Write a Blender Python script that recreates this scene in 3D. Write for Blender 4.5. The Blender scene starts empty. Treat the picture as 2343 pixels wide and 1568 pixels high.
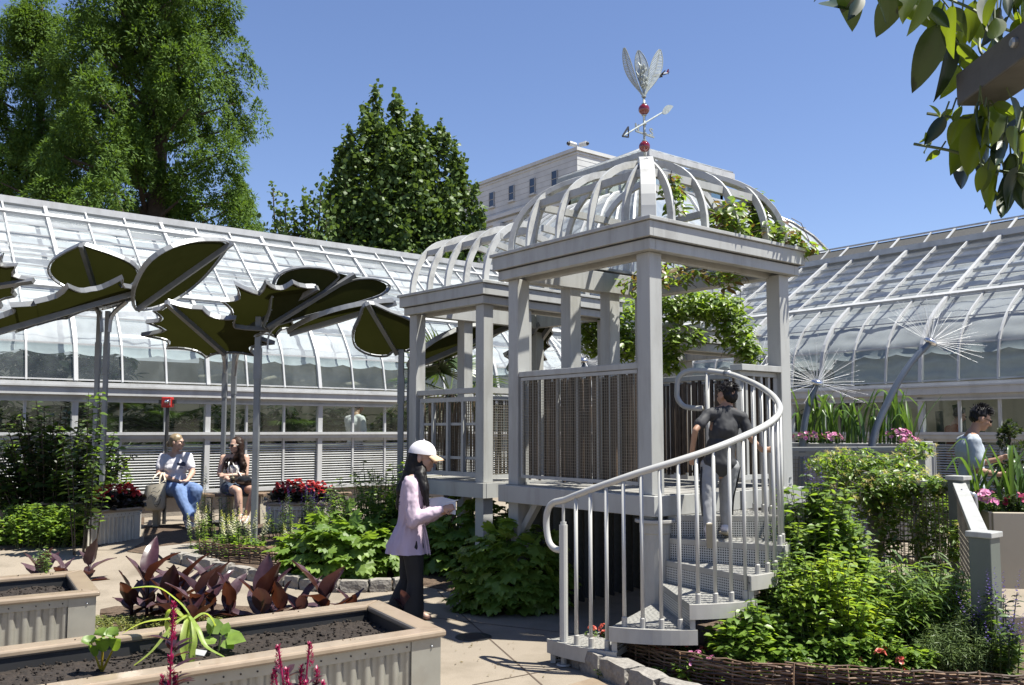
import bpy, bmesh, math, random
import numpy as np
from mathutils import Vector, Matrix, noise as mnoise

random.seed(7)
RNG = np.random.default_rng(7)
scene = bpy.context.scene
COL = scene.collection
V = Vector
PI = math.pi

# ------------------------------------------------------------------ camera
EYE = 1.65                      # eye height, metres
FPX = 2050.0                    # focal length in units of a 2342 px wide picture
PITCH = math.radians(4.5)
HORIZON = 985.0
CY = HORIZON - FPX * math.tan(PITCH)
cam_data = bpy.data.cameras.new("camera")
cam_data.sensor_width = 36.0
cam_data.lens = FPX / 2342.0 * 36.0
cam_data.shift_y = (CY - 784.0) / 2342.0
cam_data.clip_start = 0.05
cam_data.clip_end = 6000.0
cam = bpy.data.objects.new("camera", cam_data)
cam.location = (0, 0, EYE)
cam.rotation_euler = (math.radians(90) + PITCH, 0, 0)
COL.objects.link(cam)
scene.camera = cam

# ------------------------------------------------------------------ sky, sun, exposure
SUN_EL = math.radians(65.5)
SUN_H = V((0.977, -0.21))       # horizontal direction towards the sun
world = bpy.data.worlds.new("World")
scene.world = world
world.use_nodes = True
wn = world.node_tree.nodes
wl = world.node_tree.links
wn.clear()
sky = wn.new("ShaderNodeTexSky")
sky.sky_type = 'NISHITA'
sky.sun_disc = False
sky.sun_elevation = SUN_EL
sky.sun_rotation = math.atan2(SUN_H.x, SUN_H.y)
sky.altitude = 0.0
sky.air_density = 1.0
sky.dust_density = 0.25
sky.ozone_density = 2.5
bg = wn.new("ShaderNodeBackground")
bg.inputs["Strength"].default_value = 0.06
wo = wn.new("ShaderNodeOutputWorld")
tint = wn.new("ShaderNodeMix"); tint.data_type = 'RGBA'; tint.blend_type = 'MULTIPLY'
tint.inputs[0].default_value = 1.0
tint.inputs[7].default_value = (1.0, 0.98, 1.12, 1.0)     # white balance of the open sky
wl.new(sky.outputs[0], tint.inputs[6])
wl.new(tint.outputs[2], bg.inputs[0])
wl.new(bg.outputs[0], wo.inputs[0])

sun_data = bpy.data.lights.new("sun", 'SUN')
sun_data.energy = 5.0
sun_data.angle = math.radians(0.53)
sun_data.color = (1.0, 0.965, 0.865)
sun = bpy.data.objects.new("sun", sun_data)
sdir = V((SUN_H.x * math.cos(SUN_EL), SUN_H.y * math.cos(SUN_EL), math.sin(SUN_EL)))
sun.rotation_euler = sdir.to_track_quat('Z', 'Y').to_euler()
sun.location = sdir * 40
COL.objects.link(sun)

scene.view_settings.view_transform = 'Standard'
scene.view_settings.look = 'None'
scene.view_settings.gamma = 1.0
scene.view_settings.use_curve_mapping = False
scene.view_settings.exposure = 1.3
scene.render.engine = 'CYCLES'
scene.cycles.max_bounces = 7
scene.cycles.diffuse_bounces = 3
scene.cycles.glossy_bounces = 3
scene.cycles.transmission_bounces = 6
scene.cycles.transparent_max_bounces = 24
scene.cycles.caustics_reflective = False
scene.cycles.caustics_refractive = False
scene.cycles.use_denoising = True
scene.cycles.sample_clamp_indirect = 6.0

# ------------------------------------------------------------------ picture point -> place
def P(x, y, depth):
    """world point seen at picture point (x, y) (2342 x 1568 grid) at distance Y = depth"""
    dx = (x - 1171.0) / FPX
    dy = -(y - CY) / FPX
    f = math.cos(PITCH) - dy * math.sin(PITCH)
    z = math.sin(PITCH) + dy * math.cos(PITCH)
    t = depth / f
    return V((dx * t, depth, EYE + z * t))

def PZ(x, y, zz):
    """world point seen at (x, y) lying at height zz"""
    dx = (x - 1171.0) / FPX
    dy = -(y - CY) / FPX
    f = math.cos(PITCH) - dy * math.sin(PITCH)
    z = math.sin(PITCH) + dy * math.cos(PITCH)
    t = (zz - EYE) / z
    return V((dx * t, f * t, zz))

def gz(x, y):
    """height of the ground: the garden rises gently towards the greenhouse"""
    t = min(1.0, max(0.0, (y - 8.6) / 3.2))
    return 0.28 * t * t * (3 - 2 * t)

def PG(x, y):
    """ground point seen at (x, y)"""
    p = PZ(x, y, 0.0)
    for _ in range(12):
        p = PZ(x, y, gz(p.x, p.y))
    return p

U = V((-0.621, 0.784, 0.0)).normalized()       # pavilion / greenhouse axis, away to the left
W = V((0.784, 0.621, 0.0)).normalized()        # the other axis, away to the right
Z = V((0, 0, 1))

# ------------------------------------------------------------------ materials
MATS = {}
# measured against the sunlit and shaded patches of each material
ALBEDO = dict(paint=1.0, paint_weathered=1.0, stair_paint=1.0, rail_paint=1.0, tread_plate=.9, white_alu=.85, galv=.9, rim_steel=1.0, pole_steel=1.0, alu=.9, bamboo=1.0, reed=1.0, verdigris=.9, wire=1.0,
              concrete=.55, marble=1.0, marble_joint=.9, chrome=1.0, spoke_steel=.9, hair_black=1.0, hair_brown=1.0, fabric_black=1.0, fabric_char=1.0, leather=1.0, dark=1.0, joint=.6, green_grey=1.0, red_glass=1.0,
              beam_brown=.9, dark_glass=1.0, cream_wall=.8, alarm_red=.8, soil=.75, mulch=.8, cap_wood=.85, corrugated=.9, corrugated_pale=.85, fabric_white=.88, fabric_lilac=.85, fabric_lightgrey=.9, fabric_cream=.85, fabric_grey=.9, denim=.95, fabric_polka=.9, skin_pale=.78, skin_light=.78, skin_tan=.75, cap_peach=.85, paper=.85, granite=.75, slab=.75, bench_wood=.8, bench_stone=.75, beige_box=.75, bark=.8, willow=.9, willow_light=.8)
def _nodes(name):
    m = bpy.data.materials.new(name)
    m.use_nodes = True
    nt = m.node_tree
    nt.nodes.clear()
    out = nt.nodes.new("ShaderNodeOutputMaterial")
    return m, nt, out

def mat(name, col, rough=0.5, metal=0.0, var=0.12, scale=6.0, bump=0.0, bscale=60.0, spec=0.5,
        island=0.0, stain=None, stain_amt=0.0, stain_scale=1.5, coat=0.0, streak=1.0, speck=0.0):
    k_ = ALBEDO.get(name, 0.6)
    col = tuple(c * k_ for c in col)
    if stain is not None: stain = tuple(c * k_ for c in stain)
    m, nt, out = _nodes(name)
    N, L = nt.nodes, nt.links
    bs = N.new("ShaderNodeBsdfPrincipled")
    bs.inputs["Roughness"].default_value = rough
    bs.inputs["Metallic"].default_value = metal
    bs.inputs["Specular IOR Level"].default_value = spec
    if coat:
        bs.inputs["Coat Weight"].default_value = coat
        bs.inputs["Coat Roughness"].default_value = 0.06
    tc = N.new("ShaderNodeTexCoord")
    geo = N.new("ShaderNodeNewGeometry")
    nz = N.new("ShaderNodeTexNoise")
    nz.inputs["Scale"].default_value = scale
    nz.inputs["Detail"].default_value = 5
    L.new(geo.outputs["Position"], nz.inputs["Vector"])
    rmp = N.new("ShaderNodeMapRange")
    rmp.inputs[1].default_value = 0.25
    rmp.inputs[2].default_value = 0.75
    rmp.inputs[3].default_value = 1.0 - var
    rmp.inputs[4].default_value = 1.0 + var
    L.new(nz.outputs["Fac"], rmp.inputs[0])
    mul = N.new("ShaderNodeVectorMath")
    mul.operation = 'SCALE'
    mul.inputs[0].default_value = col
    if island > 0:
        r2 = N.new("ShaderNodeMapRange")
        r2.inputs[3].default_value = 1 - island
        r2.inputs[4].default_value = 1 + island
        oi = N.new("ShaderNodeObjectInfo")
        ad = N.new("ShaderNodeMath"); ad.operation = 'ADD'
        fr = N.new("ShaderNodeMath"); fr.operation = 'FRACT'
        L.new(geo.outputs["Random Per Island"], ad.inputs[0])
        L.new(oi.outputs["Random"], ad.inputs[1])
        L.new(ad.outputs[0], fr.inputs[0])
        L.new(fr.outputs[0], r2.inputs[0])
        mm = N.new("ShaderNodeMath")
        mm.operation = 'MULTIPLY'
        L.new(rmp.outputs[0], mm.inputs[0])
        L.new(r2.outputs[0], mm.inputs[1])
        L.new(mm.outputs[0], mul.inputs["Scale"])
    else:
        L.new(rmp.outputs[0], mul.inputs["Scale"])
    colout = mul.outputs[0]
    if speck > 0:
        sn = N.new("ShaderNodeTexNoise"); sn.inputs["Scale"].default_value = 190; sn.inputs["Detail"].default_value = 2
        L.new(geo.outputs["Position"], sn.inputs["Vector"])
        sr = N.new("ShaderNodeMapRange"); sr.inputs[1].default_value = .35; sr.inputs[2].default_value = .65; sr.inputs[3].default_value = 1 - speck; sr.inputs[4].default_value = 1 + speck
        L.new(sn.outputs["Fac"], sr.inputs[0])
        s2 = N.new("ShaderNodeVectorMath"); s2.operation = 'SCALE'; L.new(colout, s2.inputs[0]); L.new(sr.outputs[0], s2.inputs["Scale"]); colout = s2.outputs[0]
    if stain is not None:
        ns = N.new("ShaderNodeTexNoise")
        ns.inputs["Scale"].default_value = stain_scale
        ns.inputs["Detail"].default_value = 8
        ns.inputs["Roughness"].default_value = 0.65
        smp = N.new("ShaderNodeMapping"); smp.inputs["Scale"].default_value = (1, 1, streak)
        L.new(geo.outputs["Position"], smp.inputs[0]); L.new(smp.outputs[0], ns.inputs["Vector"])
        rs = N.new("ShaderNodeMapRange")
        rs.inputs[1].default_value = 0.48
        rs.inputs[2].default_value = 0.72
        rs.inputs[4].default_value = stain_amt
        L.new(ns.outputs["Fac"], rs.inputs[0])
        mx = N.new("ShaderNodeMix")
        mx.data_type = 'RGBA'
        L.new(rs.outputs[0], mx.inputs[0])
        L.new(colout, mx.inputs[6])
        mx.inputs[7].default_value = (*stain, 1)
        colout = mx.outputs[2]
    L.new(colout, bs.inputs["Base Color"])
    if bump > 0:
        nb = N.new("ShaderNodeTexNoise")
        nb.inputs["Scale"].default_value = bscale
        nb.inputs["Detail"].default_value = 4
        L.new(geo.outputs["Position"], nb.inputs["Vector"])
        b = N.new("ShaderNodeBump")
        b.inputs["Strength"].default_value = bump
        b.inputs["Distance"].default_value = 0.02
        L.new(nb.outputs["Fac"], b.inputs["Height"])
        L.new(b.outputs[0], bs.inputs["Normal"])
    L.new(bs.outputs[0], out.inputs[0])
    MATS[name] = m
    return m

def leafmat(name, c1, c2, trans=0.35, rough=0.42, tcol=None, spec=0.5, vein=0.0):
    """leaf: two-tone per leaf, glossy cuticle, some light passing through"""
    c1 = tuple(c * .9 for c in c1); c2 = tuple(c * .9 for c in c2)
    if tcol is not None: tcol = tuple(c * .74 for c in tcol)
    m, nt, out = _nodes(name)
    N, L = nt.nodes, nt.links
    geo = N.new("ShaderNodeNewGeometry")
    oi = N.new("ShaderNodeObjectInfo")
    ad = N.new("ShaderNodeMath"); ad.operation = 'ADD'
    fr = N.new("ShaderNodeMath"); fr.operation = 'FRACT'
    L.new(geo.outputs["Random Per Island"], ad.inputs[0])
    L.new(oi.outputs["Random"], ad.inputs[1])
    L.new(ad.outputs[0], fr.inputs[0])
    mx = N.new("ShaderNodeMix"); mx.data_type = 'RGBA'
    L.new(fr.outputs[0], mx.inputs[0])
    mx.inputs[6].default_value = (*c1, 1)
    mx.inputs[7].default_value = (*c2, 1)
    nz = N.new("ShaderNodeTexNoise")
    nz.inputs["Scale"].default_value = 25.0
    nz.inputs["Detail"].default_value = 3
    L.new(geo.outputs["Position"], nz.inputs["Vector"])
    mr = N.new("ShaderNodeMapRange")
    mr.inputs[1].default_value = 0.3; mr.inputs[2].default_value = 0.7
    mr.inputs[3].default_value = 0.78; mr.inputs[4].default_value = 1.2
    L.new(nz.outputs["Fac"], mr.inputs[0])
    sc = N.new("ShaderNodeVectorMath"); sc.operation = 'SCALE'
    L.new(mx.outputs[2], sc.inputs[0])
    L.new(mr.outputs[0], sc.inputs["Scale"])
    bs = N.new("ShaderNodeBsdfPrincipled")
    bs.inputs["Roughness"].default_value = rough
    bs.inputs["Specular IOR Level"].default_value = spec
    L.new(sc.outputs[0], bs.inputs["Base Color"])
    tr = N.new("ShaderNodeBsdfTranslucent")
    if tcol is None:
        tcol = tuple(min(1.0, 0.5 * (a + b) * k) for a, b, k in zip(c1, c2, (2.6, 2.4, 1.2)))
    tr.inputs[0].default_value = (*tcol, 1)
    ms = N.new("ShaderNodeMixShader")
    ms.inputs[0].default_value = trans
    L.new(bs.outputs[0], ms.inputs[1])
    L.new(tr.outputs[0], ms.inputs[2])
    L.new(ms.outputs[0], out.inputs[0])
    MATS[name] = m
    return m

def glassmat(name, tint=(0.86, 0.92, 0.92), dirt=0.12, lo=0.4, hi=1.7, pane=0.25, dirtcol=(0.8, 0.83, 0.85), rough=0.03, streak=True):
    dirtcol = tuple(c * .75 for c in dirtcol)
    m, nt, out = _nodes(name)
    N, L = nt.nodes, nt.links
    lw = N.new("ShaderNodeLayerWeight"); lw.inputs[0].default_value = 0.5
    pw = N.new("ShaderNodeMath"); pw.operation = 'POWER'; pw.inputs[1].default_value = 4.0
    L.new(lw.outputs["Facing"], pw.inputs[0])
    fr = N.new("ShaderNodeMapRange"); fr.inputs[3].default_value = 0.045; fr.inputs[4].default_value = 0.9
    L.new(pw.outputs[0], fr.inputs[0])
    tr = N.new("ShaderNodeBsdfTransparent"); tr.inputs[0].default_value = (*tint, 1)
    gl = N.new("ShaderNodeBsdfGlossy"); gl.inputs["Roughness"].default_value = rough
    ms = N.new("ShaderNodeMixShader")
    L.new(fr.outputs[0], ms.inputs[0]); L.new(tr.outputs[0], ms.inputs[1]); L.new(gl.outputs[0], ms.inputs[2])
    df = N.new("ShaderNodeBsdfDiffuse"); df.inputs[0].default_value = (*dirtcol, 1)
    tl = N.new("ShaderNodeBsdfTranslucent"); tl.inputs[0].default_value = (*dirtcol, 1)
    dd = N.new("ShaderNodeMixShader"); dd.inputs[0].default_value = 0.4
    L.new(df.outputs[0], dd.inputs[1]); L.new(tl.outputs[0], dd.inputs[2])
    geo = N.new("ShaderNodeNewGeometry")
    mp = N.new("ShaderNodeMapping"); mp.inputs["Scale"].default_value = (3, 3, 1.6)
    L.new(geo.outputs["Position"], mp.inputs[0])
    nz = N.new("ShaderNodeTexNoise"); nz.inputs["Scale"].default_value = 1.6; nz.inputs["Detail"].default_value = 6
    L.new(mp.outputs[0], nz.inputs["Vector"])
    mr = N.new("ShaderNodeMapRange")
    mr.inputs[1].default_value = 0.3; mr.inputs[2].default_value = 0.75
    mr.inputs[3].default_value = dirt * lo; mr.inputs[4].default_value = dirt * hi
    L.new(nz.outputs["Fac"], mr.inputs[0])
    oi = N.new("ShaderNodeObjectInfo"); vr = N.new("ShaderNodeMapRange"); vr.inputs[3].default_value = 1 - pane; vr.inputs[4].default_value = 1 + pane
    L.new(oi.outputs["Random"], vr.inputs[0])
    mmu = N.new("ShaderNodeMath"); mmu.operation = 'MULTIPLY'; L.new(mr.outputs[0], mmu.inputs[0]); L.new(vr.outputs[0], mmu.inputs[1])
    m2 = N.new("ShaderNodeMixShader")
    L.new(mmu.outputs[0], m2.inputs[0]); L.new(ms.outputs[0], m2.inputs[1]); L.new(dd.outputs[0], m2.inputs[2])
    L.new(m2.outputs[0], out.inputs[0])
    MATS[name] = m
    return m

def clothmat(name, col, trans=0.4, rough=0.9, tcol=None, var=0.08, scale=3.0):
    k_ = 1.0 if name.startswith('canopy') else .75
    col = tuple(c * k_ for c in col)
    m, nt, out = _nodes(name)
    N, L = nt.nodes, nt.links
    geo = N.new("ShaderNodeNewGeometry")
    nz = N.new("ShaderNodeTexNoise"); nz.inputs["Scale"].default_value = scale; nz.inputs["Detail"].default_value = 6
    L.new(geo.outputs["Position"], nz.inputs["Vector"])
    mr = N.new("ShaderNodeMapRange")
    mr.inputs[1].default_value = 0.3; mr.inputs[2].default_value = 0.7
    mr.inputs[3].default_value = 1 - var; mr.inputs[4].default_value = 1 + var
    L.new(nz.outputs["Fac"], mr.inputs[0])
    sc = N.new("ShaderNodeVectorMath"); sc.operation = 'SCALE'; sc.inputs[0].default_value = col
    L.new(mr.outputs[0], sc.inputs["Scale"])
    df = N.new("ShaderNodeBsdfDiffuse"); L.new(sc.outputs[0], df.inputs[0])
    tl = N.new("ShaderNodeBsdfTranslucent")
    if tcol: tl.inputs[0].default_value = (*tcol, 1)
    else: L.new(sc.outputs[0], tl.inputs[0])
    ms = N.new("ShaderNodeMixShader"); ms.inputs[0].default_value = trans
    L.new(df.outputs[0], ms.inputs[1]); L.new(tl.outputs[0], ms.inputs[2])
    L.new(ms.outputs[0], out.inputs[0])
    MATS[name] = m
    return m

def perfmat(name, col, hole=(0.01, 0.01, 0.01), pitch=0.018, rad=0.32):
    """sheet metal with rows of round punched holes"""
    m, nt, out = _nodes(name)
    N, L = nt.nodes, nt.links
    bs = N.new("ShaderNodeBsdfPrincipled"); bs.inputs["Roughness"].default_value = 0.45
    at = N.new("ShaderNodeUVMap")
    mp = N.new("ShaderNodeMapping"); mp.inputs["Scale"].default_value = (1 / pitch, 1 / pitch, 1)
    L.new(at.outputs[0], mp.inputs[0])
    fr = N.new("ShaderNodeVectorMath"); fr.operation = 'FRACTION'; L.new(mp.outputs[0], fr.inputs[0])
    sb = N.new("ShaderNodeVectorMath"); sb.operation = 'DISTANCE'; sb.inputs[1].default_value = (0.5, 0.5, 0)
    L.new(fr.outputs[0], sb.inputs[0])
    lt = N.new("ShaderNodeMath"); lt.operation = 'LESS_THAN'; lt.inputs[1].default_value = rad
    L.new(sb.outputs["Value"], lt.inputs[0])
    mx = N.new("ShaderNodeMix"); mx.data_type = 'RGBA'
    mx.inputs[6].default_value = (*col, 1); mx.inputs[7].default_value = (*hole, 1)
    L.new(lt.outputs[0], mx.inputs[0]); L.new(mx.outputs[2], bs.inputs["Base Color"])
    L.new(bs.outputs[0], out.inputs[0])
    MATS[name] = m
    return m

# ------------------------------------------------------------------ mesh building
class MB:
    def __init__(s):
        s.v = []; s.f = []; s.mi = []; s.cur = 0
    def add(s, vs, fs):
        o = len(s.v)
        s.v.extend([tuple(p) for p in vs])
        for f in fs:
            s.f.append(tuple(i + o for i in f)); s.mi.append(s.cur)
        return s
    def obox(s, c, ax, ay, az):
        """box from centre and three half-axis vectors"""
        c = V(c)
        vs = [c + sx * ax + sy * ay + sz * az for sz in (-1, 1) for sy in (-1, 1) for sx in (-1, 1)]
        return s.add(vs, [(0, 2, 3, 1), (4, 5, 7, 6), (0, 1, 5, 4), (2, 6, 7, 3), (0, 4, 6, 2), (1, 3, 7, 5)])
    def box(s, c, sx, sy, sz, ax=V((1, 0, 0)), ay=V((0, 1, 0)), az=V((0, 0, 1))):
        return s.obox(c, ax * (sx / 2), ay * (sy / 2), az * (sz / 2))
    def beam(s, p0, p1, w, h, up=Z):
        p0 = V(p0); p1 = V(p1)
        d = p1 - p0
        l = d.length
        if l < 1e-6: return s
        d /= l
        side = d.cross(up)
        if side.length < 1e-4: side = d.cross(V((1, 0, 0)))
        side.normalize()
        upv = side.cross(d).normalized()
        return s.obox((p0 + p1) / 2, d * (l / 2), side * (w / 2), upv * (h / 2))
    def tube(s, pts, r, n=8, cap=True, flat=1.0):
        pts = [V(p) for p in pts]
        k = len(pts)
        rs = r if hasattr(r, '__len__') else [r] * k
        vs = []; ref = None
        for i, p in enumerate(pts):
            a = pts[max(0, i - 1)]; b = pts[min(k - 1, i + 1)]
            t = (b - a)
            if t.length < 1e-9: t = V((0, 0, 1))
            t.normalize()
            if ref is None:
                ref = t.cross(Z)
                if ref.length < 0.05: ref = t.cross(V((1, 0, 0)))
                ref.normalize()
            else:
                ref = (ref - t * ref.dot(t))
                if ref.length < 1e-6: ref = t.cross(Z)
                ref.normalize()
            b2 = t.cross(ref)
            for j in range(n):
                an = 2 * PI * j / n
                vs.append(p + ref * (math.cos(an) * rs[i]) + b2 * (math.sin(an) * rs[i] * flat))
        fs = []
        for i in range(k - 1):
            for j in range(n):
                a = i * n + j; b = i * n + (j + 1) % n
                fs.append((a, b, b + n, a + n))
        if cap:
            fs.append(tuple(range(n - 1, -1, -1)))
            fs.append(tuple((k - 1) * n + j for j in range(n)))
        return s.add(vs, fs)
    def sweep(s, pts, side, w, d, closed=False):
        """rectangular bar swept along a path in a plane whose normal is side; w along side, d across"""
        pts = [V(p) for p in pts]
        side = V(side).normalized()
        k = len(pts); vs = []
        for i, p in enumerate(pts):
            if closed:
                t = pts[(i + 1) % k] - pts[i - 1]
            else:
                t = pts[min(k - 1, i + 1)] - pts[max(0, i - 1)]
            if t.length < 1e-9: t = V((0, 0, 1))
            t.normalize()
            nrm = side.cross(t)
            if nrm.length < 1e-6: nrm = V((0, 0, 1))
            nrm.normalize()
            for a, b in ((-1, -1), (1, -1), (1, 1), (-1, 1)):
                vs.append(p + side * (a * w / 2) + nrm * (b * d / 2))
        fs = []
        for i in range(k if closed else k - 1):
            for j in range(4):
                a = i * 4 + j; b = i * 4 + (j + 1) % 4
                c = (i + 1) % k * 4
                fs.append((a, b, c + (j + 1) % 4, c + j))
        if not closed:
            fs.append((3, 2, 1, 0)); o = (k - 1) * 4
            fs.append((o, o + 1, o + 2, o + 3))
        return s.add(vs, fs)
    def lathe(s, c, prof, n=16, axis=Z, ref=None):
        c = V(c); axis = V(axis).normalized()
        if ref is None:
            ref = axis.cross(V((0, 1, 0)))
            if ref.length < 0.1: ref = axis.cross(V((1, 0, 0)))
        ref = V(ref).normalized(); b = axis.cross(ref)
        vs = []; fs = []
        for (r, h) in prof:
            for j in range(n):
                a = 2 * PI * j / n
                vs.append(c + axis * h + ref * (r * math.cos(a)) + b * (r * math.sin(a)))
        for i in range(len(prof) - 1):
            for j in range(n):
                a = i * n + j; b2 = i * n + (j + 1) % n
                fs.append((a, b2, b2 + n, a + n))
        fs.append(tuple(range(n - 1, -1, -1)))
        o = (len(prof) - 1) * n
        fs.append(tuple(o + j for j in range(n)))
        return s.add(vs, fs)
    def ball(s, c, rx, ry=None, rz=None, rot=None, seg=12, rings=8):
        ry = rx if ry is None else ry; rz = rx if rz is None else rz
        c = V(c); vs = []; fs = []
        vs.append(V((0, 0, -rz)))
        for i in range(1, rings):
            th = PI * i / rings
            for j in range(seg):
                a = 2 * PI * j / seg
                vs.append(V((rx * math.sin(th) * math.cos(a), ry * math.sin(th) * math.sin(a), -rz * math.cos(th))))
        vs.append(V((0, 0, rz)))
        top = len(vs) - 1
        for j in range(seg):
            fs.append((0, 1 + (j + 1) % seg, 1 + j))
        for i in range(rings - 2):
            for j in range(seg):
                a = 1 + i * seg + j; b = 1 + i * seg + (j + 1) % seg
                fs.append((a, b, b + seg, a + seg))
        o = 1 + (rings - 2) * seg
        for j in range(seg):
            fs.append((o + j, o + (j + 1) % seg, top))
        if rot is not None: vs = [rot @ p for p in vs]
        return s.add([p + c for p in vs], fs)
    def prism(s, poly, d):
        """extrude a polygon (list of points, any plane) along vector d"""
        poly = [V(p) for p in poly]; d = V(d); n = len(poly)
        vs = poly + [p + d for p in poly]
        fs = [tuple(range(n - 1, -1, -1)), tuple(range(n, 2 * n))]
        for j in range(n):
            k = (j + 1) % n
            fs.append((j, k, k + n, j + n))
        return s.add(vs, fs)
    def mesh(s, name, smooth=False, mats=None):
        me = bpy.data.meshes.new(name)
        me.from_pydata(s.v, [], s.f)
        if mats:
            for m in mats: me.materials.append(MATS[m] if isinstance(m, str) else m)
            if any(s.mi): me.polygons.foreach_set("material_index", s.mi)
        if smooth: me.polygons.foreach_set("use_smooth", [True] * len(me.polygons))
        me.update()
        return me
    def build(s, name, m, parent=None, smooth=False, bevel=0.0, kind=None):
        mats = m if isinstance(m, (list, tuple)) else [m]
        o = link(name, s.mesh(name, smooth, mats), parent)
        if bevel > 0:
            b = o.modifiers.new("bevel", 'BEVEL'); b.width = bevel; b.segments = 2
            b.limit_method = 'ANGLE'; b.angle_limit = math.radians(40)
        if kind: o["kind"] = kind
        return o

def link(name, me, parent=None, loc=None, rot=None, scale=None, mw=None):
    o = bpy.data.objects.new(name, me)
    COL.objects.link(o)
    if mw is not None:
        l_, r_, s_ = mw.decompose()
        o.location = l_; o.rotation_euler = r_.to_euler(); o.scale = s_
    if loc is not None: o.location = loc
    if rot is not None: o.rotation_euler = rot
    if scale is not None: o.scale = scale
    if parent is not None:
        o.parent = parent
        o.matrix_parent_inverse = parent.matrix_basis.inverted()
    return o

def thing(name, label, cat, loc=(0, 0, 0), group=None):
    o = bpy.data.objects.new(name, None)
    o.empty_display_size = 0.2
    COL.objects.link(o)
    o.location = loc
    return tag(o, label, cat, group)

def tag(o, label, cat, group=None):
    o["label"] = label; o["category"] = cat
    if group: o["group"] = group
    return o

def structure(o):
    o["kind"] = "structure"
    return o

def lerp(a, b, t): return a + (b - a) * t
def rnd(a, b): return random.uniform(a, b)
def catmull(pts, n=6):
    pts = [V(p) for p in pts]; out = []
    for i in range(len(pts) - 1):
        p0 = pts[max(0, i - 1)]; p1 = pts[i]; p2 = pts[i + 1]; p3 = pts[min(len(pts) - 1, i + 2)]
        for k in range(n):
            t = k / n
            out.append(0.5 * ((2 * p1) + (p2 - p0) * t + (2 * p0 - 5 * p1 + 4 * p2 - p3) * t * t + (3 * p1 - p0 - 3 * p2 + p3) * t ** 3))
    out.append(pts[-1])
    return out

# leaves in bulk: one mesh from thousands of copies of a small template
def scatter_mesh(name, tv, tf, pos, dirs, ups, size, mats, midx=None, wscale=None, smooth=True):
    tv = np.asarray(tv, float)
    pos = np.asarray(pos, float); dirs = np.asarray(dirs, float); ups = np.asarray(ups, float)
    size = np.asarray(size, float)
    n = len(pos)
    d = dirs / (np.linalg.norm(dirs, axis=1, keepdims=True) + 1e-9)
    sd = np.cross(d, ups); sd /= (np.linalg.norm(sd, axis=1, keepdims=True) + 1e-9)
    nn = np.cross(sd, d)
    ws = np.ones(n) if wscale is None else np.asarray(wscale)
    k = len(tv)
    vv = (pos[:, None, :] + size[:, None, None] * (tv[None, :, 0:1] * ws[:, None, None] * sd[:, None, :] + tv[None, :, 1:2] * d[:, None, :] + tv[None, :, 2:3] * nn[:, None, :]))
    vv = vv.reshape(-1, 3)
    me = bpy.data.meshes.new(name)
    loops = []; starts = []; totals = []
    base = []
    o = 0
    for f in tf:
        starts.append(o); totals.append(len(f)); base.extend(f); o += len(f)
    base = np.array(base); starts = np.array(starts); totals = np.array(totals)
    nf = len(tf); nl = len(base)
    me.vertices.add(n * k)
    me.vertices.foreach_set("co", vv.ravel())
    me.loops.add(n * nl)
    me.loops.foreach_set("vertex_index", (base[None, :] + (np.arange(n) * k)[:, None]).ravel().astype(np.int32))
    me.polygons.add(n * nf)
    me.polygons.foreach_set("loop_start", (starts[None, :] + (np.arange(n) * nl)[:, None]).ravel().astype(np.int32))
    me.polygons.foreach_set("loop_total", np.tile(totals, n).astype(np.int32))
    if smooth: me.polygons.foreach_set("use_smooth", np.ones(n * nf, bool))
    for m in (mats if isinstance(mats, (list, tuple)) else [mats]):
        me.materials.append(MATS[m] if isinstance(m, str) else m)
    if midx is not None:
        me.polygons.foreach_set("material_index", np.repeat(np.asarray(midx, np.int32), nf))
    me.update(calc_edges=True)
    return me

# leaf templates: x across, y along, z out of the blade; unit length
LEAF = ([(0, 0, 0), (-.17, .22, .03), (0, .25, -.02), (.17, .22, .03), (-.2, .5, .04), (0, .52, -.02), (.2, .5, .04),
         (-.12, .78, 0), (0, .8, -.05), (.12, .78, 0), (0, 1.0, -.12)],
        [(0, 2, 1), (0, 3, 2), (1, 2, 5, 4), (2, 3, 6, 5), (4, 5, 8, 7), (5, 6, 9, 8), (7, 8, 10), (8, 9, 10)])
LEAF4 = ([(0, 0, 0), (-.22, .45, .05), (0, 1.0, -.06), (.22, .45, .05)], [(0, 3, 2, 1)])
LEAFW = ([(0, 0, 0), (-.33, .3, .06), (0, .35, -.03), (.33, .3, .06), (-.28, .62, .03), (0, .66, -.05), (.28, .62, .03), (0, 1.0, -.14)],
         [(0, 2, 1), (0, 3, 2), (1, 2, 5, 4), (2, 3, 6, 5), (4, 5, 7), (5, 6, 7)])
NEEDLE = ([(0, 0, 0), (-.09, .35, .0), (.09, .35, .0), (0, 1.0, -.1)], [(0, 2, 3, 1)])
BLADE = ([(-.03, 0, 0), (.03, 0, 0), (-.045, .35, .02), (.045, .35, .02), (-.035, .7, -.03), (.035, .7, -.03), (0, 1, -.14)],
         [(0, 1, 3, 2), (2, 3, 5, 4), (4, 5, 6)])
PETAL = ([(0, 0, 0), (-.4, .35, .12), (.4, .35, .12), (-.3, .8, .2), (.3, .8, .2)], [(0, 2, 4, 3, 1)])

def rand_unit(n):
    a = RNG.normal(size=(n, 3))
    return a / np.linalg.norm(a, axis=1, keepdims=True)
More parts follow.
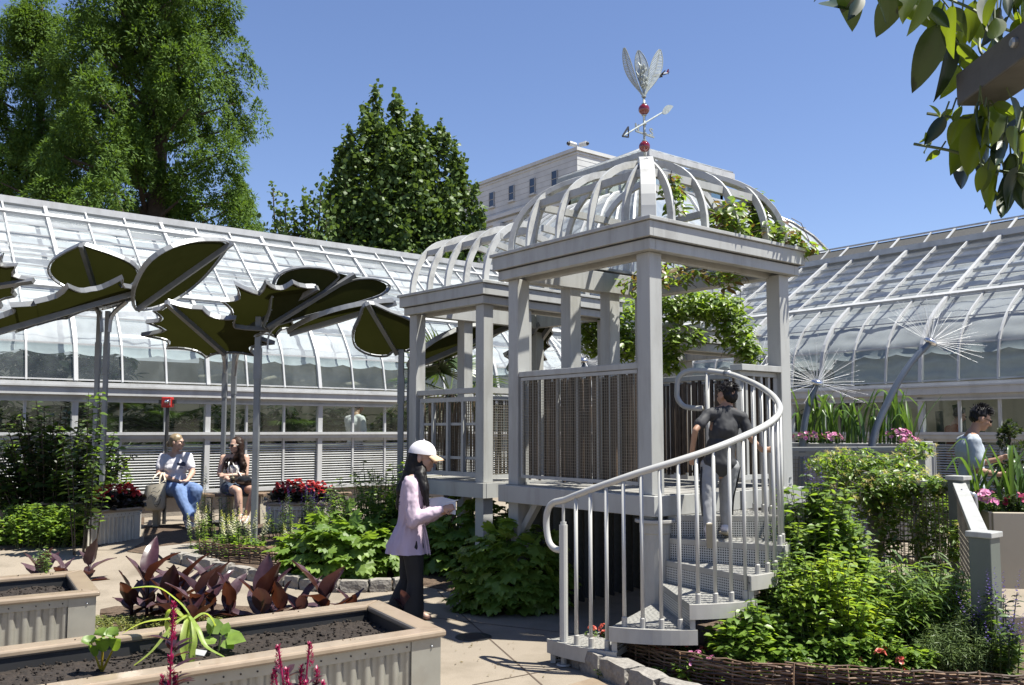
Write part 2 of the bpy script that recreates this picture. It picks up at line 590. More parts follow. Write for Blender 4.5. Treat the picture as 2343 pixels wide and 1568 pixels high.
# ================================================================== materials used
mat('concrete', (0.37, 0.312, 0.245), speck=.16, rough=0.85, var=0.12, scale=.8, bump=0.25, bscale=160, stain=(0.23, 0.19, 0.14), stain_amt=0.75, stain_scale=2.1)
mat('joint', (0.12, 0.085, 0.06), rough=0.9)
mat('mulch', (0.085, 0.055, 0.036), rough=0.95, var=0.4, scale=30, bump=1.0, bscale=70, stain=(0.2, 0.14, 0.09), stain_amt=0.6, stain_scale=22)
mat('soil', (0.022, 0.015, 0.011), rough=0.95, var=0.45, scale=40, bump=1.0, bscale=60, stain=(0.06, 0.042, 0.03), stain_amt=0.6, stain_scale=35)
mat('slab', (0.27, 0.24, 0.205), rough=0.85, var=0.1, scale=5, bump=0.3, bscale=50)
mat('granite', (0.27, 0.25, 0.225), rough=0.8, var=0.25, scale=45, bump=0.7, bscale=25, stain=(0.12, 0.105, 0.09), stain_amt=0.6, stain_scale=9)
mat('paint', (0.325, 0.328, 0.318), rough=0.42, var=0.06, scale=2.5, stain=(0.17, 0.163, 0.148), stain_amt=0.55, stain_scale=7.0, streak=.16)
mat('paint_weathered', (0.41, 0.413, 0.405), rough=0.4, var=0.1, scale=4, stain=(0.14, 0.135, 0.13), stain_amt=0.65, stain_scale=5.0)
mat('paint_deck', (0.40, 0.39, 0.37), rough=0.55, var=0.08, scale=6, stain=(0.24, 0.23, 0.21), stain_amt=0.4, stain_scale=4)
mat('white_alu', (0.46, 0.465, 0.47), rough=0.38, var=0.08, scale=2, stain=(0.2, 0.19, 0.18), stain_amt=0.4, stain_scale=4, streak=.3)
mat('alu', (0.42, 0.42, 0.43), rough=0.35, metal=0.85, var=0.1, scale=4)
mat('galv', (0.36, 0.37, 0.38), rough=0.42, metal=0.75, var=0.14, scale=9, stain=(0.26, 0.26, 0.27), stain_amt=0.4, stain_scale=6)
mat('wire', (0.20, 0.18, 0.145), rough=0.4, metal=0.5)
mat('bamboo', (0.080, 0.055, 0.036), rough=0.6, var=0.3, scale=14, island=0.55)
mat('reed', (0.10, 0.07, 0.04), rough=0.7, var=0.3, scale=20, island=0.5)
mat('cream_wall', (0.50, 0.46, 0.36), rough=0.85, var=0.06)
mat('marble', (0.47, 0.48, 0.48), rough=0.7, var=0.10, scale=0.9, stain=(0.36, 0.36, 0.37), stain_amt=0.5, stain_scale=0.6)
mat('marble_joint', (0.33, 0.33, 0.33), rough=0.8)
mat('dark_glass', (0.03, 0.045, 0.075), rough=0.08, spec=0.7)
mat('dark', (0.02, 0.02, 0.021), rough=0.5)
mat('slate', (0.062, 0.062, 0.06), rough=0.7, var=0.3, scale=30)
glassmat('glass_roof', tint=(0.9, 0.94, 0.95), dirt=0.36, dirtcol=(0.82,0.85,0.88), lo=.7, hi=1.3, pane=.6)
glassmat('glass_eave', tint=(0.80, 0.88, 0.87), dirt=0.10, dirtcol=(0.6, 0.66, 0.66))
glassmat('glass_wall', tint=(0.72, 0.78, 0.72), dirt=0.03, dirtcol=(0.5, 0.52, 0.48))
glassmat('glass_right', tint=(0.88, 0.91, 0.92), dirt=0.10, dirtcol=(0.62,0.65,0.69), pane=.45)
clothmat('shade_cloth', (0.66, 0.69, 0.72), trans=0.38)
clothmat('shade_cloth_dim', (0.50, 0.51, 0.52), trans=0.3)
perfmat('perforated', (0.40, 0.40, 0.385))

# ================================================================== ground
mb = MB()
xs = [-400, -60] + [-30 + i * 0.6 for i in range(0, 101)] + [60, 400]
ys = [-60, -10, 0] + [2 + i * 0.4 for i in range(0, 60)] + [40, 100, 900]
for y in ys:
    for x in xs:
        mb.v.append((x, y, gz(x, y)))
nx = len(xs)
for j in range(len(ys) - 1):
    for i in range(nx - 1):
        a = j * nx + i
        mb.f.append((a, a + 1, a + 1 + nx, a + nx)); mb.mi.append(0)
ground = structure(mb.build('ground', 'concrete', smooth=True))

def ground_patch(name, outline, m, lift=0.004, res=0.16, bumpy=0.0):
    """flat-ish sheet following the ground inside an outline of ground points"""
    bm = bmesh.new()
    vs = [bm.verts.new((p[0], p[1], 0)) for p in outline]
    bm.faces.new(vs)
    for _ in range(1):
        xs_ = [p[0] for p in outline]; ys_ = [p[1] for p in outline]
        x = math.floor(min(xs_) / res) * res
        while x < max(xs_):
            bmesh.ops.bisect_plane(bm, geom=bm.verts[:] + bm.edges[:] + bm.faces[:], plane_co=(x, 0, 0), plane_no=(1, 0, 0)); x += res
        y = math.floor(min(ys_) / res) * res
        while y < max(ys_):
            bmesh.ops.bisect_plane(bm, geom=bm.verts[:] + bm.edges[:] + bm.faces[:], plane_co=(0, y, 0), plane_no=(0, 1, 0)); y += res
    for v in bm.verts:
        b = 0
        if bumpy and not v.is_boundary:
            b = bumpy * (0.5 + 0.5 * mnoise.noise(V((v.co.x * 3, v.co.y * 3, 0)))) + bumpy * 0.5 * rnd(0, 1)
        v.co.z = gz(v.co.x, v.co.y) + lift + b
    bmesh.ops.recalc_face_normals(bm, faces=bm.faces[:])
    me = bpy.data.meshes.new(name); bm.to_mesh(me); bm.free()
    me.materials.append(MATS[m])
    o = link(name, me)
    return o

# ================================================================== greenhouses
def sweep_along(mb, prof, p0, p1):
    n = len(prof)
    vs = [p0 + q for q in prof] + [p1 + q for q in prof]
    fs = [(i, i + 1, i + 1 + n, i + n) for i in range(n - 1)]
    mb.add(vs, fs)

def greenhouse(label, run, inward, plane, a0, sp, nb, prof, rows_straight, glass_roof, cloth, cloth_from, seedv, heavy=3, ridge_vent=True):
    """run: unit vector along the wall; inward: unit vector into the house; plane: wall offset along inward"""
    base = inward * plane
    def G(a, n, z): return base + run * a + inward * n + Z * z
    t = thing('greenhouse', label, 'greenhouse', G(a0 + nb * sp / 2, 0, 0.28))
    off = [run * (sp * i) for i in range(nb)]
    # profile points (n, z): curved part then straight part
    curve = [V((n, z)) for n, z in prof[:-1]]
    cpts = catmull([V((n, z, 0)) for n, z in prof[:4]], 4)
    cpts = [(p.x, p.y) for p in cpts]
    s0 = prof[3]; s1 = prof[-1]
    rows = [cpts[0:5], cpts[4:9], cpts[8:13]]
    for k in range(rows_straight):
        q0 = (lerp(s0[0], s1[0], k / rows_straight), lerp(s0[1], s1[1], k / rows_straight))
        q1 = (lerp(s0[0], s1[0], (k + 1) / rows_straight), lerp(s0[1], s1[1], (k + 1) / rows_straight))
        rows.append([q0, q1])
    full = cpts + [tuple(s1)]
    # glass panes: lapped shingle fashion, each pane tips out a little at its lower edge
    for ri, r in enumerate(rows):
        mb = MB()
        q = [G(a0, n, z) for n, z in r]
        d = q[-1] - q[0]
        nrm = d.cross(run).normalized()
        if nrm.dot(inward) > 0: nrm = -nrm
        lift = [nrm * (0.012 * (1 - i / (len(q) - 1))) for i in range(len(q))]
        lo = [a + l + run * 0.02 for a, l in zip(q, lift)]
        hi = [a + l + run * (sp - 0.02) for a, l in zip(q, lift)]
        k = len(q)
        mb.add(lo + hi, [(i, i + 1, i + 1 + k, i + k) for i in range(k - 1)])
        gm = 'glass_eave' if ri == 0 else glass_roof
        me = mb.mesh('pane', smooth=len(r) > 2, mats=[gm])
        # lap line: thin bar at lower edge of the pane
        for i in range(nb):
            link('glass_pane', me, t, loc=off[i])
    mb = MB()
    for ri, r in enumerate(rows):
        n_, z_ = r[0]
        mb.beam(G(a0, n_ - 0.02, z_ + 0.02), G(a0 + nb * sp, n_ - 0.02, z_ + 0.02), 0.014, 0.022)
    mb.build('glazing_bar', 'white_alu', t, kind='stuff')
    # rafters
    path = [(n - 0.02 if i < 6 else n - 0.012, z + (0.0 if i < 3 else 0.03)) for i, (n, z) in enumerate(full)]
    for hv in (0, 1):
        mb = MB()
        mb.sweep([G(a0, n, z) for n, z in path], run, 0.06 if hv else 0.028, 0.07 if hv else 0.045)
        me = mb.mesh('rafter', mats=['white_alu'])
        for i in range(nb + 1):
            if (i % heavy == seedv % heavy) == bool(hv):
                link('rafter', me, t, loc=run * (sp * i))
    A0 = a0; A1 = a0 + nb * sp
    def longbar(name, n, z, w, h, m='white_alu', up=Z):
        b = MB(); b.beam(G(A0, n, z), G(A1, n, z), w, h, up); return b.build(name, m, t)
    nn = V((s1[0] - s0[0], s1[1] - s0[1])).normalized()
    # ridge, vent strip, purlins under and over the glass
    longbar('ridge_cap', s1[0] + 0.03, s1[1] + 0.08, 0.16, 0.12)
    mid = 0.46
    up = (Z * nn.x - inward * nn.y)
    longbar('purlin', lerp(s0[0], s1[0], 0.02) - 0.05, lerp(s0[1], s1[1], 0.02) + 0.05, 0.09, 0.05, up=up)
    longbar('purlin', lerp(s0[0], s1[0], 0.52) + 0.08, lerp(s0[1], s1[1], 0.52) - 0.06, 0.11, 0.06, up=up)
    if ridge_vent:
        longbar('vent_rail', lerp(s0[0], s1[0], 0.86) - 0.04, lerp(s0[1], s1[1], 0.86) + 0.05, 0.06, 0.05, up=up)
    # gutter and wall rails
    b = MB()
    zg = prof[0][1]
    b.beam(G(A0, -0.05, zg - 0.05), G(A1, -0.05, zg - 0.05), 0.16, 0.06)
    b.build('eave_plate', 'white_alu', t)
    longbar('gutter', -0.09, zg - 0.15, 0.16, 0.13)
    longbar('gutter_lip', -0.185, zg - 0.085, 0.03, 0.025)
    longbar('head_rail', -0.0, zg - 0.25, 0.12, 0.07)
    longbar('head_trim', -0.05, zg - 0.30, 0.06, 0.03)
    longbar('sill_ledge', -0.03, 1.60, 0.18, 0.045)
    longbar('sill_trim', -0.02, 1.545, 0.13, 0.06)
    longbar('base_rail', -0.05, 0.66, 0.16, 0.06)
    longbar('mid_rail', 0.02, 1.49, 0.06, 0.05)
    b = MB(); b.beam(G(A0, 0.05, 0.30), G(A1, 0.05, 0.30), 0.16, 0.66); b.build('base_wall', 'slab', t)
    # posts, windows, lower vents
    pz0, pz1 = 0.66, zg - 0.25
    b = MB(); b.beam(G(A0, 0, pz0), G(A0, 0, pz1), 0.035, 0.06, inward); me_p = b.mesh('mullion', mats=['white_alu'])
    b = MB(); b.beam(G(A0, -0.01, pz0), G(A0, -0.01, pz1), 0.085, 0.1, inward); me_h = b.mesh('wall_post', mats=['white_alu'])
    for i in range(nb + 1):
        hv = i % heavy == seedv % heavy
        link('wall_post' if hv else 'mullion', me_h if hv else me_p, t, loc=run * (sp * i))
    b = MB(); q = [G(A0 + 0.03, 0.01, 1.63), G(A0 + sp - 0.03, 0.01, 1.63), G(A0 + sp - 0.03, 0.01, zg - 0.29), G(A0 + 0.03, 0.01, zg - 0.29)]
    b.add(q, [(0, 1, 2, 3)]); me_w = b.mesh('window', mats=['glass_wall'])
    b = MB(); q = [G(A0 + 0.03, 0.06, 0.7), G(A0 + sp - 0.03, 0.06, 0.7), G(A0 + sp - 0.03, 0.015, 1.46), G(A0 + 0.03, 0.015, 1.46)]
    b.add(q, [(0, 1, 2, 3)]); me_v = b.mesh('vent_pane', mats=['glass_wall'])
    for i in range(nb):
        link('window', me_w, t, loc=off[i])
        link('vent_pane', me_v, t, loc=off[i])
    b = MB()
    for k in range(17):
        zz = 0.74 + k * 0.042
        b.beam(G(A0, -0.005, zz), G(A1, -0.005, zz), 0.026, 0.008, (Z * 0.8 - inward * 0.6))
    b.build('louver_slats', 'white_alu', t, kind='stuff')
    # inside: back wall, back roof, shade cloth
    b = MB(); b.beam(G(A0, 6.0, 1.6), G(A1, 6.0, 1.6), 0.12, 3.2); b.build('back_wall', 'cream_wall', t)
    b = MB(); q = [G(A0, s1[0] + 0.1, s1[1] + 0.02), G(A1, s1[0] + 0.1, s1[1] + 0.02), G(A1, 6.0, 3.2), G(A0, 6.0, 3.2)]
    b.add(q, [(0, 1, 2, 3)]); b.build('back_roof', cloth, t)
    b = MB(); b.beam(G(A0, 0.55, 1.36), G(A1, 0.55, 1.36), 0.5, 0.04); b.build('inner_bench', 'white_alu', t)
    b = MB()
    nu = nb * 7; path = []
    zc = cloth_from
    for (n, z) in full:
        if z >= zc: path.append((n, z))
    dense = []
    for i in range(len(path) - 1):
        m_ = 2 if i < len(path) - 2 else 16
        for k in range(m_):
            dense.append((lerp(path[i][0], path[i + 1][0], k / m_), lerp(path[i][1], path[i + 1][1], k / m_)))
    dense.append((lerp(s0[0], s1[0], 0.97), lerp(s0[1], s1[1], 0.97)))
    nv = len(dense)
    for i in range(nu + 1):
        a = A0 + (A1 - A0) * i / nu
        for k, (n, z) in enumerate(dense):
            w = 0.07 * mnoise.noise(V((a * 2.3, z * 2.0 + seedv * 7, 1.0))) + 0.04 * mnoise.noise(V((a * 6, z * 7, 3.0 + seedv)))
            w += 0.018 * math.sin(k * 1.3)
            bay = (a - A0) / sp
            sag = 0.06 * math.sin((bay % 1.0) * PI) if k < 2 else 0.0
            top = 0.12 * mnoise.noise(V((a * 1.7, 9.0, seedv))) if k >= nv - 1 else 0
            b.v.append(tuple(G(a, n + 0.20 + w, z - 0.20 - sag + top)))
    for i in range(nu):
        for k in range(nv - 1):
            q = i * nv + k
            b.f.append((q, q + 1, q + 1 + nv, q + nv)); b.mi.append(0)
    b.build('shade_cloth', cloth, t, smooth=True)
    return t, G

PROF_L = [(0, 2.40), (.15, 2.96), (.45, 3.43), (.88, 3.87), (2.85, 5.62)]
PROF_R = [(0, 2.45), (.11, 3.05), (.44, 3.52), (1.05, 3.96), (3.3, 5.36)]
gh_left, GL = greenhouse('long white greenhouse with bright shaded glass roof behind the leaf canopies', W, U, 14.8, 0.55, 0.675, 20,
               PROF_L, 8, 'glass_roof', 'shade_cloth', 2.98, 1)
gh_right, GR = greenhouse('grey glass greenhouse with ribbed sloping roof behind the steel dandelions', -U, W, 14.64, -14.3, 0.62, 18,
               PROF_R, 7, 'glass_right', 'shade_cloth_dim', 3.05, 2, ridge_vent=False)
# louvred top and catwalk rail of the right-hand roof
mb = MB()
A0, A1 = -14.3, -14.3 + 18 * 0.62
mb.add([GR(A0, 3.32, 5.42), GR(A1, 3.32, 5.42), GR(A1, 3.85, 5.78), GR(A0, 3.85, 5.78)], [(0, 1, 2, 3)])
mb.build('ridge_screen', 'slate', gh_right)
for k, (n, z) in enumerate(((3.85, 5.82),)):
    mb = MB(); mb.beam(GR(A0, n, z), GR(A1, n, z), 0.05 if k == 0 else 0.025, 0.03); mb.build('catwalk_rail', 'white_alu', gh_right)
for i in range(10):
    a = A0 + 0.4 + i * 1.2
    mb = MB(); mb.beam(GR(a, 3.4, 5.47), GR(a, 3.85, 5.82), 0.025, 0.025)
    mb.build('catwalk_bracket', 'white_alu', gh_right)
    mb = MB(); mb.beam(GR(a + 0.5, 3.31, 5.44), GR(a + 0.5, 3.83, 5.80), 0.05, 0.02, Z); mb.build('screen_batten', 'white_alu', gh_right)

# ================================================================== big glass palm house behind
glassmat('glass_lantern', tint=(0.9, 0.94, 0.95), dirt=0.55, dirtcol=(0.66, 0.70, 0.74), lo=.8, hi=1.2)
def palm_house():
    C = P(1480, 352, 25.0)              # near eave corner of the lantern
    t = thing('glass_palm_house', 'tall glass conservatory with hipped roof lantern rising behind the pavilion', 'conservatory', V((C.x, C.y, 0)))
    a, b = 3.3, 3.3
    z0 = C.z
    def Q(i, j, z): return V((C.x, C.y, 0)) + U * i + W * j + Z * z
    ap0, ap1 = Q(a * .5, b * .5, z0 + 0.95), None
    # roof slopes: rows of lapped glass on each side
    def slope(p0, p1, q0, q1, rows, name='roof_glass'):
        for k in range(rows):
            t0, t1 = k / rows, (k + 1) / rows
            n = ((p1 - p0).cross(q0 - p0)).normalized()
            if n.z < 0: n = -n
            mb = MB()
            mb.add([p0.lerp(q0, t0) + n * .05, p1.lerp(q1, t0) + n * .05, p1.lerp(q1, t1), p0.lerp(q0, t1)], [(0, 1, 2, 3)])
            mb.build(name, 'glass_lantern', t)
    r0, r1 = Q(a * .5, b * .45, z0 + 0.8), Q(a * .5, b * .55, z0 + 0.8)
    o = 0.25
    e = [Q(-o, -o, z0), Q(a + o, -o, z0), Q(a + o, b + o, z0), Q(-o, b + o, z0)]
    slope(e[0], e[1], r0, r0, 5); slope(e[0], e[3], r0, r1, 5); slope(e[1], e[2], r0, r1, 5); slope(e[2], e[3], r1, r1, 5)
    mb = MB()
    for k in range(4): mb.beam(e[k], r0 if k < 2 else r1, 0.09, 0.09)
    mb.build('hip_bar', 'white_alu', t, kind='stuff')
    for k in range(4):
        p, q = e[k], e[(k + 1) % 4]
        mb = MB(); mb.beam(p - Z * .10, q - Z * .10, 0.14, 0.16); mb.build('eave_board', 'white_alu', t)
        n = 7
        for i in range(1, n):
            m_ = p.lerp(q, i / n); top = (r0 if k in (0, 1) else r1)
            if k in (0, 2): tp = r0 if k == 0 else r1
            else: tp = r0.lerp(r1, i / n)
            mb = MB(); mb.beam(m_, m_.lerp(tp, .98) + Z * .04, 0.04, 0.06); mb.build('roof_bar', 'white_alu', t)
        # clerestory
        c0 = [Q(0, 0, 0), Q(a, 0, 0), Q(a, b, 0), Q(0, b, 0)]
        p, q = c0[k], c0[(k + 1) % 4]
        zt, zb = z0 - .18, z0 - 1.0
        mb = MB(); mb.add([p + Z * zb, q + Z * zb, q + Z * zt, p + Z * zt], [(0, 1, 2, 3)]); mb.build('clerestory_glass', 'glass_wall', t)
        for i in range(7):
            m_ = p.lerp(q, i / 6)
            mb = MB(); mb.beam(m_ + Z * zb, m_ + Z * zt, 0.07, 0.07); mb.build('clerestory_post', 'white_alu', t)
        mb = MB(); mb.beam(p + Z * (zb - .05), q + Z * (zb - .05), 0.14, 0.12); mb.build('clerestory_sill', 'white_alu', t)
    # lower curved glass skirt
    R = 2.7; H = 3.4; zb = z0 - 1.05
    prof = [(R * math.sin(k / 8 * PI / 2) , -H * (1 - math.cos(k / 8 * PI / 2))) for k in range(9)]
    for k in range(4):
        d0 = [(-1, -1), (1, -1), (1, 1), (-1, 1)][k]; d1 = [(-1, -1), (1, -1), (1, 1), (-1, 1)][(k + 1) % 4]
        b0 = [(0, 0), (a, 0), (a, b), (0, b)][k]; b1 = [(0, 0), (a, 0), (a, b), (0, b)][(k + 1) % 4]
        for i in range(8):
            (r_a, h_a), (r_b, h_b) = prof[i], prof[i + 1]
            mb = MB()
            mb.add([Q(b0[0] + d0[0] * r_a, b0[1] + d0[1] * r_a, zb + h_a), Q(b1[0] + d1[0] * r_a, b1[1] + d1[1] * r_a, zb + h_a),
                    Q(b1[0] + d1[0] * r_b, b1[1] + d1[1] * r_b, zb + h_b), Q(b0[0] + d0[0] * r_b, b0[1] + d0[1] * r_b, zb + h_b)], [(0, 1, 2, 3)])
            mb.build('skirt_glass', 'glass_lantern', t)
        for j in range(0, 13):
            f = j / 12
            pts = [Q(lerp(b0[0] + d0[0] * r_, b1[0] + d1[0] * r_, f), lerp(b0[1] + d0[1] * r_, b1[1] + d1[1] * r_, f), zb + h_ + .04) for r_, h_ in prof]
            mb = MB(); mb.tube(pts, 0.045, 5); mb.build('skirt_rib', 'white_alu', t)
    # inner lining, added to make the glass read pale
    mb = MB()
    for k in range(4):
        c0 = [(-2.5, -2.5), (a + 2.5, -2.5), (a + 2.5, b + 2.5), (-2.5, b + 2.5)]
        p = c0[k]; q = c0[(k + 1) % 4]
        mb.add([Q(p[0], p[1], 0), Q(q[0], q[1], 0), Q(q[0], q[1], zb - H + .3), Q(p[0], p[1], zb - H + .3)], [(0, 1, 2, 3)])
    mb.build('masonry_wall', 'marble', t)
palm_house()

# ================================================================== stone office building far behind
def stone_building():
    D = 75.0
    K = P(1320, 338, D)
    top = K.z
    t = thing('stone_office_building', 'pale marble classical office building with a row of square attic windows', 'building', V((K.x, K.y, 0)))
    dl = U.copy(); dr = W.copy()
    def F(a, z, o=0.0): return V((K.x, K.y, 0)) + dl * a + Z * z - W * o      # left facade, outward = -W
    def S(b, z, o=0.0): return V((K.x, K.y, 0)) + dr * b + Z * z - U * o
    Lf, Ls = 38.0, 9.0
    mb = MB()
    c = V((K.x, K.y, 0)) + dl * (Lf / 2) + dr * (Ls / 2)
    mb.obox(c + Z * (top / 2), dl * (Lf / 2), dr * (Ls / 2), Z * (top / 2)); mb.build('wall', 'marble', t)
    for (z, h, o) in ((top - .12, .3, .18), (top - .45, .14, .08), (top - 4.0, .35, .4), (top - 4.5, .3, .2)):
        mb = MB()
        mb.obox(c + Z * z, dl * (Lf / 2 + o), dr * (Ls / 2 + o), Z * (h / 2)); mb.build('cornice', 'marble', t)
    # stone courses: thin recessed-looking joints kept proud by a hair as dark fillets
    for k in range(1, 7):
        z = top - .5 - k * .5
        mb = MB(); mb.obox(c + Z * z, dl * (Lf / 2 + .012), dr * (Ls / 2 + .012), Z * .014); mb.build('course_joint', 'marble_joint', t)
    n = 0
    for i in range(12):
        a = 2.9 + i * 3.05
        w, h = .72, 1.42
        zc = top - 2.1
        rows = [(zc, h)] + [(top - 6.6, 1.9)]
        for zz, hh in rows:
            mb = MB()
            mb.obox(F(a, zz, .02), dl * (w / 2), W * .05, Z * (hh / 2))
            f = mb.build('window', 'dark_glass', t)
            mb = MB()
            mb.obox(F(a, zz - hh / 2 - .06, .1), dl * (w / 2 + .12), W * .14, Z * .07); mb.build('sill', 'marble', f)
            mb = MB()
            mb.obox(F(a, zz, .06), dl * (w / 2), W * .04, Z * .03); mb.obox(F(a - w / 2, zz, .06), dl * .04, W * .04, Z * (hh / 2)); mb.obox(F(a + w / 2, zz, .06), dl * .04, W * .04, Z * (hh / 2))
            mb.build('window_frame', 'marble_joint', f)
        mb = MB(); mb.obox(F(a + 1.5, top - 8.0, .2), dl * .42, W * .3, Z * 3.2); pl = mb.build('pilaster', 'marble', t)
        mb = MB(); mb.obox(F(a + 1.5, top - 4.95, .3), dl * .55, W * .36, Z * .16); mb.build('capital', 'marble', pl)
    for i in range(0):
        b = 5 + i * 6
        mb = MB(); mb.obox(S(b + 4, top - 5.4, .02), dr * .9, U * .05, Z * 1.45); mb.build('window', 'dark_glass', t)
    # rooftop camera post
    q = V((K.x, K.y, top + .03)) + dl * .8 + dr * .8
    cp = thing('rooftop_camera', 'tiny pair of white security cameras on the corner of the stone building roof', 'camera', q)
    mb = MB(); mb.tube([q, q + Z * .55], .09, 6); mb.build('mast', 'white_alu', cp)
    for s in (-1, 1):
        mb = MB(); mb.tube([q + V((s * .15, 0, .55)), q + V((s * .75, -.25, .62))], [.2, .24], 8)
        hd = mb.build('camera_head', 'white_alu', cp)
        mb = MB(); mb.ball(q + V((s * .82, -.28, .60)), .17); mb.build('lens', 'dark', hd, smooth=True)
stone_building()
# ================================================================== garden pavilions
DECK = 1.155
PEXP = 2.4          # squareness of the open dome
def arc_profile(s, s0, R, H):
    t = min(1.0, max(0.0, (s - s0) / R))
    return H * max(0.0, 1 - (1 - t) ** PEXP) ** (1 / PEXP)

def planks(t, Q, a0, a1, b0, b1, z, step=0.142):
    """deck boards laid along a, side by side along b"""
    n = max(1, int((b1 - b0) / step)); w = (b1 - b0) / n
    mb = MB(); p = Q(a0, b0, z); 
    me = None
    for k in range(n):
        mb = MB(); bm_ = b0 + (k + .5) * w
        c0 = Q(a0, bm_, z - .02); c1 = Q(a1, bm_, z - .02)
        mb.beam(c0, c1, w - .008, .04 + rnd(-.002, .002))
        mb.build('deck_board', 'paint_deck', t)

def grid_panel(t, Q, a0, b0, a1, b1, z0, z1, step=0.0245, r=0.0015, name='wire_mesh'):
    """woven wire mesh between two plan points"""
    mb = MB()
    p0 = Q(a0, b0, 0); p1 = Q(a1, b1, 0); d = p1 - p0; L = d.length; d.normalize()
    n = d.cross(Z)
    k = int(L / step)
    for i in range(1, k):
        p = p0 + d * (L * i / k)
        mb.obox(p + Z * ((z0 + z1) / 2), d * r, n * r, Z * ((z1 - z0) / 2))
    k = int((z1 - z0) / step)
    for i in range(1, k):
        zz = lerp(z0, z1, i / k)
        mb.obox((p0 + p1) / 2 + Z * zz + n * r, d * (L / 2), n * r, Z * r)
    return mb.build(name, 'wire', t, kind='stuff')

def rail_frame(t, Q, a0, b0, a1, b1, z0, z1, w=.05):
    for z in (z0, z1):
        mb = MB(); mb.beam(Q(a0, b0, z), Q(a1, b1, z), w, w * .8); mb.build('panel_frame', 'paint', t)
    for a, b in ((a0, b0), (a1, b1)):
        mb = MB(); mb.beam(Q(a, b, z0), Q(a, b, z1), w * .8, w * .8); mb.build('panel_frame', 'paint', t)

def reeds(t, Q, a0, b0, a1, b1, z0, z1, step, m, name='bamboo_pole', gap=.06, lean=0.0):
    p0 = Q(a0, b0, 0); p1 = Q(a1, b1, 0); L = (p1 - p0).length; d = (p1 - p0).normalized(); n = d.cross(Z)
    k = int(L / step)
    for i in range(k):
        if rnd(0, 1) < gap: continue
        p = p0 + d * ((i + .5) * L / k + rnd(-.15, .15) * step) + n * rnd(-.01, .01)
        r = step * rnd(.40, .56)
        mb = MB(); x = V((rnd(-lean, lean), rnd(-lean, lean), 0))
        mb.tube([p + Z * (z0 + rnd(-.02, .02)), p + Z * ((z0 + z1) / 2) + x * .5, p + Z * (z1 + rnd(-.03, .02)) + x], [r, r * .95, r * .9], 6)
        mb.build(name, m, t)

def roof_frame(t, Q, La, Lb, zt, zb):
    """stepped fascia round the flat top of a pavilion; zt top, zb bottom"""
    hcap, h1 = .03, .62 * (zt - zb)
    def ring(name, inset, z0, z1, th, m):
        zc = (z0 + z1) / 2; h = z1 - z0; i = inset
        for (p, q) in (((i, i), (La - i, i)), ((i, Lb - i), (La - i, Lb - i))):
            mb = MB(); mb.beam(Q(p[0], p[1] + (th / 2 if p[1] < Lb / 2 else -th / 2), zc), Q(q[0], q[1] + (th / 2 if q[1] < Lb / 2 else -th / 2), zc), th, h); mb.build(name, m, t, bevel=.004)
        for (p, q) in (((i, i + th), (i, Lb - i - th)), ((La - i, i + th), (La - i, Lb - i - th))):
            sg = th / 2 if p[0] < La / 2 else -th / 2
            mb = MB(); mb.beam(Q(p[0] + sg, p[1], zc), Q(q[0] + sg, q[1], zc), th, h); mb.build(name, m, t, bevel=.004)
    ring('roof_cap', 0.0, zt - hcap, zt, .22, 'paint')
    ring('fascia', .022, zt - h1, zt - hcap - .002, .04, 'paint')
    ring('fascia_drip', .05, zt - h1 - .006, zt - h1 + .012, .05, 'dark')
    ring('beam', .062, zb, zt - h1 - .008, .07, 'paint')
    ring('inner_beam', .24, zb - .02, zt - .07, .06, 'paint')

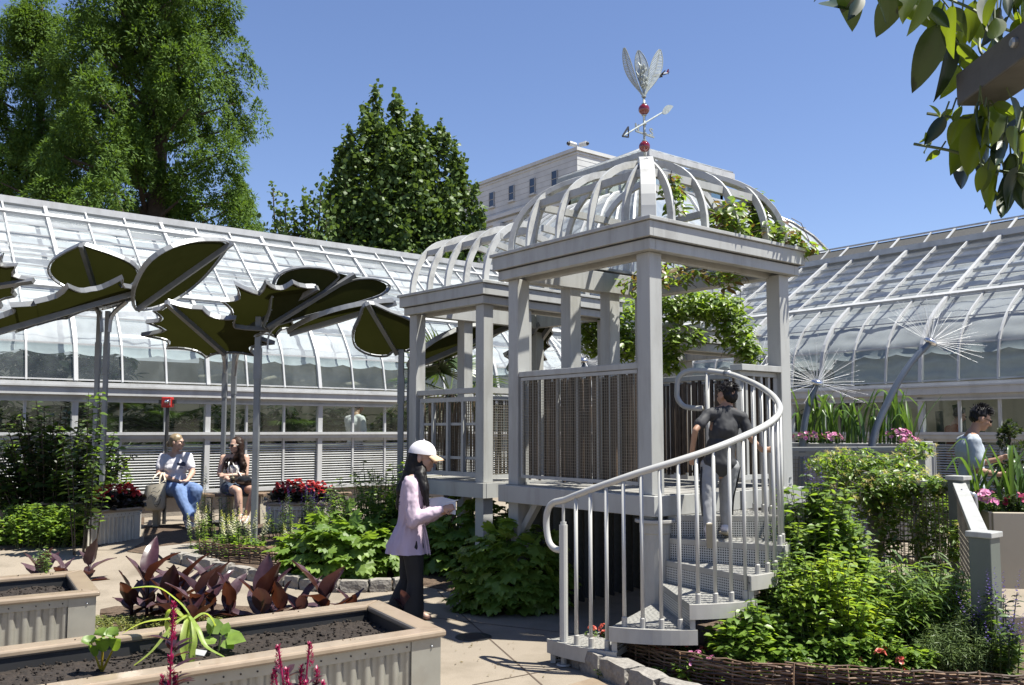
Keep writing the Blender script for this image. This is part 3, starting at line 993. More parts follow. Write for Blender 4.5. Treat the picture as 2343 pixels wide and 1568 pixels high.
def main_pavilion():
    zt = 3.31; zb = 3.06
    C = P(1486, 504, 6.80); C.z = 0
    La, Lb = 2.06, 2.11
    def Q(a, b, z): return C + U * a + W * b + Z * z
    t = thing('garden_pavilion', 'large grey pavilion with ribbed open dome roof above the spiral stairs', 'pavilion', Q(La / 2, Lb / 2, 0))
    i0 = .13; pw = .142
    lo, hi_a, hi_b = i0 + pw / 2, La - i0 - pw / 2, Lb - i0 - pw / 2
    posts = [(lo, lo, DECK - .26), (hi_a, lo, 0), (lo, hi_b, 0), (hi_a, hi_b, 0), (hi_a, .86, DECK), (hi_a, 1.40, DECK)]
    for a, b, z in posts:
        mb = MB(); mb.obox(Q(a, b, (z + zb) / 2), U * pw / 2, W * pw / 2, Z * (zb - z) / 2)
        p = mb.build('post', 'paint', t, bevel=.006)
        mb = MB()
        for s in (-.06, .0):
            mb.lathe(Q(a, b, DECK + .07 + s) - U * (pw / 2) + W * .02, [(.012, 0), (.012, .012)], 8, -U)
        mb.build('bolt', 'galv', p, kind='stuff')
    roof_frame(t, Q, La, Lb, zt, zb)
    # open dome: hips, jack ribs, one purlin ring
    s0 = .15; R = La / 2 - s0; H = .75
    def hip(a, b, sa, sb):
        pts = []
        for k in range(15):
            s = s0 + R * (1 - math.cos(k / 14 * PI / 2) ** (2 / PEXP))
            pts.append(Q(a + sa * s, b + sb * s, zt + arc_profile(s, s0, R, H)))
        side = (U * sa - W * sb)
        mb = MB(); mb.sweep(pts, side, .12, .05); mb.build('hip_rib', 'paint_weathered', t, bevel=.004)
    hip(0, 0, 1, 1); hip(La, 0, -1, 1); hip(0, Lb, 1, -1); hip(La, Lb, -1, -1)
    for side in range(4):
        L1 = La if side % 2 == 0 else Lb
        for k in range(4):
            c = L1 * (k + 1) / 5.0
            m_ = min(c, L1 - c)
            smax = min(m_, s0 + R)
            pts = []
            for j in range(11):
                f = j / 10
                smx = 1 - (smax - s0) / R
                th = f * math.acos(max(0.0, smx) ** (PEXP / 2))
                s = s0 + R * (1 - math.cos(th) ** (2 / PEXP))
                z = zt + H * math.sin(th) ** (2 / PEXP)
                if side == 0: pts.append(Q(c, s, z))
                elif side == 2: pts.append(Q(c, Lb - s, z))
                elif side == 1: pts.append(Q(s, c, z))
                else: pts.append(Q(La - s, c, z))
            mb = MB(); mb.sweep(pts, U if side % 2 == 0 else W, .029, .062)
            mb.build('rib', 'paint_weathered', t)
    sp = .30; zp = zt + arc_profile(sp, s0, R, H) - .03
    for (p, q) in (((sp, sp), (La - sp, sp)), ((La - sp, sp), (La - sp, Lb - sp)), ((La - sp, Lb - sp), (sp, Lb - sp)), ((sp, Lb - sp), (sp, sp))):
        mb = MB(); mb.beam(Q(p[0], p[1], zp), Q(q[0], q[1], zp), .05, .065); mb.build('purlin', 'paint', t)
    # deck
    planks(t, Q, .1, La - .1, .12, Lb - .1, DECK)
    zf = DECK - .105
    for (p, q) in (((.05, .09), (La - .06, .09)), ((.05, Lb - .09), (La - .06, Lb - .09)), ((.075, .12), (.075, Lb - .12)), ((La - .08, .12), (La - .08, Lb - .12))):
        mb = MB(); mb.beam(Q(p[0], p[1], zf + .02), Q(q[0], q[1], zf + .02), .05, .155); mb.build('deck_fascia', 'paint', t, bevel=.004)
    for b in (.5, 1.0, 1.5):
        mb = MB(); mb.beam(Q(.12, b, DECK - .12), Q(La - .12, b, DECK - .12), .05, .15); mb.build('joist', 'paint', t)
    for a, b in ((hi_a, lo), (hi_a, hi_b)):
        mb = MB(); mb.beam(Q(a, b, DECK - .5), Q(a - .3, b, DECK - .13), .06, .06); mb.build('brace', 'paint', t)
    # dark boards added on the far sides to keep it dark under the deck
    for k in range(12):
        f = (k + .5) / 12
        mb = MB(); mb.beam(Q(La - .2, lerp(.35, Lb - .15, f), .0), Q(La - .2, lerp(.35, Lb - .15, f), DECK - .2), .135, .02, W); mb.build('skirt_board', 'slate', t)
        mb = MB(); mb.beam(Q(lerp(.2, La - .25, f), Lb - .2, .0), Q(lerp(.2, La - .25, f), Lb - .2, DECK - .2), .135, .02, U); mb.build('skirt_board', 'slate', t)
    # left side: wire mesh over bamboo
    zr = 2.165
    a0, a1 = lo + pw / 2, hi_a - pw / 2
    mb = MB(); mb.beam(Q(a0, lo - .01, zr), Q(a1, lo - .01, zr), .10, .05); mb.build('guard_rail', 'paint', t, bevel=.004)
    rail_frame(t, Q, a0 + .02, lo - .035, a1 - .02, lo - .035, DECK + .075, zr - .045, .035)
    grid_panel(t, Q, a0 + .03, lo - .045, a1 - .03, lo - .045, DECK + .09, zr - .06)
    for k in range(5):
        a = lerp(a0, a1, (k + 1) / 6)
        mb = MB(); mb.beam(Q(a, lo - .02, DECK + .09), Q(a, lo - .02, zr - .06), .022, .02, W); mb.build('stiffener', 'paint', t)
    reeds(t, Q, a0 + .02, lo + .04, a1 - .02, lo + .04, DECK + .06, zr - .05, .031, 'bamboo')
    # far side: bamboo behind the boy, with rail
    a0b, a1b = lo + pw / 2, hi_a - pw / 2
    mb = MB(); mb.beam(Q(a0b, hi_b, zr), Q(a1b, hi_b, zr), .10, .05); mb.build('guard_rail', 'paint', t, bevel=.004)
    rail_frame(t, Q, a0b, hi_b, a1b, hi_b, DECK + .09, zr - .05, .03)
    reeds(t, Q, a0b, hi_b - .03, a1b, hi_b - .03, DECK + .06, zr - .04, .040, 'bamboo')
    # right side: half-width barred panel next to the far post
    b0, b1 = 1.30, hi_b - pw / 2
    mb = MB(); mb.beam(Q(lo - .01, b0 - .03, zr + .03), Q(lo - .01, b1, zr + .03), .13, .055); mb.build('guard_rail', 'paint', t, bevel=.004)
    rail_frame(t, Q, lo, b0, lo, b1, DECK + .09, zr - .02, .05)
    for k in range(1, 5):
        b = lerp(b0, b1, k / 5)
        mb = MB(); mb.beam(Q(lo, b, DECK + .09), Q(lo, b, zr - .02), .03, .03, U); mb.build('bar', 'paint', t)
    reeds(t, Q, lo + .05, b0, lo + .05, b1, DECK + .08, zr - .03, .045, 'bamboo')
    # small lamp fixture under the dome
    q = Q(.42, .36, zt - .12)
    mb = MB(); mb.lathe(q, [(.03, 0), (.05, .02), (.05, .16), (.03, .19)], 10); mb.build('lantern', 'white_alu', t, smooth=True)
    return t, Q, La, Lb, zt, H
pav, PQ, PLa, PLb, PZT, PH = main_pavilion()

def side_pavilion():
    zt = 3.24; zb = 3.0
    C = P(1104, 648, 9.35); C.z = 0
    u2 = V((-.675, .738, 0)); w2 = V((.738, .675, 0))
    La, Lb = 1.56, 2.3
    def Q(a, b, z): return C + u2 * a + w2 * b + Z * z
    t = thing('small_garden_pavilion', 'smaller grey pavilion with curved half-vault ribs left of the large one', 'pavilion', Q(La / 2, Lb / 2, 0))
    i0 = .11; pw = .135
    lo, ha, hb = i0 + pw / 2, La - i0 - pw / 2, Lb - i0 - pw / 2
    for a, b in ((lo, lo), (ha, lo), (lo, hb), (ha, hb), (lo, .75), (ha, .9)):
        mb = MB(); mb.obox(Q(a, b, zb / 2), u2 * pw / 2, w2 * pw / 2, Z * zb / 2); mb.build('post', 'paint', t, bevel=.006)
    roof_frame(t, Q, La, Lb, zt, zb)
    R = .62; H = .72; s0 = .14
    for k in range(5):
        a = lerp(.12, La - .12, k / 4)
        pts = [Q(a, s0 + R * (1 - math.cos(j / 12 * PI / 2)), zt + H * math.sin(j / 12 * PI / 2)) for j in range(13)]
        mb = MB(); mb.sweep(pts, u2, .036, .07); mb.build('rib', 'paint_weathered', t)
        pts = [Q(a, Lb - .2 - 1.1 * (1 - math.cos(j / 10 * PI / 2)), zt + H * math.sin(j / 10 * PI / 2)) for j in range(11)]
        mb = MB(); mb.sweep(pts, u2, .042, .075); mb.build('rib', 'paint', t)
    mb = MB(); mb.beam(Q(.05, s0 + R + .04, zt + H - .03), Q(La - .05, s0 + R + .04, zt + H - .03), .05, .13); mb.build('ridge_board', 'paint_weathered', t)
    for s in (.32,):
        z = zt + arc_profile(s0 + s - .14, s0, R, H) - .05
    mb = MB(); mb.beam(Q(.1, .36, zt + .53), Q(La - .1, .36, zt + .53), .04, .06); mb.build('purlin', 'paint', t)
    planks(t, Q, .1, La - .1, .1, Lb - .1, DECK - .05)
    for (p, q) in (((.05, .08), (La - .05, .08)), ((.07, .1), (.07, Lb - .1))):
        mb = MB(); mb.beam(Q(p[0], p[1], DECK - .135), Q(q[0], q[1], DECK - .135), .05, .155); mb.build('deck_fascia', 'paint', t)
    zr = 2.08
    a0, a1 = lo + pw / 2, ha - pw / 2
    mb = MB(); mb.beam(Q(a0, lo, zr), Q(a1, lo, zr), .10, .06); mb.build('guard_rail', 'paint', t, bevel=.004)
    rail_frame(t, Q, a0 + .03, lo, a1 - .03, lo, DECK + .02, zr - .09, .06)
    for k in range(1, 4):
        a = lerp(a0, a1, k / 4)
        mb = MB(); mb.beam(Q(a, lo - .01, DECK + .02), Q(a, lo - .01, zr - .09), .035, .04, w2); mb.build('bar', 'paint', t)
    for z in (1.35, 1.72):
        mb = MB(); mb.beam(Q(a0, lo + .02, z), Q(a1, lo + .02, z), .03, .03); mb.build('cross_rail', 'paint', t)
    reeds(t, Q, a0 + .03, lo + .06, a1 - .03, lo + .06, DECK + .02, zr - .1, .014, 'reed', 'reed', .3, .03)
    grid_panel(t, Q, a0, lo + .09, a1, lo + .09, DECK + .02, zr - .1, .03, .003)
    b0, b1 = lo + pw / 2, .75 - pw / 2
    mb = MB(); mb.beam(Q(lo, b0, zr), Q(lo, b1, zr), .10, .06); mb.build('guard_rail', 'paint', t)
    rail_frame(t, Q, lo, b0 + .02, lo, b1 - .02, DECK, zr - .08, .05)
    grid_panel(t, Q, lo, b0 + .03, lo, b1 - .03, DECK, zr - .08, .028, .003)
    reeds(t, Q, lo + .05, b0, lo + .05, b1, DECK, zr - .08, .016, 'reed', 'reed', .25, .02)
    return Q
SQ = side_pavilion()

# vine-covered arbour further back, right of the large pavilion
def arbour():
    C = P(1530, 742, 11.2); C.z = 0
    def Q(a, b, z): return C + U * a + W * b + Z * z
    zt = P(1530, 742, 11.2).z; zb = zt - .30
    La, Lb = 1.4, 1.9
    C = C + U * .0
    t = thing('vine_arbour', 'grey arbour beam structure buried under green vines behind the large pavilion', 'arbour', Q(La / 2, Lb / 2, 0.28))
    roof_frame(t, Q, La, Lb, zt, zb)
    for a, b in ((.2, .2), (La - .2, .2), (.2, Lb - .2), (La - .2, Lb - .2)):
        mb = MB(); mb.obox(Q(a, b, zb / 2 + .1), U * .07, W * .07, Z * (zb / 2 - .1)); mb.build('post', 'paint', t)
    for k in range(4):
        b = .3 + k * .45
        mb = MB(); mb.beam(Q(.1, b, zt + .04), Q(La - .1, b, zt + .04), .05, .07); mb.build('rafter', 'paint', t)
    return Q, La, Lb, zt
AQ, ALa, ALb, AZT = arbour()

# ================================================================== spiral staircase
mat('stair_paint', (0.34, 0.33, 0.31), rough=0.45, var=0.06, stain=(0.2, 0.19, 0.17), stain_amt=0.45, stain_scale=9, streak=.3)
mat('tread_plate', (0.34, 0.335, 0.315), rough=0.38, metal=0.25, var=0.08, bump=0.12, bscale=95, stain=(0.26, 0.25, 0.24), stain_amt=0.4, stain_scale=7)
mat('rail_paint', (0.38, 0.378, 0.365), rough=0.3, var=0.04, coat=0.3)
SC = V((1.115, 7.05, 0))
RH = .95
RISE = DECK / 7
EDGE = [211, 243, 274, 301, 327, 358, 398]
def ang(phi): return V((math.cos(math.radians(phi)), math.sin(math.radians(phi)), 0))
RAILZ = [(210, 1.11), (218, 1.15), (255, 1.366), (281, 1.50), (303, 1.62), (350, 1.845), (380, 2.03), (398, 2.13), (412, 2.17), (425, 2.18)]
def railz(phi):
    for (p0, z0), (p1, z1) in zip(RAILZ, RAILZ[1:]):
        if phi <= p1: return lerp(z0, z1, (phi - p0) / (p1 - p0))
    return RAILZ[-1][1]
def stairs():
    t = thing('spiral_staircase', 'grey steel spiral staircase with curved handrail climbing to the pavilion deck', 'staircase', SC)
    mb = MB(); mb.lathe(SC, [(.115, 0), (.115, DECK - .30), (.125, DECK - .295), (.125, DECK - .22), (.16, DECK - .215), (.16, DECK - .19)], 24)
    mb.build('centre_column', 'stair_paint', t, bevel=.004)
    for k in range(6):
        z = RISE * (k + 1)
        f0, f1 = EDGE[k], EDGE[k + 1] + (2 if k < 5 else 0)
        mb = MB()
        n = 10; ri, ro = .10, .985
        top = [SC + ang(f0) * ri] + [SC + ang(lerp(f0, f1, j / n)) * ro for j in range(n + 1)] + [SC + ang(f1) * ri]
        mb.prism([p + Z * (z - .045) for p in top], Z * .045)
        tr = mb.build('tread', 'tread_plate', t, bevel=.003)
        # curved lip plate along the outer edge
        mb = MB()
        pts = [SC + ang(lerp(f0 - .5, f1 + .5, j / n)) * (ro + .008) + Z * (z - .045) for j in range(n + 1)]
        vs = []
        for p in pts:
            rr = (p - SC); rr.z = 0; rr.normalize()
            vs += [p - Z * .05, p + Z * .047, p + Z * .047 + rr * .012, p - Z * .05 + rr * .012]
        fs = []
        for i in range(len(pts) - 1):
            for j in range(4):
                a = i * 4 + j; b = i * 4 + (j + 1) % 4
                fs.append((a, b, b + 4, a + 4))
        fs += [(0, 1, 2, 3), tuple(len(vs) - 4 + q for q in (3, 2, 1, 0))]
        mb.add(vs, fs); mb.build('lip_plate', 'stair_paint', tr)
        # raised diamond-plate studs
        mb = MB()
        for r_ in np.arange(.2, .97, .038):
            m_ = max(2, int((f1 - f0) * r_ * PI / 180 / .038))
            for q in range(m_):
                ph = lerp(f0, f1, (q + .5 * (1 + (int(r_ * 26) % 2) * .8)) / (m_ + .5))
                c = SC + ang(ph) * r_ + Z * (z + .0015)
                d = ang(ph + (45 if (q % 2) else -45))
                mb.obox(c, d * .011, d.cross(Z) * .003, Z * .0009)
        mb.build('tread_studs', 'tread_plate', tr, kind='stuff')
        # perforated riser under the leading edge
        a0, a1 = f0, f0
        p0 = SC + ang(f0) * .12; p1 = SC + ang(f0) * .97
        zb = z - RISE + .003 if k else .01
        me = bpy.data.meshes.new('riser')
        me.from_pydata([p0 + Z * zb, p1 + Z * zb, p1 + Z * (z - .045), p0 + Z * (z - .045)], [], [(0, 1, 2, 3)])
        uv = me.uv_layers.new(name='uv')
        l = (p1 - p0).length; h = z - .045 - zb
        for i, c in enumerate(((0, 0), (l, 0), (l, h), (0, h))): uv.data[i].uv = c
        me.materials.append(MATS['perforated'])
        link('riser', me, t)
        mb = MB(); mb.beam(SC + ang(f0 + 1) * .97 + Z * max(0, zb - .01), SC + ang(f0 + 1) * .97 + Z * (z - .05), .035, .035); mb.build('riser_stay', 'stair_paint', t)
    # top riser below the deck edge
    p0 = SC + ang(398) * .12; p1 = SC + ang(398) * 1.0
    me = bpy.data.meshes.new('riser')
    zb, z = RISE * 6, DECK - .10
    me.from_pydata([p0 + Z * zb, p1 + Z * zb, p1 + Z * z, p0 + Z * z], [], [(0, 1, 2, 3)])
    uv = me.uv_layers.new(name='uv'); l = (p1 - p0).length
    for i, c in enumerate(((0, 0), (l, 0), (l, z - zb), (0, z - zb))): uv.data[i].uv = c
    me.materials.append(MATS['perforated']); link('riser', me, t)
    # handrail with a return loop at either end
    pts = []
    e = SC + ang(218) * RH
    tan = V((-math.sin(math.radians(218)), math.cos(math.radians(218)), 0))
    back = -tan
    b0 = e + Z * railz(218)
    loop = [e + Z * .80 + back * .0, e + Z * .80 + back * .09, e + Z * .84 + back * .155, e + Z * .93 + back * .185, e + Z * 1.03 + back * .185, e + Z * 1.10 + back * .15, e + Z * 1.135 + back * .09]
    pts += catmull(loop, 4)
    for k in range(0, 41):
        ph = lerp(219, 415, k / 40)
        pts.append(SC + ang(ph) * RH + Z * railz(ph))
    e2 = SC + ang(415) * RH; tn = V((-math.sin(math.radians(415)), math.cos(math.radians(415)), 0))
    z2 = railz(415)
    loop2 = [e2 + tn * .07 + Z * (z2 + .005), e2 + tn * .16 + Z * (z2 - .01), e2 + tn * .22 + Z * (z2 - .06), e2 + tn * .235 + Z * (z2 - .16), e2 + tn * .23 + Z * (z2 - .24), e2 + tn * .17 + Z * (z2 - .31), e2 + tn * .06 + Z * (z2 - .33), e2 + Z * (z2 - .33)]
    pts += catmull(loop2, 4)
    mb = MB(); mb.tube(pts, .024, 12); hr = mb.build('handrail', 'rail_paint', t, smooth=True)
    ph = 398; q = SC + ang(ph) * RH + Z * railz(ph); q2 = SC + ang(ph + 3.5) * RH + Z * railz(ph + 3.5)
    mb = MB(); mb.tube([q, q2], .027, 12); mb.build('rail_sleeve', 'galv', hr, smooth=True)
    # newel and balusters
    mb = MB(); mb.tube([e + Z * .16, e + Z * .98], .030, 12); mb.tube([e + Z * .98, e + Z * 1.0], .022, 12); mb.tube([e + Z * 1.0, e + Z * 1.13], .011, 8); mb.build('newel_post', 'rail_paint', t, smooth=False)
    mb = MB(); mb.tube([e + Z * .0, e + Z * .15], .022, 10); mb.lathe(e, [(.055, 0.003), (.05, .014)], 14); mb.build('newel_foot', 'stair_paint', t)
    k = 0
    ph = 225.5
    while ph < 399:
        st = max(1, min(6, sum(1 for e_ in EDGE if ph >= e_)))
        z = RISE * st - .03
        p = SC + ang(ph) * (RH + .0)
        mb = MB(); mb.tube([p + Z * z, p + Z * (railz(ph) - .01)], .0135, 8)
        b = mb.build('baluster', 'rail_paint', t, smooth=True)
        mb = MB(); mb.lathe(p + Z * (z + .03), [(.019, 0), (.019, .062), (.014, .068)], 10); mb.build('socket', 'stair_paint', b)
        ph += 7.5
    mb = MB(); p = SC + ang(412) * RH; mb.tube([p + Z * DECK, p + Z * (railz(412) - .01)], .019, 10); mb.build('top_post', 'rail_paint', t, smooth=True)
stairs()
# ================================================================== weather vane on the big pavilion
mat('red_glass', (0.14, 0.003, 0.005), rough=0.06, var=0.15, scale=12, spec=0.8, coat=0.6)
mat('verdigris', (0.36, 0.39, 0.37), rough=0.45, metal=0.35, var=0.2, scale=30, stain=(0.16, 0.18, 0.17), stain_amt=0.5, stain_scale=25)
mat('rim_steel', (0.20, 0.205, 0.21), rough=0.42, metal=0.5, var=0.15, scale=9)
mat('olive_mesh', (0.060, 0.058, 0.014), rough=0.75, var=0.1, scale=4)
clothmat('canopy_cloth', (0.030, 0.031, 0.012), trans=0.13, tcol=(0.05, 0.055, 0.012), var=0.15, scale=5)
mat('pole_steel', (0.17, 0.18, 0.19), rough=0.45, metal=0.3, var=0.15, scale=6)
mat('cap_wood', (0.285, 0.222, 0.16), rough=0.35, var=0.1, scale=4, spec=0.5, coat=0.25, stain=(0.15, 0.105, 0.07), stain_amt=0.45, stain_scale=7)
mat('corrugated', (0.34, 0.33, 0.29), rough=0.4, metal=0.45, var=0.1, scale=7, stain=(0.24, 0.21, 0.17), stain_amt=0.45, stain_scale=5)
mat('corrugated_pale', (0.55, 0.52, 0.46), rough=0.5, metal=0.2, var=0.1, scale=7, stain=(0.35, 0.3, 0.25), stain_amt=0.45, stain_scale=5)
mat('screw', (0.06, 0.05, 0.045), rough=0.4, metal=0.6)
mat('willow', (0.095, 0.050, 0.028), rough=0.55, var=0.25, scale=30, island=0.5)
mat('willow_light', (0.24, 0.15, 0.09), rough=0.6, var=0.25, scale=30, island=0.4)
mat('bench_wood', (0.19, 0.13, 0.085), rough=0.5, var=0.2, scale=10)
mat('bench_stone', (0.46, 0.42, 0.33), rough=0.8, var=0.1, scale=6)
mat('beige_box', (0.42, 0.37, 0.29), rough=0.6, var=0.06, scale=3)
mat('alarm_red', (0.45, 0.018, 0.012), rough=0.4, var=0.05)
mat('chrome', (0.6, 0.6, 0.62), rough=0.15, metal=1.0, var=0.03)
mat('spoke_steel', (0.62, 0.63, 0.65), rough=0.5, metal=0.25, var=0.03)
mat('plane_white', (0.75, 0.76, 0.78), rough=0.4)
mat('plane_red', (0.35, 0.03, 0.05), rough=0.4)
mat('steel_blue', (0.20, 0.24, 0.30), rough=0.4, metal=0.3, var=0.1)
mat('green_grey', (0.10, 0.115, 0.10), rough=0.5, var=0.1, stain=(0.10, 0.12, 0.10), stain_amt=0.3)  # green-grey newels, darkened: shade on their sides put into the colour
mat('white_plastic', (0.7, 0.71, 0.74), rough=0.5)

def leaf_outline(pts, n=5):
    return pts

def weathervane():
    ctr = PQ(PLa / 2, PLb / 2, 0); D = ctr.y
    base = V((ctr.x, ctr.y, PZT + PH - .03))
    t = thing('weathervane', 'metal weather vane with three tall leaves, red balls and an arrow on the dome top', 'weathervane', base)
    def w(x, y, dd=0.0):
        p = P(x, y, D + dd); return V((p.x - (P(1470, y, D).x - ctr.x), p.y, p.z))
    zb1 = w(1470, 251).z; zb2 = w(1470, 336).z; ztop = w(1470, 222).z
    mb = MB(); mb.tube([base, V((ctr.x, ctr.y, ztop))], .0115, 10); mb.build('mast', 'verdigris', t, smooth=True)
    for z in (zb1, zb2):
        mb = MB(); mb.ball((ctr.x, ctr.y, z), .053, seg=24, rings=16); mb.build('red_ball', 'red_glass', t, smooth=True)
    mb = MB()
    for z in (zb1 + .054, zb1 - .056, zb2 + .054, w(1470, 285).z, w(1470, 306).z, ztop):
        mb.lathe((ctr.x, ctr.y, z - .008), [(.016, 0), (.023, .004), (.023, .012), (.016, .016)], 12)
    mb.build('collar', 'verdigris', t, kind='stuff')
    # arrow
    z = w(1470, 285).z
    tip = w(1422, 311, -.45); tail = w(1542, 241, .35); hub = V((ctr.x, ctr.y, z))
    tip = hub + (tip - hub) * 1.0
    d = (tail - tip).normalized()
    mb = MB(); mb.tube([tip, w(1510, 259, .18)], .008, 8); ar = mb.build('arrow_shaft', 'verdigris', t)
    s = Z
    a = tip - d * .02
    mb = MB(); b1 = a + d * .12 + s * .055; b2 = a + d * .12 - s * .04
    for p, q in ((a, b1), (b1, b2), (b2, a)): mb.beam(p, q, .012, .012)
    mb.build('arrow_head', 'dark', ar)
    mb = MB(); c0 = w(1510, 259, .18); L = (tail - c0).length
    out = []
    for k in range(13):
        f = k / 12; out.append(c0 + d * (L * f) + s * (.045 * math.sin(PI * f ** .8)))
    for k in range(11, 0, -1):
        f = k / 12; out.append(c0 + d * (L * f) - s * (.038 * math.sin(PI * f ** .8)))
    nrm = d.cross(s).normalized()
    mb.prism(out, nrm * .006); mb.build('arrow_feather', 'verdigris', ar)
    # N-S arm
    pn = w(1450, 300, -.05); ps = w(1492, 315, .05); mb = MB(); mb.beam(pn, ps, .014, .014); arm = mb.build('compass_arm', 'verdigris', t)
    ux = (ps - pn).normalized()
    def strokes(o, segs, name):
        mb = MB()
        for (x0, y0, x1, y1) in segs:
            mb.beam(o + ux * x0 + Z * y0, o + ux * x1 + Z * y1, .009, .011)
        mb.build(name, 'verdigris', arm)
    h = .062
    strokes(pn + Z * .012, [(0, 0, 0, h), (0, h, .036, 0), (.036, 0, .036, h)], 'letter_n')
    sx = [(.034, .052), (.026, .062), (.010, .062), (.002, .051), (.006, .038), (.028, .026), (.034, .014), (.026, .002), (.010, .0), (.0, .010)]
    strokes(ps - ux * .05 + Z * .012, [(*sx[i], *sx[i + 1]) for i in range(len(sx) - 1)], 'letter_s')
    # three leaf plates with ribs
    b0 = V((ctr.x, ctr.y, ztop))
    for tipx, tipy, dd, wd, bend in ((1426, 110, -.1, .032, -.035), (1459, 116, .05, .055, 0.012), (1508, 114, .1, .050, .022)):
        tp = w(tipx, tipy, dd); ax = tp - b0; L = ax.length; ax.normalize()
        side = ax.cross(V((0, 1, 0))).normalized(); nr = side.cross(ax)
        def cl(f): return b0 + ax * (L * f) - side * (bend * math.sin(PI * f))
        def hw(f): return wd * max(0.0, math.sin(PI * max(0, (f - .12) / .88) ** 1.25)) ** .8 + .007
        Lp = [cl(k / 16) - side * hw(k / 16) for k in range(17)]; Rp = [cl(k / 16) + side * hw(k / 16) for k in range(17)]
        mb = MB(); mb.tube(Lp, .005, 5); mb.tube(Rp, .005, 5); mb.tube([cl(k / 16) for k in range(17)], .006, 5)
        lf = mb.build('leaf_frame', 'verdigris', t)
        mb = MB()
        for k in range(3, 32):
            f = k / 33
            mb.beam(cl(f), cl(f + .04) - side * hw(f + .04), .009, .004, nr); mb.beam(cl(f), cl(f + .04) + side * hw(f + .04), .009, .004, nr)
        mb.build('leaf_ribs', 'verdigris', lf, kind='stuff')
    mb = MB()
    for k in range(26):
        a = rnd(0, 2 * PI); f = rnd(.15, .5)
        p = b0 + Z * (f * .62) + V((math.cos(a) * .03, math.sin(a) * .03, 0))
        mb.ball(p, .011, .011, .02, seg=6, rings=4)
    mb.tube([b0 + V((-.01, 0, .1)), b0 + V((-.05, -.02, .2)), b0 + V((-.075, -.02, .24))], [.008, .006, .002], 5)
    mb.tube([b0 + V((-.01, 0, .16)), b0 + V((-.04, -.02, .3)), b0 + V((-.055, -.02, .33))], [.008, .008, .002], 5)
    mb.build('seed_head', 'verdigris', t, kind='stuff')
weathervane()

# ================================================================== airliner far away
def airliner():
    D = 1400.0
    c = P(1512, 171.0, D)
    t = thing('airliner', 'tiny white airliner with a red tail passing behind the weather vane', 'aeroplane', c)
    ax = (P(1526, 167, D) - P(1488, 174, D)); L = ax.length; ax.normalize()
    up = V((0, 0, 1)); up = (up - ax * up.dot(ax)).normalized(); sd = ax.cross(up)
    n0 = c - ax * (L * .55); 
    mb = MB(); mb.tube([n0, n0 + ax * L * .04, n0 + ax * L * .1, n0 + ax * L * .7, n0 + ax * L * .9, n0 + ax * L], [.2, 1.2, 1.9, 1.9, 1.2, .4], 12)
    mb.build('fuselage', 'plane_white', t, smooth=True)
    for s in (-1, 1):
        m0 = n0 + ax * L * .42 - up * 1.2
        mb = MB(); mb.prism([m0, m0 + ax * 5.2, m0 + ax * 9 + sd * (s * 14) + up * 1.5, m0 + ax * 7.4 + sd * (s * 14) + up * 1.5], up * .5); wg = mb.build('wing', 'plane_white', t)
        mb = MB(); e = m0 + ax * 3 + sd * (s * 5) - up * .8; mb.tube([e - ax * 2, e + ax * 2], [1.1, .8], 8); mb.build('engine', 'steel_blue', wg)
        m1 = n0 + ax * L * .9
        mb = MB(); mb.prism([m1, m1 + ax * 2.4, m1 + ax * 4.2 + sd * (s * 5), m1 + ax * 3 + sd * (s * 5)], up * .3); mb.build('tailplane', 'plane_white', t)
    m1 = n0 + ax * L * .86 + up * 1.2
    mb = MB(); mb.prism([m1, m1 + ax * 4.2, m1 + ax * 5.6 + up * 5.2, m1 + ax * 3.6 + up * 5.2], sd * .5); mb.build('tail_fin', 'plane_red', t)
airliner()

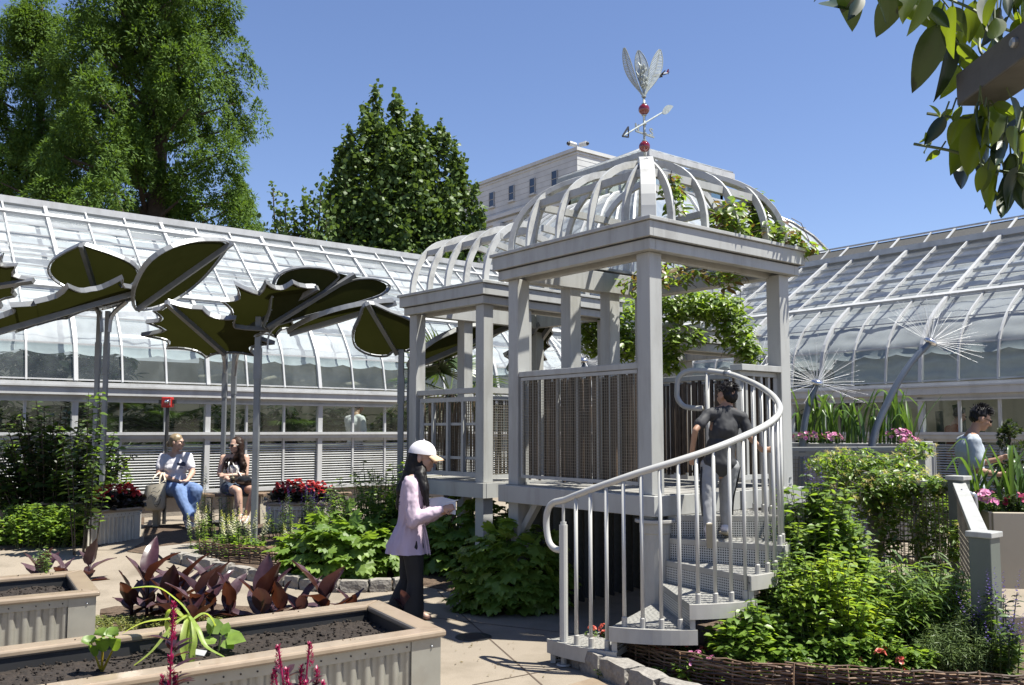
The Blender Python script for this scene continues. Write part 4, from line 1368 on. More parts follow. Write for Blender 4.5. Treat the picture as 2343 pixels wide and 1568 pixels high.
# ================================================================== leaf-shaped shade canopies
def leaf_panel(t, base, tip, half, outline, fold=0.10, curl=0.0, smooth_n=3, name='leaf_panel', rim_h=.062):
    """one canopy leaf. outline: list of (t along midrib, w across, + to the half side); fold lifts the edges"""
    base = V(base); tip = V(tip); half = V(half)
    ax = tip - base
    nup = half.cross(ax)
    if nup.z < 0: nup = -nup
    nup.normalize()
    def pt(q):
        return base + ax * q[0] + half * q[1] + nup * (fold * half.length * abs(q[1]) + curl * q[0] ** 2 * ax.length)
    pts = [V((q[0], q[1], 0)) for q in outline]
    if smooth_n > 1:
        pts = catmull(pts + [pts[0]], smooth_n)[:-1]
    world = [pt((p.x, p.y)) for p in pts]
    # membrane: fan from the midrib
    mb = MB(); n = len(pts)
    ins = .955
    cx = sum(p.x for p in pts) / n
    vs = []; 
    for p in pts:
        vs.append(pt((cx + (p.x - cx) * ins, p.y * ins)))
    k = len(vs)
    for p in pts:
        vs.append(pt((min(1, max(0, cx + (p.x - cx) * ins)), 0)))
    fs = [(i, (i + 1) % k, (i + 1) % k + k, i + k) for i in range(k)]
    mb.add(vs, fs)
    lp = mb.build(name, 'canopy_cloth', t)
    mb = MB()
    vs = []; th = .018
    for i, p in enumerate(world):
        tng = (world[(i + 1) % n] - world[i - 1]).normalized()
        o = tng.cross(nup).normalized()
        vs += [p - o * th / 2 - nup * rim_h * .4, p + o * th / 2 - nup * rim_h * .4, p + o * th / 2 + nup * rim_h * .6, p - o * th / 2 + nup * rim_h * .6]
    fs = []
    for i in range(n):
        for j in range(4):
            fs.append((i * 4 + j, i * 4 + (j + 1) % 4, (i + 1) % n * 4 + (j + 1) % 4, (i + 1) % n * 4 + j))
    mb.add(vs, fs); mb.build('rim', 'rim_steel', lp)
    mb = MB(); e = max(p.x for p in pts); b = min(p.x for p in pts)
    mb.beam(pt((max(b, 0), 0)) - nup * .03, pt((e + .02, 0)) - nup * .03, .05, .065, nup); mb.build('midrib', 'rim_steel', lp)
    mb = MB()
    for i in range(0, n, 2):
        q = vs[i * 4]; p = pts[i]
        c = pt((cx + (p.x - cx) * (ins + .012), p.y * (ins + .012)))
        mb.beam(world[i], pt((cx + (p.x - cx) * ins, p.y * ins)), .006, .006)
        mb.ball(c - nup * .004, .009, seg=5, rings=3)
    mb.build('lacing', 'white_plastic', lp, kind='stuff')
    return lp

OVATE = [(0, .05), (.04, .45), (.18, .85), (.38, 1.0), (.6, .86), (.8, .5), (.93, .2), (1, 0), (.93, -.2), (.8, -.5), (.6, -.86), (.38, -1.0), (.18, -.85), (.04, -.45), (0, -.05)]
LANCE = [(0, .08), (.1, .55), (.3, .95), (.5, 1.0), (.7, .8), (.88, .42), (1, 0), (.88, -.42), (.7, -.8), (.5, -1.0), (.3, -.95), (.1, -.55), (0, -.08)]
HEART = [(.08, .0), (-.03, .3), (.05, .75), (.25, 1.0), (.5, .85), (.75, .45), (1, 0), (.75, -.45), (.5, -.85), (.25, -1.0), (.05, -.75), (-.03, -.3)]
def lobed(n=4):
    r = []; 
    for k in range(n * 2 + 1):
        f = k / (n * 2)
        env = .35 + .65 * math.sin(PI * min(1, f * .85 + .12))
        r.append((f, env * (1.0 if k % 2 else .62)))
    r[-1] = (1.0, .0)
    return r + [(a, -b) for a, b in reversed(r[:-1])]
def scal(seg, n=5, depth=.12):
    """arc-ed edges between sharp points"""
    out = []
    for i in range(len(seg) - 1):
        a = V((*seg[i], 0)); b = V((*seg[i + 1], 0)); m = V((.35, 0, 0))
        for k in range(n):
            f = k / n; p = a.lerp(b, f); s = depth * 4 * f * (1 - f)
            p = p + (m - p) * s
            out.append((p.x, p.y))
    return out
MAPLE_R = [(0, .06), (-.1, .45), (.06, .55), (.1, .98), (.26, .8), (.36, 1.15), (.46, .62), (.62, .78), (.68, .45), (.84, .42), (1.0, 0)]
MAPLE = scal(MAPLE_R + [(a, -b) for a, b in reversed(MAPLE_R[:-1])], 3, .06)
OAK = scal([(0, .1), (.12, .75), (.3, .6), (.42, 1.0), (.6, .72), (.72, .85), (.85, .5), (1.0, 0), (.85, -.5), (.72, -.85), (.6, -.72), (.42, -1.0), (.3, -.6), (.12, -.75), (0, -.1)], 4, .16)
GINKGO = [(0, .05), (.25, .32), (.55, .72), (.8, .98), (.97, .86), (1.03, .5), (1.0, .25), (.93, .12), (.7, .03), (.7, -.03), (.93, -.12), (1.0, -.25), (1.03, -.5), (.97, -.86), (.8, -.98), (.55, -.72), (.25, -.32), (0, -.05)]

def pole(t, x, ytop, depth, r=.035, ybase=None, name='pole'):
    p1 = P(x, ytop, depth); p0 = V((p1.x, p1.y, gz(p1.x, p1.y) - .02))
    mb = MB(); mb.beam(p0, p1, r * 2, r * 2, V((0, 1, 0))); o = mb.build(name, 'pole_steel', t, bevel=.004)
    mb = MB(); mb.beam(V((p1.x, p1.y, lerp(p0.z, p1.z, .72))), V((p1.x, p1.y, lerp(p0.z, p1.z, .86))), r * 2.35, r * 2.35, V((0, 1, 0))); mb.build('sleeve', 'pole_steel', o)
    mb = MB(); mb.box(p0 + Z * .03, .2, .2, .02); mb.build('base_plate', 'galv', o)
    return p1

def canopy_a():
    D = 11.6
    c = P(238, 700, D)
    t = thing('leaf_canopy', 'steel canopy with a round leaf and a long pointed leaf at left', 'canopy', V((c.x, c.y, gz(c.x, c.y))), 'leaf shaped shade canopies')
    pole(t, 228, 712, D, .027); p2 = pole(t, 247, 712, D - .1, .027)
    mb = MB(); mb.tube(catmull([P(249, 760, D - .1), P(256, 722, D - .1), P(290, 690, D - .1)], 4), .03, 6); mb.build('bracket', 'galv', t)
    mb = MB(); mb.tube(catmull([P(232, 760, D), P(228, 722, D), P(210, 690, D)], 4), .03, 6); mb.build('bracket', 'galv', t)
    leaf_panel(t, P(224, 676, D), P(188, 560, D - .75), P(315, 640, D - .2) - P(212, 640, D - .2), OVATE, fold=.14)
    leaf_panel(t, P(310, 706, D), P(523, 556, D + .15), (P(450, 668, D + .55) - P(418, 622, D - .35)) * .9, LANCE, fold=.10)
    leaf_panel(t, P(322, 662, D - .1), P(-90, 778, D - 1.2), (P(120, 745, D + .2) - P(120, 690, D - 1.0)) * .62, OAK, fold=.10, smooth_n=1)
    leaf_panel(t, P(195, 702, D + .1), P(326, 672, D + .25), (P(260, 716, D + .6) - P(260, 676, D - .1)) * .55, OVATE, fold=.12)
def canopy_far_left():
    D = 11.0
    c = P(-190, 690, D)
    t = thing('leaf_canopy', 'lobed steel leaf canopy cut off by the left edge of the view', 'canopy', V((c.x, c.y, gz(c.x, c.y))), 'leaf shaped shade canopies')
    pole(t, -190, 690, D)
    leaf_panel(t, P(-185, 680, D), P(74, 640, D - .3), (P(-40, 715, D + .2) - P(-40, 580, D - .5)) * .52, OAK, fold=.12, smooth_n=1)
def canopy_b():
    D = 11.5
    c = P(530, 790, D)
    t = thing('leaf_canopy', 'steel canopy with two jagged maple leaves and a ginkgo leaf beside the seated women', 'canopy', V((c.x, c.y, gz(c.x, c.y))), 'leaf shaped shade canopies')
    pole(t, 516, 800, D + 2.1, .03); pole(t, 537, 790, D + 2.2, .03); pole(t, 592, 725, D - .2, .036)
    for x, y in ((516, 800), (537, 790)):
        mb = MB(); mb.beam(P(x, y + 2, D + 2.15), P(x, y + 2, D - .02), .05, .06); mb.build('support_arm', 'pole_steel', t)
    for x, s in ((516, -1), (537, 1)):
        mb = MB(); mb.tube(catmull([P(x, 860, D + 2.1), P(x + s * 4, 825, D + 2.0), P(x + s * 10, 800, D + 1.7)], 4), .025, 6); mb.build('bracket', 'galv', t)
    mb = MB(); mb.tube(catmull([P(612, 800, D - .3), P(616, 765, D - .3), P(640, 740, D - .3)], 4), .012, 6); mb.build('bracket', 'galv', t)
    leaf_panel(t, P(515, 806, D), P(384, 690, D - .9), (P(560, 755, D - .5) - P(318, 765, D - .5)) * .54, MAPLE, fold=.05, smooth_n=1)
    leaf_panel(t, P(560, 752, D), P(722, 656, D - .35), (P(700, 745, D + .6) - P(600, 668, D - .9)) * .58, MAPLE, fold=.08, smooth_n=1)
    leaf_panel(t, P(610, 748, D - .35), P(800, 632, D - .1), (P(880, 672, D + .4) - P(640, 626, D - .55)) * .50, GINKGO, fold=.05)
    leaf_panel(t, P(660, 760, D + .2), P(900, 690, D + .4), (P(790, 735, D + .7) - P(790, 712, D + .0)) * .6, LANCE, fold=.06)
def canopy_c():
    D = 11.2
    c = P(920, 800, D)
    t = thing('leaf_canopy', 'steel canopy with a heart leaf and long pointed leaves behind the small pavilion', 'canopy', V((c.x, c.y, gz(c.x, c.y))), 'leaf shaped shade canopies')
    pole(t, 918, 800, D); pole(t, 938, 830, D + .1, .03)
    leaf_panel(t, P(906, 806, D), P(840, 694, D - .7), (P(950, 735, D - .3) - P(826, 765, D - .4)) * .62, HEART, fold=.10)
    leaf_panel(t, P(935, 840, D), P(1165, 742, D + .5), (P(1050, 810, D + .6) - P(1040, 768, D - .2)) * .62, LANCE, fold=.08)
    leaf_panel(t, P(1185, 845, D + 1.2), P(1262, 735, D + .4), (P(1250, 810, D + 1.3) - P(1190, 780, D + .7)) * .6, MAPLE, fold=.08, smooth_n=1)
canopy_a(); canopy_far_left(); canopy_b(); canopy_c()

# ================================================================== corrugated planters
def wave_strip(p0, p1, out, z0, z1, period=.075, amp=.012):
    d = p1 - p0; L = d.length; d.normalize(); n = max(8, int(L / period * 8))
    mb = MB()
    for i in range(n + 1):
        s = L * i / n
        w = amp * max(-1, min(1, 1.7 * math.sin(2 * PI * s / period)))
        p = p0 + d * s + out * w
        mb.v += [tuple(p + Z * z0), tuple(p + Z * z1)]
    for i in range(n):
        a = i * 2; mb.f.append((a, a + 2, a + 3, a + 1)); mb.mi.append(0)
    return mb

def planter(label, corner, dl, L, dw, Wd, zc, g=0.0, capw=.13, m='corrugated', period=.075, soil=True, post=.14, group=None, cap='cap_wood'):
    """corner: plan point of near cap corner; dl along length, dw along width; zc cap top height"""
    c = V((corner.x, corner.y, 0)); dl = V((dl.x, dl.y, 0)).normalized(); dw = V((dw.x, dw.y, 0)).normalized()
    t = thing('raised_planter', label, 'planter', c + dl * L / 2 + dw * Wd / 2 + Z * g, group)
    def Q(a, b, z): return c + dl * a + dw * b + Z * z
    ov = .035; th = .045
    # mitred cap boards
    quads = [((0, 0), (L, 0), (L - capw, capw), (capw, capw)), ((0, Wd), (L, Wd), (L - capw, Wd - capw), (capw, Wd - capw)),
             ((0, 0), (0, Wd), (capw, Wd - capw), (capw, capw)), ((L, 0), (L, Wd), (L - capw, Wd - capw), (L - capw, capw))]
    for q in quads:
        mb = MB(); mb.prism([Q(a, b, zc - th) for a, b in q], Z * th); o = mb.build('cap_board', cap, t, bevel=.014)
    sides = [(Q(ov, ov, 0), Q(L - ov, ov, 0), -dw), (Q(ov, Wd - ov, 0), Q(L - ov, Wd - ov, 0), dw), (Q(ov, ov, 0), Q(ov, Wd - ov, 0), -dl), (Q(L - ov, ov, 0), Q(L - ov, Wd - ov, 0), dl)]
    for p0, p1, out in sides:
        mb = wave_strip(p0 - out * .02, p1 - out * .02, out, g, zc - th, period); mb.build('corrugated_side', m, t, smooth=True)
        d = (p1 - p0).normalized()
        mb = MB(); mb.obox((p0 + p1) / 2 + Z * (zc - th - .03) - out * .004, d * ((p1 - p0).length / 2), out * .006, Z * .03); mb.build('edge_strip', m, t)
        for e, sg in ((p0, 1), (p1, -1)):
            mb = MB(); mb.obox(e + d * (sg * post / 2) + Z * ((g + zc - th) / 2) - out * .001, d * (post / 2), out * .010, Z * ((zc - th - g) / 2 - .002)); cp = mb.build('corner_plate', m, t)
            mb = MB(); mb.ball(e + d * (sg * post * .3) + Z * (zc - th - .05) + out * .01, .009, seg=8, rings=5); mb.build('bolt', 'galv', cp, smooth=True)
        mb = MB(); n = int((p1 - p0).length / (period * 1.0))
        for i in range(n):
            mb.ball(p0 + d * (period * (i + .5)) + Z * (zc - th - .032) + out * .004, .0055, seg=6, rings=4)
        mb.build('screws', 'screw', t, kind='stuff')
    # inner lining and soil
    iw = max(capw - .02, .075)
    for (a0, b0, a1, b1) in ((iw, iw, L - iw, iw), (iw, Wd - iw, L - iw, Wd - iw), (iw, iw, iw, Wd - iw), (L - iw, iw, L - iw, Wd - iw)):
        mb = MB(); mb.beam(Q(a0, b0, zc - .16), Q(a1, b1, zc - .16), .012, .24); mb.build('lining', 'dark', t)
    if soil:
        mb = MB(); nx, ny = int((L - 2 * iw) / .03), int((Wd - 2 * iw) / .03)
        nx = min(nx, 160)
        for j in range(ny + 1):
            for i in range(nx + 1):
                a = lerp(iw, L - iw, i / nx); b = lerp(iw, Wd - iw, j / ny)
                z = zc - .115 + .03 * mnoise.noise(V((a * 2.2, b * 3, zc))) + .014 * mnoise.noise(V((a * 17, b * 17, 1))) + rnd(-.006, .006)
                mb.v.append(tuple(Q(a, b, z)))
        for j in range(ny):
            for i in range(nx):
                q = j * (nx + 1) + i
                mb.f.append((q, q + 1, q + nx + 2, q + nx + 1)); mb.mi.append(0)
        mb.build('soil', 'soil', t, smooth=False)
        mb = MB()
        for k in range(int(260 * L * Wd)):
            a = rnd(iw, L - iw); b = rnd(iw, Wd - iw); r = rnd(.004, .013)
            mb.ball(Q(a, b, zc - .105 + .03 * mnoise.noise(V((a * 2.2, b * 3, zc)))), r, r * .8, r * .7, seg=5, rings=3)
        for k in range(int(26 * L)):
            side_ = rnd(0, 1) < .5
            a = rnd(.02, L - .02); b = rnd(.02, capw) if side_ else rnd(Wd - capw, Wd - .02)
            if mnoise.noise(V((a * 3, b, zc * 9))) < .05: continue
            r = rnd(.002, .007); mb.ball(Q(a, b, zc + r * .4), r, r, r * .6, seg=5, rings=3)
        mb.build('soil_crumbs', 'soil', t, kind='stuff')
    return Q

ZC1 = .43
k1 = PZ(1022, 1440, ZC1); k2 = PZ(866, 1371, ZC1)
NQ = planter('large corrugated metal planter with tan wooden cap in the near foreground', k1, PZ(190, 1568, ZC1) - k1, 4.6, k2 - k1, (k2 - k1).length, ZC1, capw=.15, period=.092, post=.2)
ZC2 = .385
j1 = PZ(230, 1352, ZC2); j2 = PZ(189, 1303, ZC2)
LQ = planter('corrugated metal planter with tan cap at the left edge behind the large one', j1, PZ(0, 1373, ZC2) - j1, 3.0, j2 - j1, (j2 - j1).length, ZC2, capw=.15, period=.092, post=.19)
g1 = PG(322, 1228); g2 = PG(186, 1243)
ztop = .28 + .40
BQ = planter('small corrugated planter full of red begonias under the left canopy', PZ(325, 1159, g1.z + .4), PZ(180, 1176, g2.z + .4) - PZ(325, 1159, g1.z + .4), .80, V((-.35, .94, 0)), .52, g1.z + .40, g=min(g1.z, g2.z), capw=.05, m='corrugated_pale', period=.06, post=.07)
g3 = PG(612, 1215)
BQ2 = planter('small corrugated planter of red begonias right of the seated women', PZ(745, 1150, .68), PZ(605, 1150, .68) - PZ(745, 1150, .68), .85, V((.2, .98, 0)), .5, .68, g=.26, capw=.05, m='corrugated_pale', period=.06, post=.07)

# ================================================================== benches
def bench(label, p, dl, L, w=.4, h=.46, slats=5):
    g = p.z; dl = dl.normalized(); dw = V((-dl.y, dl.x, 0))
    t = thing('garden_bench', label, 'bench', p, 'benches by the greenhouse')
    for k in range(slats):
        b = lerp(-w / 2, w / 2, (k + .5) / slats)
        mb = MB(); mb.beam(p + dw * b - dl * L / 2 + Z * (h - .02), p + dw * b + dl * L / 2 + Z * (h - .02), w / slats - .012, .04); mb.build('seat_slat', 'bench_wood', t, bevel=.004)
    for s in (-1, 1):
        q = p + dl * (s * (L / 2 - .12))
        mb = MB(); mb.prism([q - dw * (w * .48) + Z * (h - .045), q + dw * (w * .48) + Z * (h - .045), q + dw * (w * .36), q - dw * (w * .36)], dl * .07); mb.build('support', 'bench_stone', t, bevel=.006)
bA = PG(405, 1206); bA = V((bA.x, bA.y + .12, bA.z))
bB = PG(548, 1203); bB = V((bB.x, bB.y + .12, bB.z))
bench('bench with pale supports under the woman in the white tee', bA, V((1, .25, 0)), .95, .42, .46)
bench('dark slatted bench under the woman with sunglasses', bB, V((1, .0, 0)), .72, .42, .46)
bb = PG(110, 1238); bench('bench with brown plank seat behind the bright shrub at left', V((bb.x, bb.y + .5, bb.z)), V((1, .25, 0)), .62, .3, .46, 3)
bb = PG(755, 1200); bench('bench with brown plank seat near the leafy shrub beside the small pavilion', V((bb.x, bb.y, bb.z)), V((1, .25, 0)), .6, .3, .46, 3)

# ================================================================== fire alarm beacon
q = PG(381, 1130); q = V((P(381, 1000, 13.3).x, 13.3, .28))
t = thing('alarm_beacon', 'red alarm box with a strobe on a black post in front of the greenhouse', 'alarm', q)
zt_ = P(381, 921, 13.3).z
mb = MB(); mb.tube([q, V((q.x, q.y, zt_))], .028, 8); mb.build('post', 'dark', t)
mb = MB(); mb.box(V((q.x, q.y, zt_)), .15, .12, .155); bx = mb.build('alarm_box', 'alarm_red', t, bevel=.015)
mb = MB(); mb.ball((q.x + .01, q.y - .062, zt_ + .01), .036, .02, .03, seg=12, rings=8); mb.build('strobe_lens', 'chrome', bx, smooth=True)
mb = MB(); mb.box(V((q.x - .1, q.y, zt_ + .01)), .05, .05, .06); mb.box(V((q.x + .1, q.y, zt_ + .01)), .05, .05, .06); mb.build('side_horns', 'dark', bx)
mb = MB()
for k in range(4): mb.box(V((q.x + .058, q.y - .0615, zt_ - .035 + k * .024)), .012, .002, .016)
mb.build('lettering', 'white_plastic', bx)

# ================================================================== steel dandelions
def dandelion(label, hub, stem, R, ax, n=85, seed=1, spread=1.9):
    rr = random.Random(seed)
    t = thing('dandelion_sculpture', label, 'sculpture', stem[0], 'steel dandelion sculptures')
    path = catmull(stem + [hub], 6)
    mb = MB(); mb.tube(path, [lerp(.05, .036, i / (len(path) - 1)) for i in range(len(path))], 10); mb.build('stem', 'steel_blue', t, smooth=True)
    ax = V(ax).normalized()
    mb = MB(); mb.lathe(hub, [(.03, -.03), (.085, -.012), (.085, .012), (.06, .035), (.025, .05)], 18, ax); mb.build('hub', 'chrome', t, smooth=True)
    mb = MB(); a1 = ax.cross(V((.3, .5, .8))).normalized(); a2 = ax.cross(a1)
    for k in range(n):
        th = math.acos(1 - (k + .5) / n * (1 - math.cos(spread))); ph = k * 2.39996 + rr.uniform(-.2, .2)
        d = ax * math.cos(th) + (a1 * math.cos(ph) + a2 * math.sin(ph)) * math.sin(th)
        L = R * rr.uniform(.75, 1.05)
        mb.tube([hub + d * .03, hub + d * L], [.0013, .0009], 4)
        mb.ball(hub + d * L, .006, seg=5, rings=3)
    mb.build('spokes', 'spoke_steel', t, kind='stuff')
D = 11.6
h1 = P(1868, 876, D); dandelion('steel dandelion with low spread spokes right of the pavilion post', h1, [V((P(1828, 1100, D).x, D, .28)), P(1838, 985, D)], .62, V((.1, -.25, 1)), 90, 1, 1.9)
D = 11.2
h2 = P(2128, 783, D); dandelion('tall curved steel dandelion in front of the right greenhouse roof', h2, [V((P(1978, 1100, D).x, D, .28)), P(1992, 1030, D), P(2028, 925, D), P(2078, 838, D)], .66, V((.55, -.2, .9)), 95, 2, 1.55)
D = 12.6
h3 = P(1735, 842, D); dandelion('steel dandelion half hidden behind the right pavilion post', h3, [V((P(1745, 1100, D).x, D, .28)), P(1742, 950, D)], .6, V((-.05, -.1, 1)), 75, 3, 1.9)
D = 13.4
h4 = P(1333, 826, D); dandelion('steel dandelion seen through the large pavilion posts', h4, [V((P(1330, 1100, D).x, D, .28)), P(1331, 950, D)], .6, V((.05, -.1, 1)), 75, 4, 1.9)

# ================================================================== fences on the right
def mesh_fence(label, pts, tops, posts, g, newel=.13, step=.05, m='paint', nm=None):
    nm = nm or m
    t = thing('mesh_fence', label, 'fence', V((pts[0].x, pts[0].y, g)))
    def Q(a, b, z): return V((a, b, z))
    for i, (p, z) in enumerate(zip(pts, tops)):
        if posts[i]:
            w_ = posts[i]
            mb = MB(); mb.box(V((p.x, p.y, (g + z + .03) / 2)), w_, w_, z + .03 - g, U, W); nw = mb.build('newel', nm, t, bevel=.006)
            mb = MB(); mb.box(V((p.x, p.y, z + .045)), w_ + .03, w_ + .03, .04, U, W); mb.build('newel_cap', m, nw, bevel=.006)
    for i in range(len(pts) - 1):
        p, q = pts[i], pts[i + 1]; d = (q - p); d.z = 0; L = d.length; d.normalize(); n = d.cross(Z)
        a = p + d * (posts[i] / 2 if posts[i] else 0); b = q - d * (posts[i + 1] / 2 if posts[i + 1] else 0)
        za, zb = tops[i], tops[i + 1]
        A = lambda f, z: V((lerp(a.x, b.x, f), lerp(a.y, b.y, f), z))
        mb = MB(); mb.beam(A(0, za - .02), A(1, zb - .02), .11, .05); mb.build('top_rail', m, t, bevel=.005)
        mb = MB(); mb.beam(A(0, za - .085), A(1, zb - .085), .045, .05); mb.build('panel_rail', m, t)
        mb = MB(); mb.beam(A(0, g + .06), A(1, g + .06), .045, .05); mb.build('panel_rail', m, t)
        k = max(1, int(L / .75))
        for j in range(1, k + 1):
            f = j / (k + 1)
            mb = MB(); mb.beam(A(f, g + .06), A(f, lerp(za, zb, f) - .085), .03, .03, n); mb.build('stile', m, t)
        mb = MB(); nn = int(L / step)
        for j in range(1, nn):
            f = j / nn; zt2 = lerp(za, zb, f) - .1
            c = A(f, (g + .08 + zt2) / 2) + n * .025
            mb.obox(c, d * .0028, n * .0028, Z * ((zt2 - g - .08) / 2))
        zz = g + .08
        while zz < min(za, zb) - .1:
            mb.beam(A(0, zz) + n * .031, A(1, zz) + n * .031, .0056, .0056); zz += step
        mb.build('wire_mesh', 'wire', t, kind='stuff')
    return t
posts_m = []
f0 = P(1800, 1022, 11.0); f1 = P(2108, 1026, 10.3)
mesh_fence('grey mesh fence behind the clematis below the iris planter', [V((f0.x, f0.y, 0)), V((f1.x, f1.y, 0))], [1.44, 1.46], [0, .15], .12)
f2 = P(2000, 1110, 9.2); f3 = P(2192, 1092, 8.3); f4 = P(2250, 1215, 6.15)
mesh_fence('grey mesh fence with a sloping near rail beside the raised path at right', [V((f2.x, f2.y, 0)), V((f3.x, f3.y, 0)), V((f4.x, f4.y, 0))], [1.16, 1.17, .905], [.12, .14, .145], 0.0, nm='green_grey')
# handrail stub on the raised path
q = P(2232, 1180, 7.9)
t = thing('path_handrail', 'short bent steel handrail end behind the grey newel at right', 'handrail', V((q.x, q.y, .22)))
mb = MB(); mb.tube(catmull([V((q.x, q.y, .22)), V((q.x, q.y, 1.0)), V((q.x - .03, q.y, 1.09)), V((q.x - .12, q.y, 1.12))], 5), .022, 10); mb.build('rail', 'alu', t, smooth=True)

# raised path on the right, with a step edge
zr_ = .22
e0 = PZ(2272, 1372, zr_); e1 = PZ(2420, 1372, zr_)
mb = MB()
poly = [V((f4.x + .12, f4.y + .9, 0)), V((f4.x + 4.5, f4.y + .9, 0)), V((f4.x + 6.5, f3.y + 6, 0)), V((f3.x + .8, f3.y + 5, 0)), V((f3.x + .1, f3.y + .1, 0))]
mb.prism(poly, Z * zr_); structure(mb.build('raised_path', 'concrete', bevel=.01))

# ================================================================== smooth beige boxes holding irises
def box_planter(label, c, dl, L, dw, Wd, z0, z1, m):
    t = thing('box_planter', label, 'planter', V((c.x, c.y, z0)))
    dl = V(dl).normalized(); dw = V(dw).normalized(); c = V((c.x, c.y, 0))
    for (p, q) in ((V((0, 0)), V((L, 0))), (V((0, Wd)), V((L, Wd))), (V((0, 0)), V((0, Wd))), (V((L, 0)), V((L, Wd)))):
        a = c + dl * p.x + dw * p.y; b = c + dl * q.x + dw * q.y
        mb = MB(); mb.beam(a + Z * (z0 + z1) / 2, b + Z * (z0 + z1) / 2, .05, z1 - z0); mb.build('side_panel', m, t, bevel=.008)
    mb = MB(); mb.prism([c + dl * .02 + dw * .02 + Z * (z1 - .1), c + dl * (L - .02) + dw * .02 + Z * (z1 - .1), c + dl * (L - .02) + dw * (Wd - .02) + Z * (z1 - .1), c + dl * .02 + dw * (Wd - .02) + Z * (z1 - .1)], Z * .05)
    mb.build('soil', 'soil', t)
IP1 = P(1800, 1020, 11.7); box_planter('long grey planter of irises behind the mesh fence', IP1, V((1, -.28, 0)), 1.75, V((.28, 1, 0)), .6, .28, P(1800, 1014, 11.7).z, 'paint')
IP2 = P(2268, 1172, 8.3); box_planter('beige box planter with irises at the right edge', IP2, V((1, -.15, 0)), 1.6, V((.15, 1, 0)), .6, zr_ - .01, P(2268, 1172, 8.3).z, 'beige_box')

# ================================================================== near pergola beam at top right
mat('beam_brown', (0.08, 0.077, 0.073), rough=0.6, var=0.15, scale=20, stain=(0.04, 0.036, 0.03), stain_amt=0.4, stain_scale=30)
bz = 2.535
t = thing('pergola_beam', 'dark grey pergola beam end poking in at the top right corner', 'beam', V((1.2, 2.28, bz)))
mb = MB(); mb.beam(V((1.215, 2.28, bz)), V((1.215, -1.8, bz)), .11, .085); mb.build('beam', 'beam_brown', t, bevel=.005)
mb = MB(); mb.lathe(V((1.158, 2.0, bz + .005)), [(.012, -.01), (.012, .006), (.008, .01)], 10, V((-1, 0, 0))); mb.build('bolt', 'galv', t)

# ================================================================== drain, joints, kerbs, wicker
q = PG(1083, 1458)
t = thing('drain_cover', 'small round dark drain cover in the concrete path', 'drain', q)
mb = MB(); mb.lathe(q, [(.145, .0), (.145, .006), (.12, .008), (.02, .008)], 24); mb.build('lid', 'dark', t)
mb = MB(); 
for k in range(5): mb.box(q + V((0, -.08 + k * .04, .0095)), .16 - abs(k - 2) * .03, .012, .002)
mb.build('slots', 'joint', t)

def joint(a, b, w=.012):
    n = 14; mb = MB()
    d = (b - a); d.z = 0; d.normalize(); s = V((-d.y, d.x, 0)) * w / 2
    for i in range(n + 1):
        p = a.lerp(b, i / n)
        for q in (p - s, p + s): mb.v.append((q.x, q.y, gz(q.x, q.y) + .003))
    for i in range(n):
        mb.f.append((i * 2, i * 2 + 1, i * 2 + 3, i * 2 + 2)); mb.mi.append(0)
    o = mb.build('paving_joint', 'joint', ground)
for (x0, y0, x1, y1) in ((0, 1262, 470, 1263), (940, 1408, 1480, 1470), (1080, 1568, 1330, 1520), (380, 1390, 560, 1335), (1000, 1350, 1240, 1568)):
    joint(PG(x0, y0), PG(x1, y1))

def stone_variants(n=4):
    out = []
    for k in range(n):
        bm = bmesh.new(); bmesh.ops.create_cube(bm, size=1.0)
        bmesh.ops.subdivide_edges(bm, edges=bm.edges[:], cuts=2, use_grid_fill=True)
        for v in bm.verts:
            s = V((v.co.x, v.co.y, v.co.z)); l = max(abs(s.x), abs(s.y), abs(s.z))
            c = sum(1 for q in s if abs(q) > .45)
            sh = {1: 1.0, 2: .97, 3: .90}.get(c, 1)
            v.co = s * sh + V((mnoise.noise(s * 2.2 + V((k * 5, 0, 0))), mnoise.noise(s * 2.2 + V((0, k * 5, 9))), mnoise.noise(s * 2.2 + V((7, 0, k * 5))))) * .085
        me = bpy.data.meshes.new('stone'); bm.to_mesh(me); bm.free(); me.materials.append(MATS['granite'])
        out.append(me)
    return out
STONES = stone_variants()
def kerb(label, pts, size=.27, w=.14, h=.13):
    pts = catmull(pts, 10)
    t = thing('granite_kerb', label, 'kerb', pts[0])
    acc = 0; i = 0; last = pts[0]
    L = [0]
    for a, b in zip(pts, pts[1:]): L.append(L[-1] + (b - a).length)
    def at(s):
        for j in range(len(L) - 1):
            if s <= L[j + 1]: return pts[j].lerp(pts[j + 1], (s - L[j]) / max(1e-6, L[j + 1] - L[j]))
        return pts[-1]
    s = 0
    while s < L[-1] - size * .3:
        ln = size * rnd(.75, 1.2)
        a = at(s); b = at(min(L[-1], s + ln)); d = b - a; an = math.atan2(d.y, d.x); c = (a + b) / 2
        link('kerb_stone', random.choice(STONES), t, loc=V((c.x, c.y, gz(c.x, c.y) + h * .36)), rot=(rnd(-.04, .04), rnd(-.04, .04), an + rnd(-.03, .03)), scale=(d.length - .012, w * rnd(.92, 1.08), h * rnd(.9, 1.1)))
        s += ln
kerb('granite kerb stones edging the left flower bed', [PG(400, 1292), PG(470, 1306), PG(560, 1322), PG(640, 1336), PG(740, 1352), PG(850, 1352), PG(960, 1345)])
kerb('granite kerb stones along the right bed below the wicker edging', [PG(1302, 1508), PG(1340, 1528), PG(1420, 1562), PG(1500, 1600), PG(1640, 1640)], .30, .16, .17)
q = PG(1500, 1585)

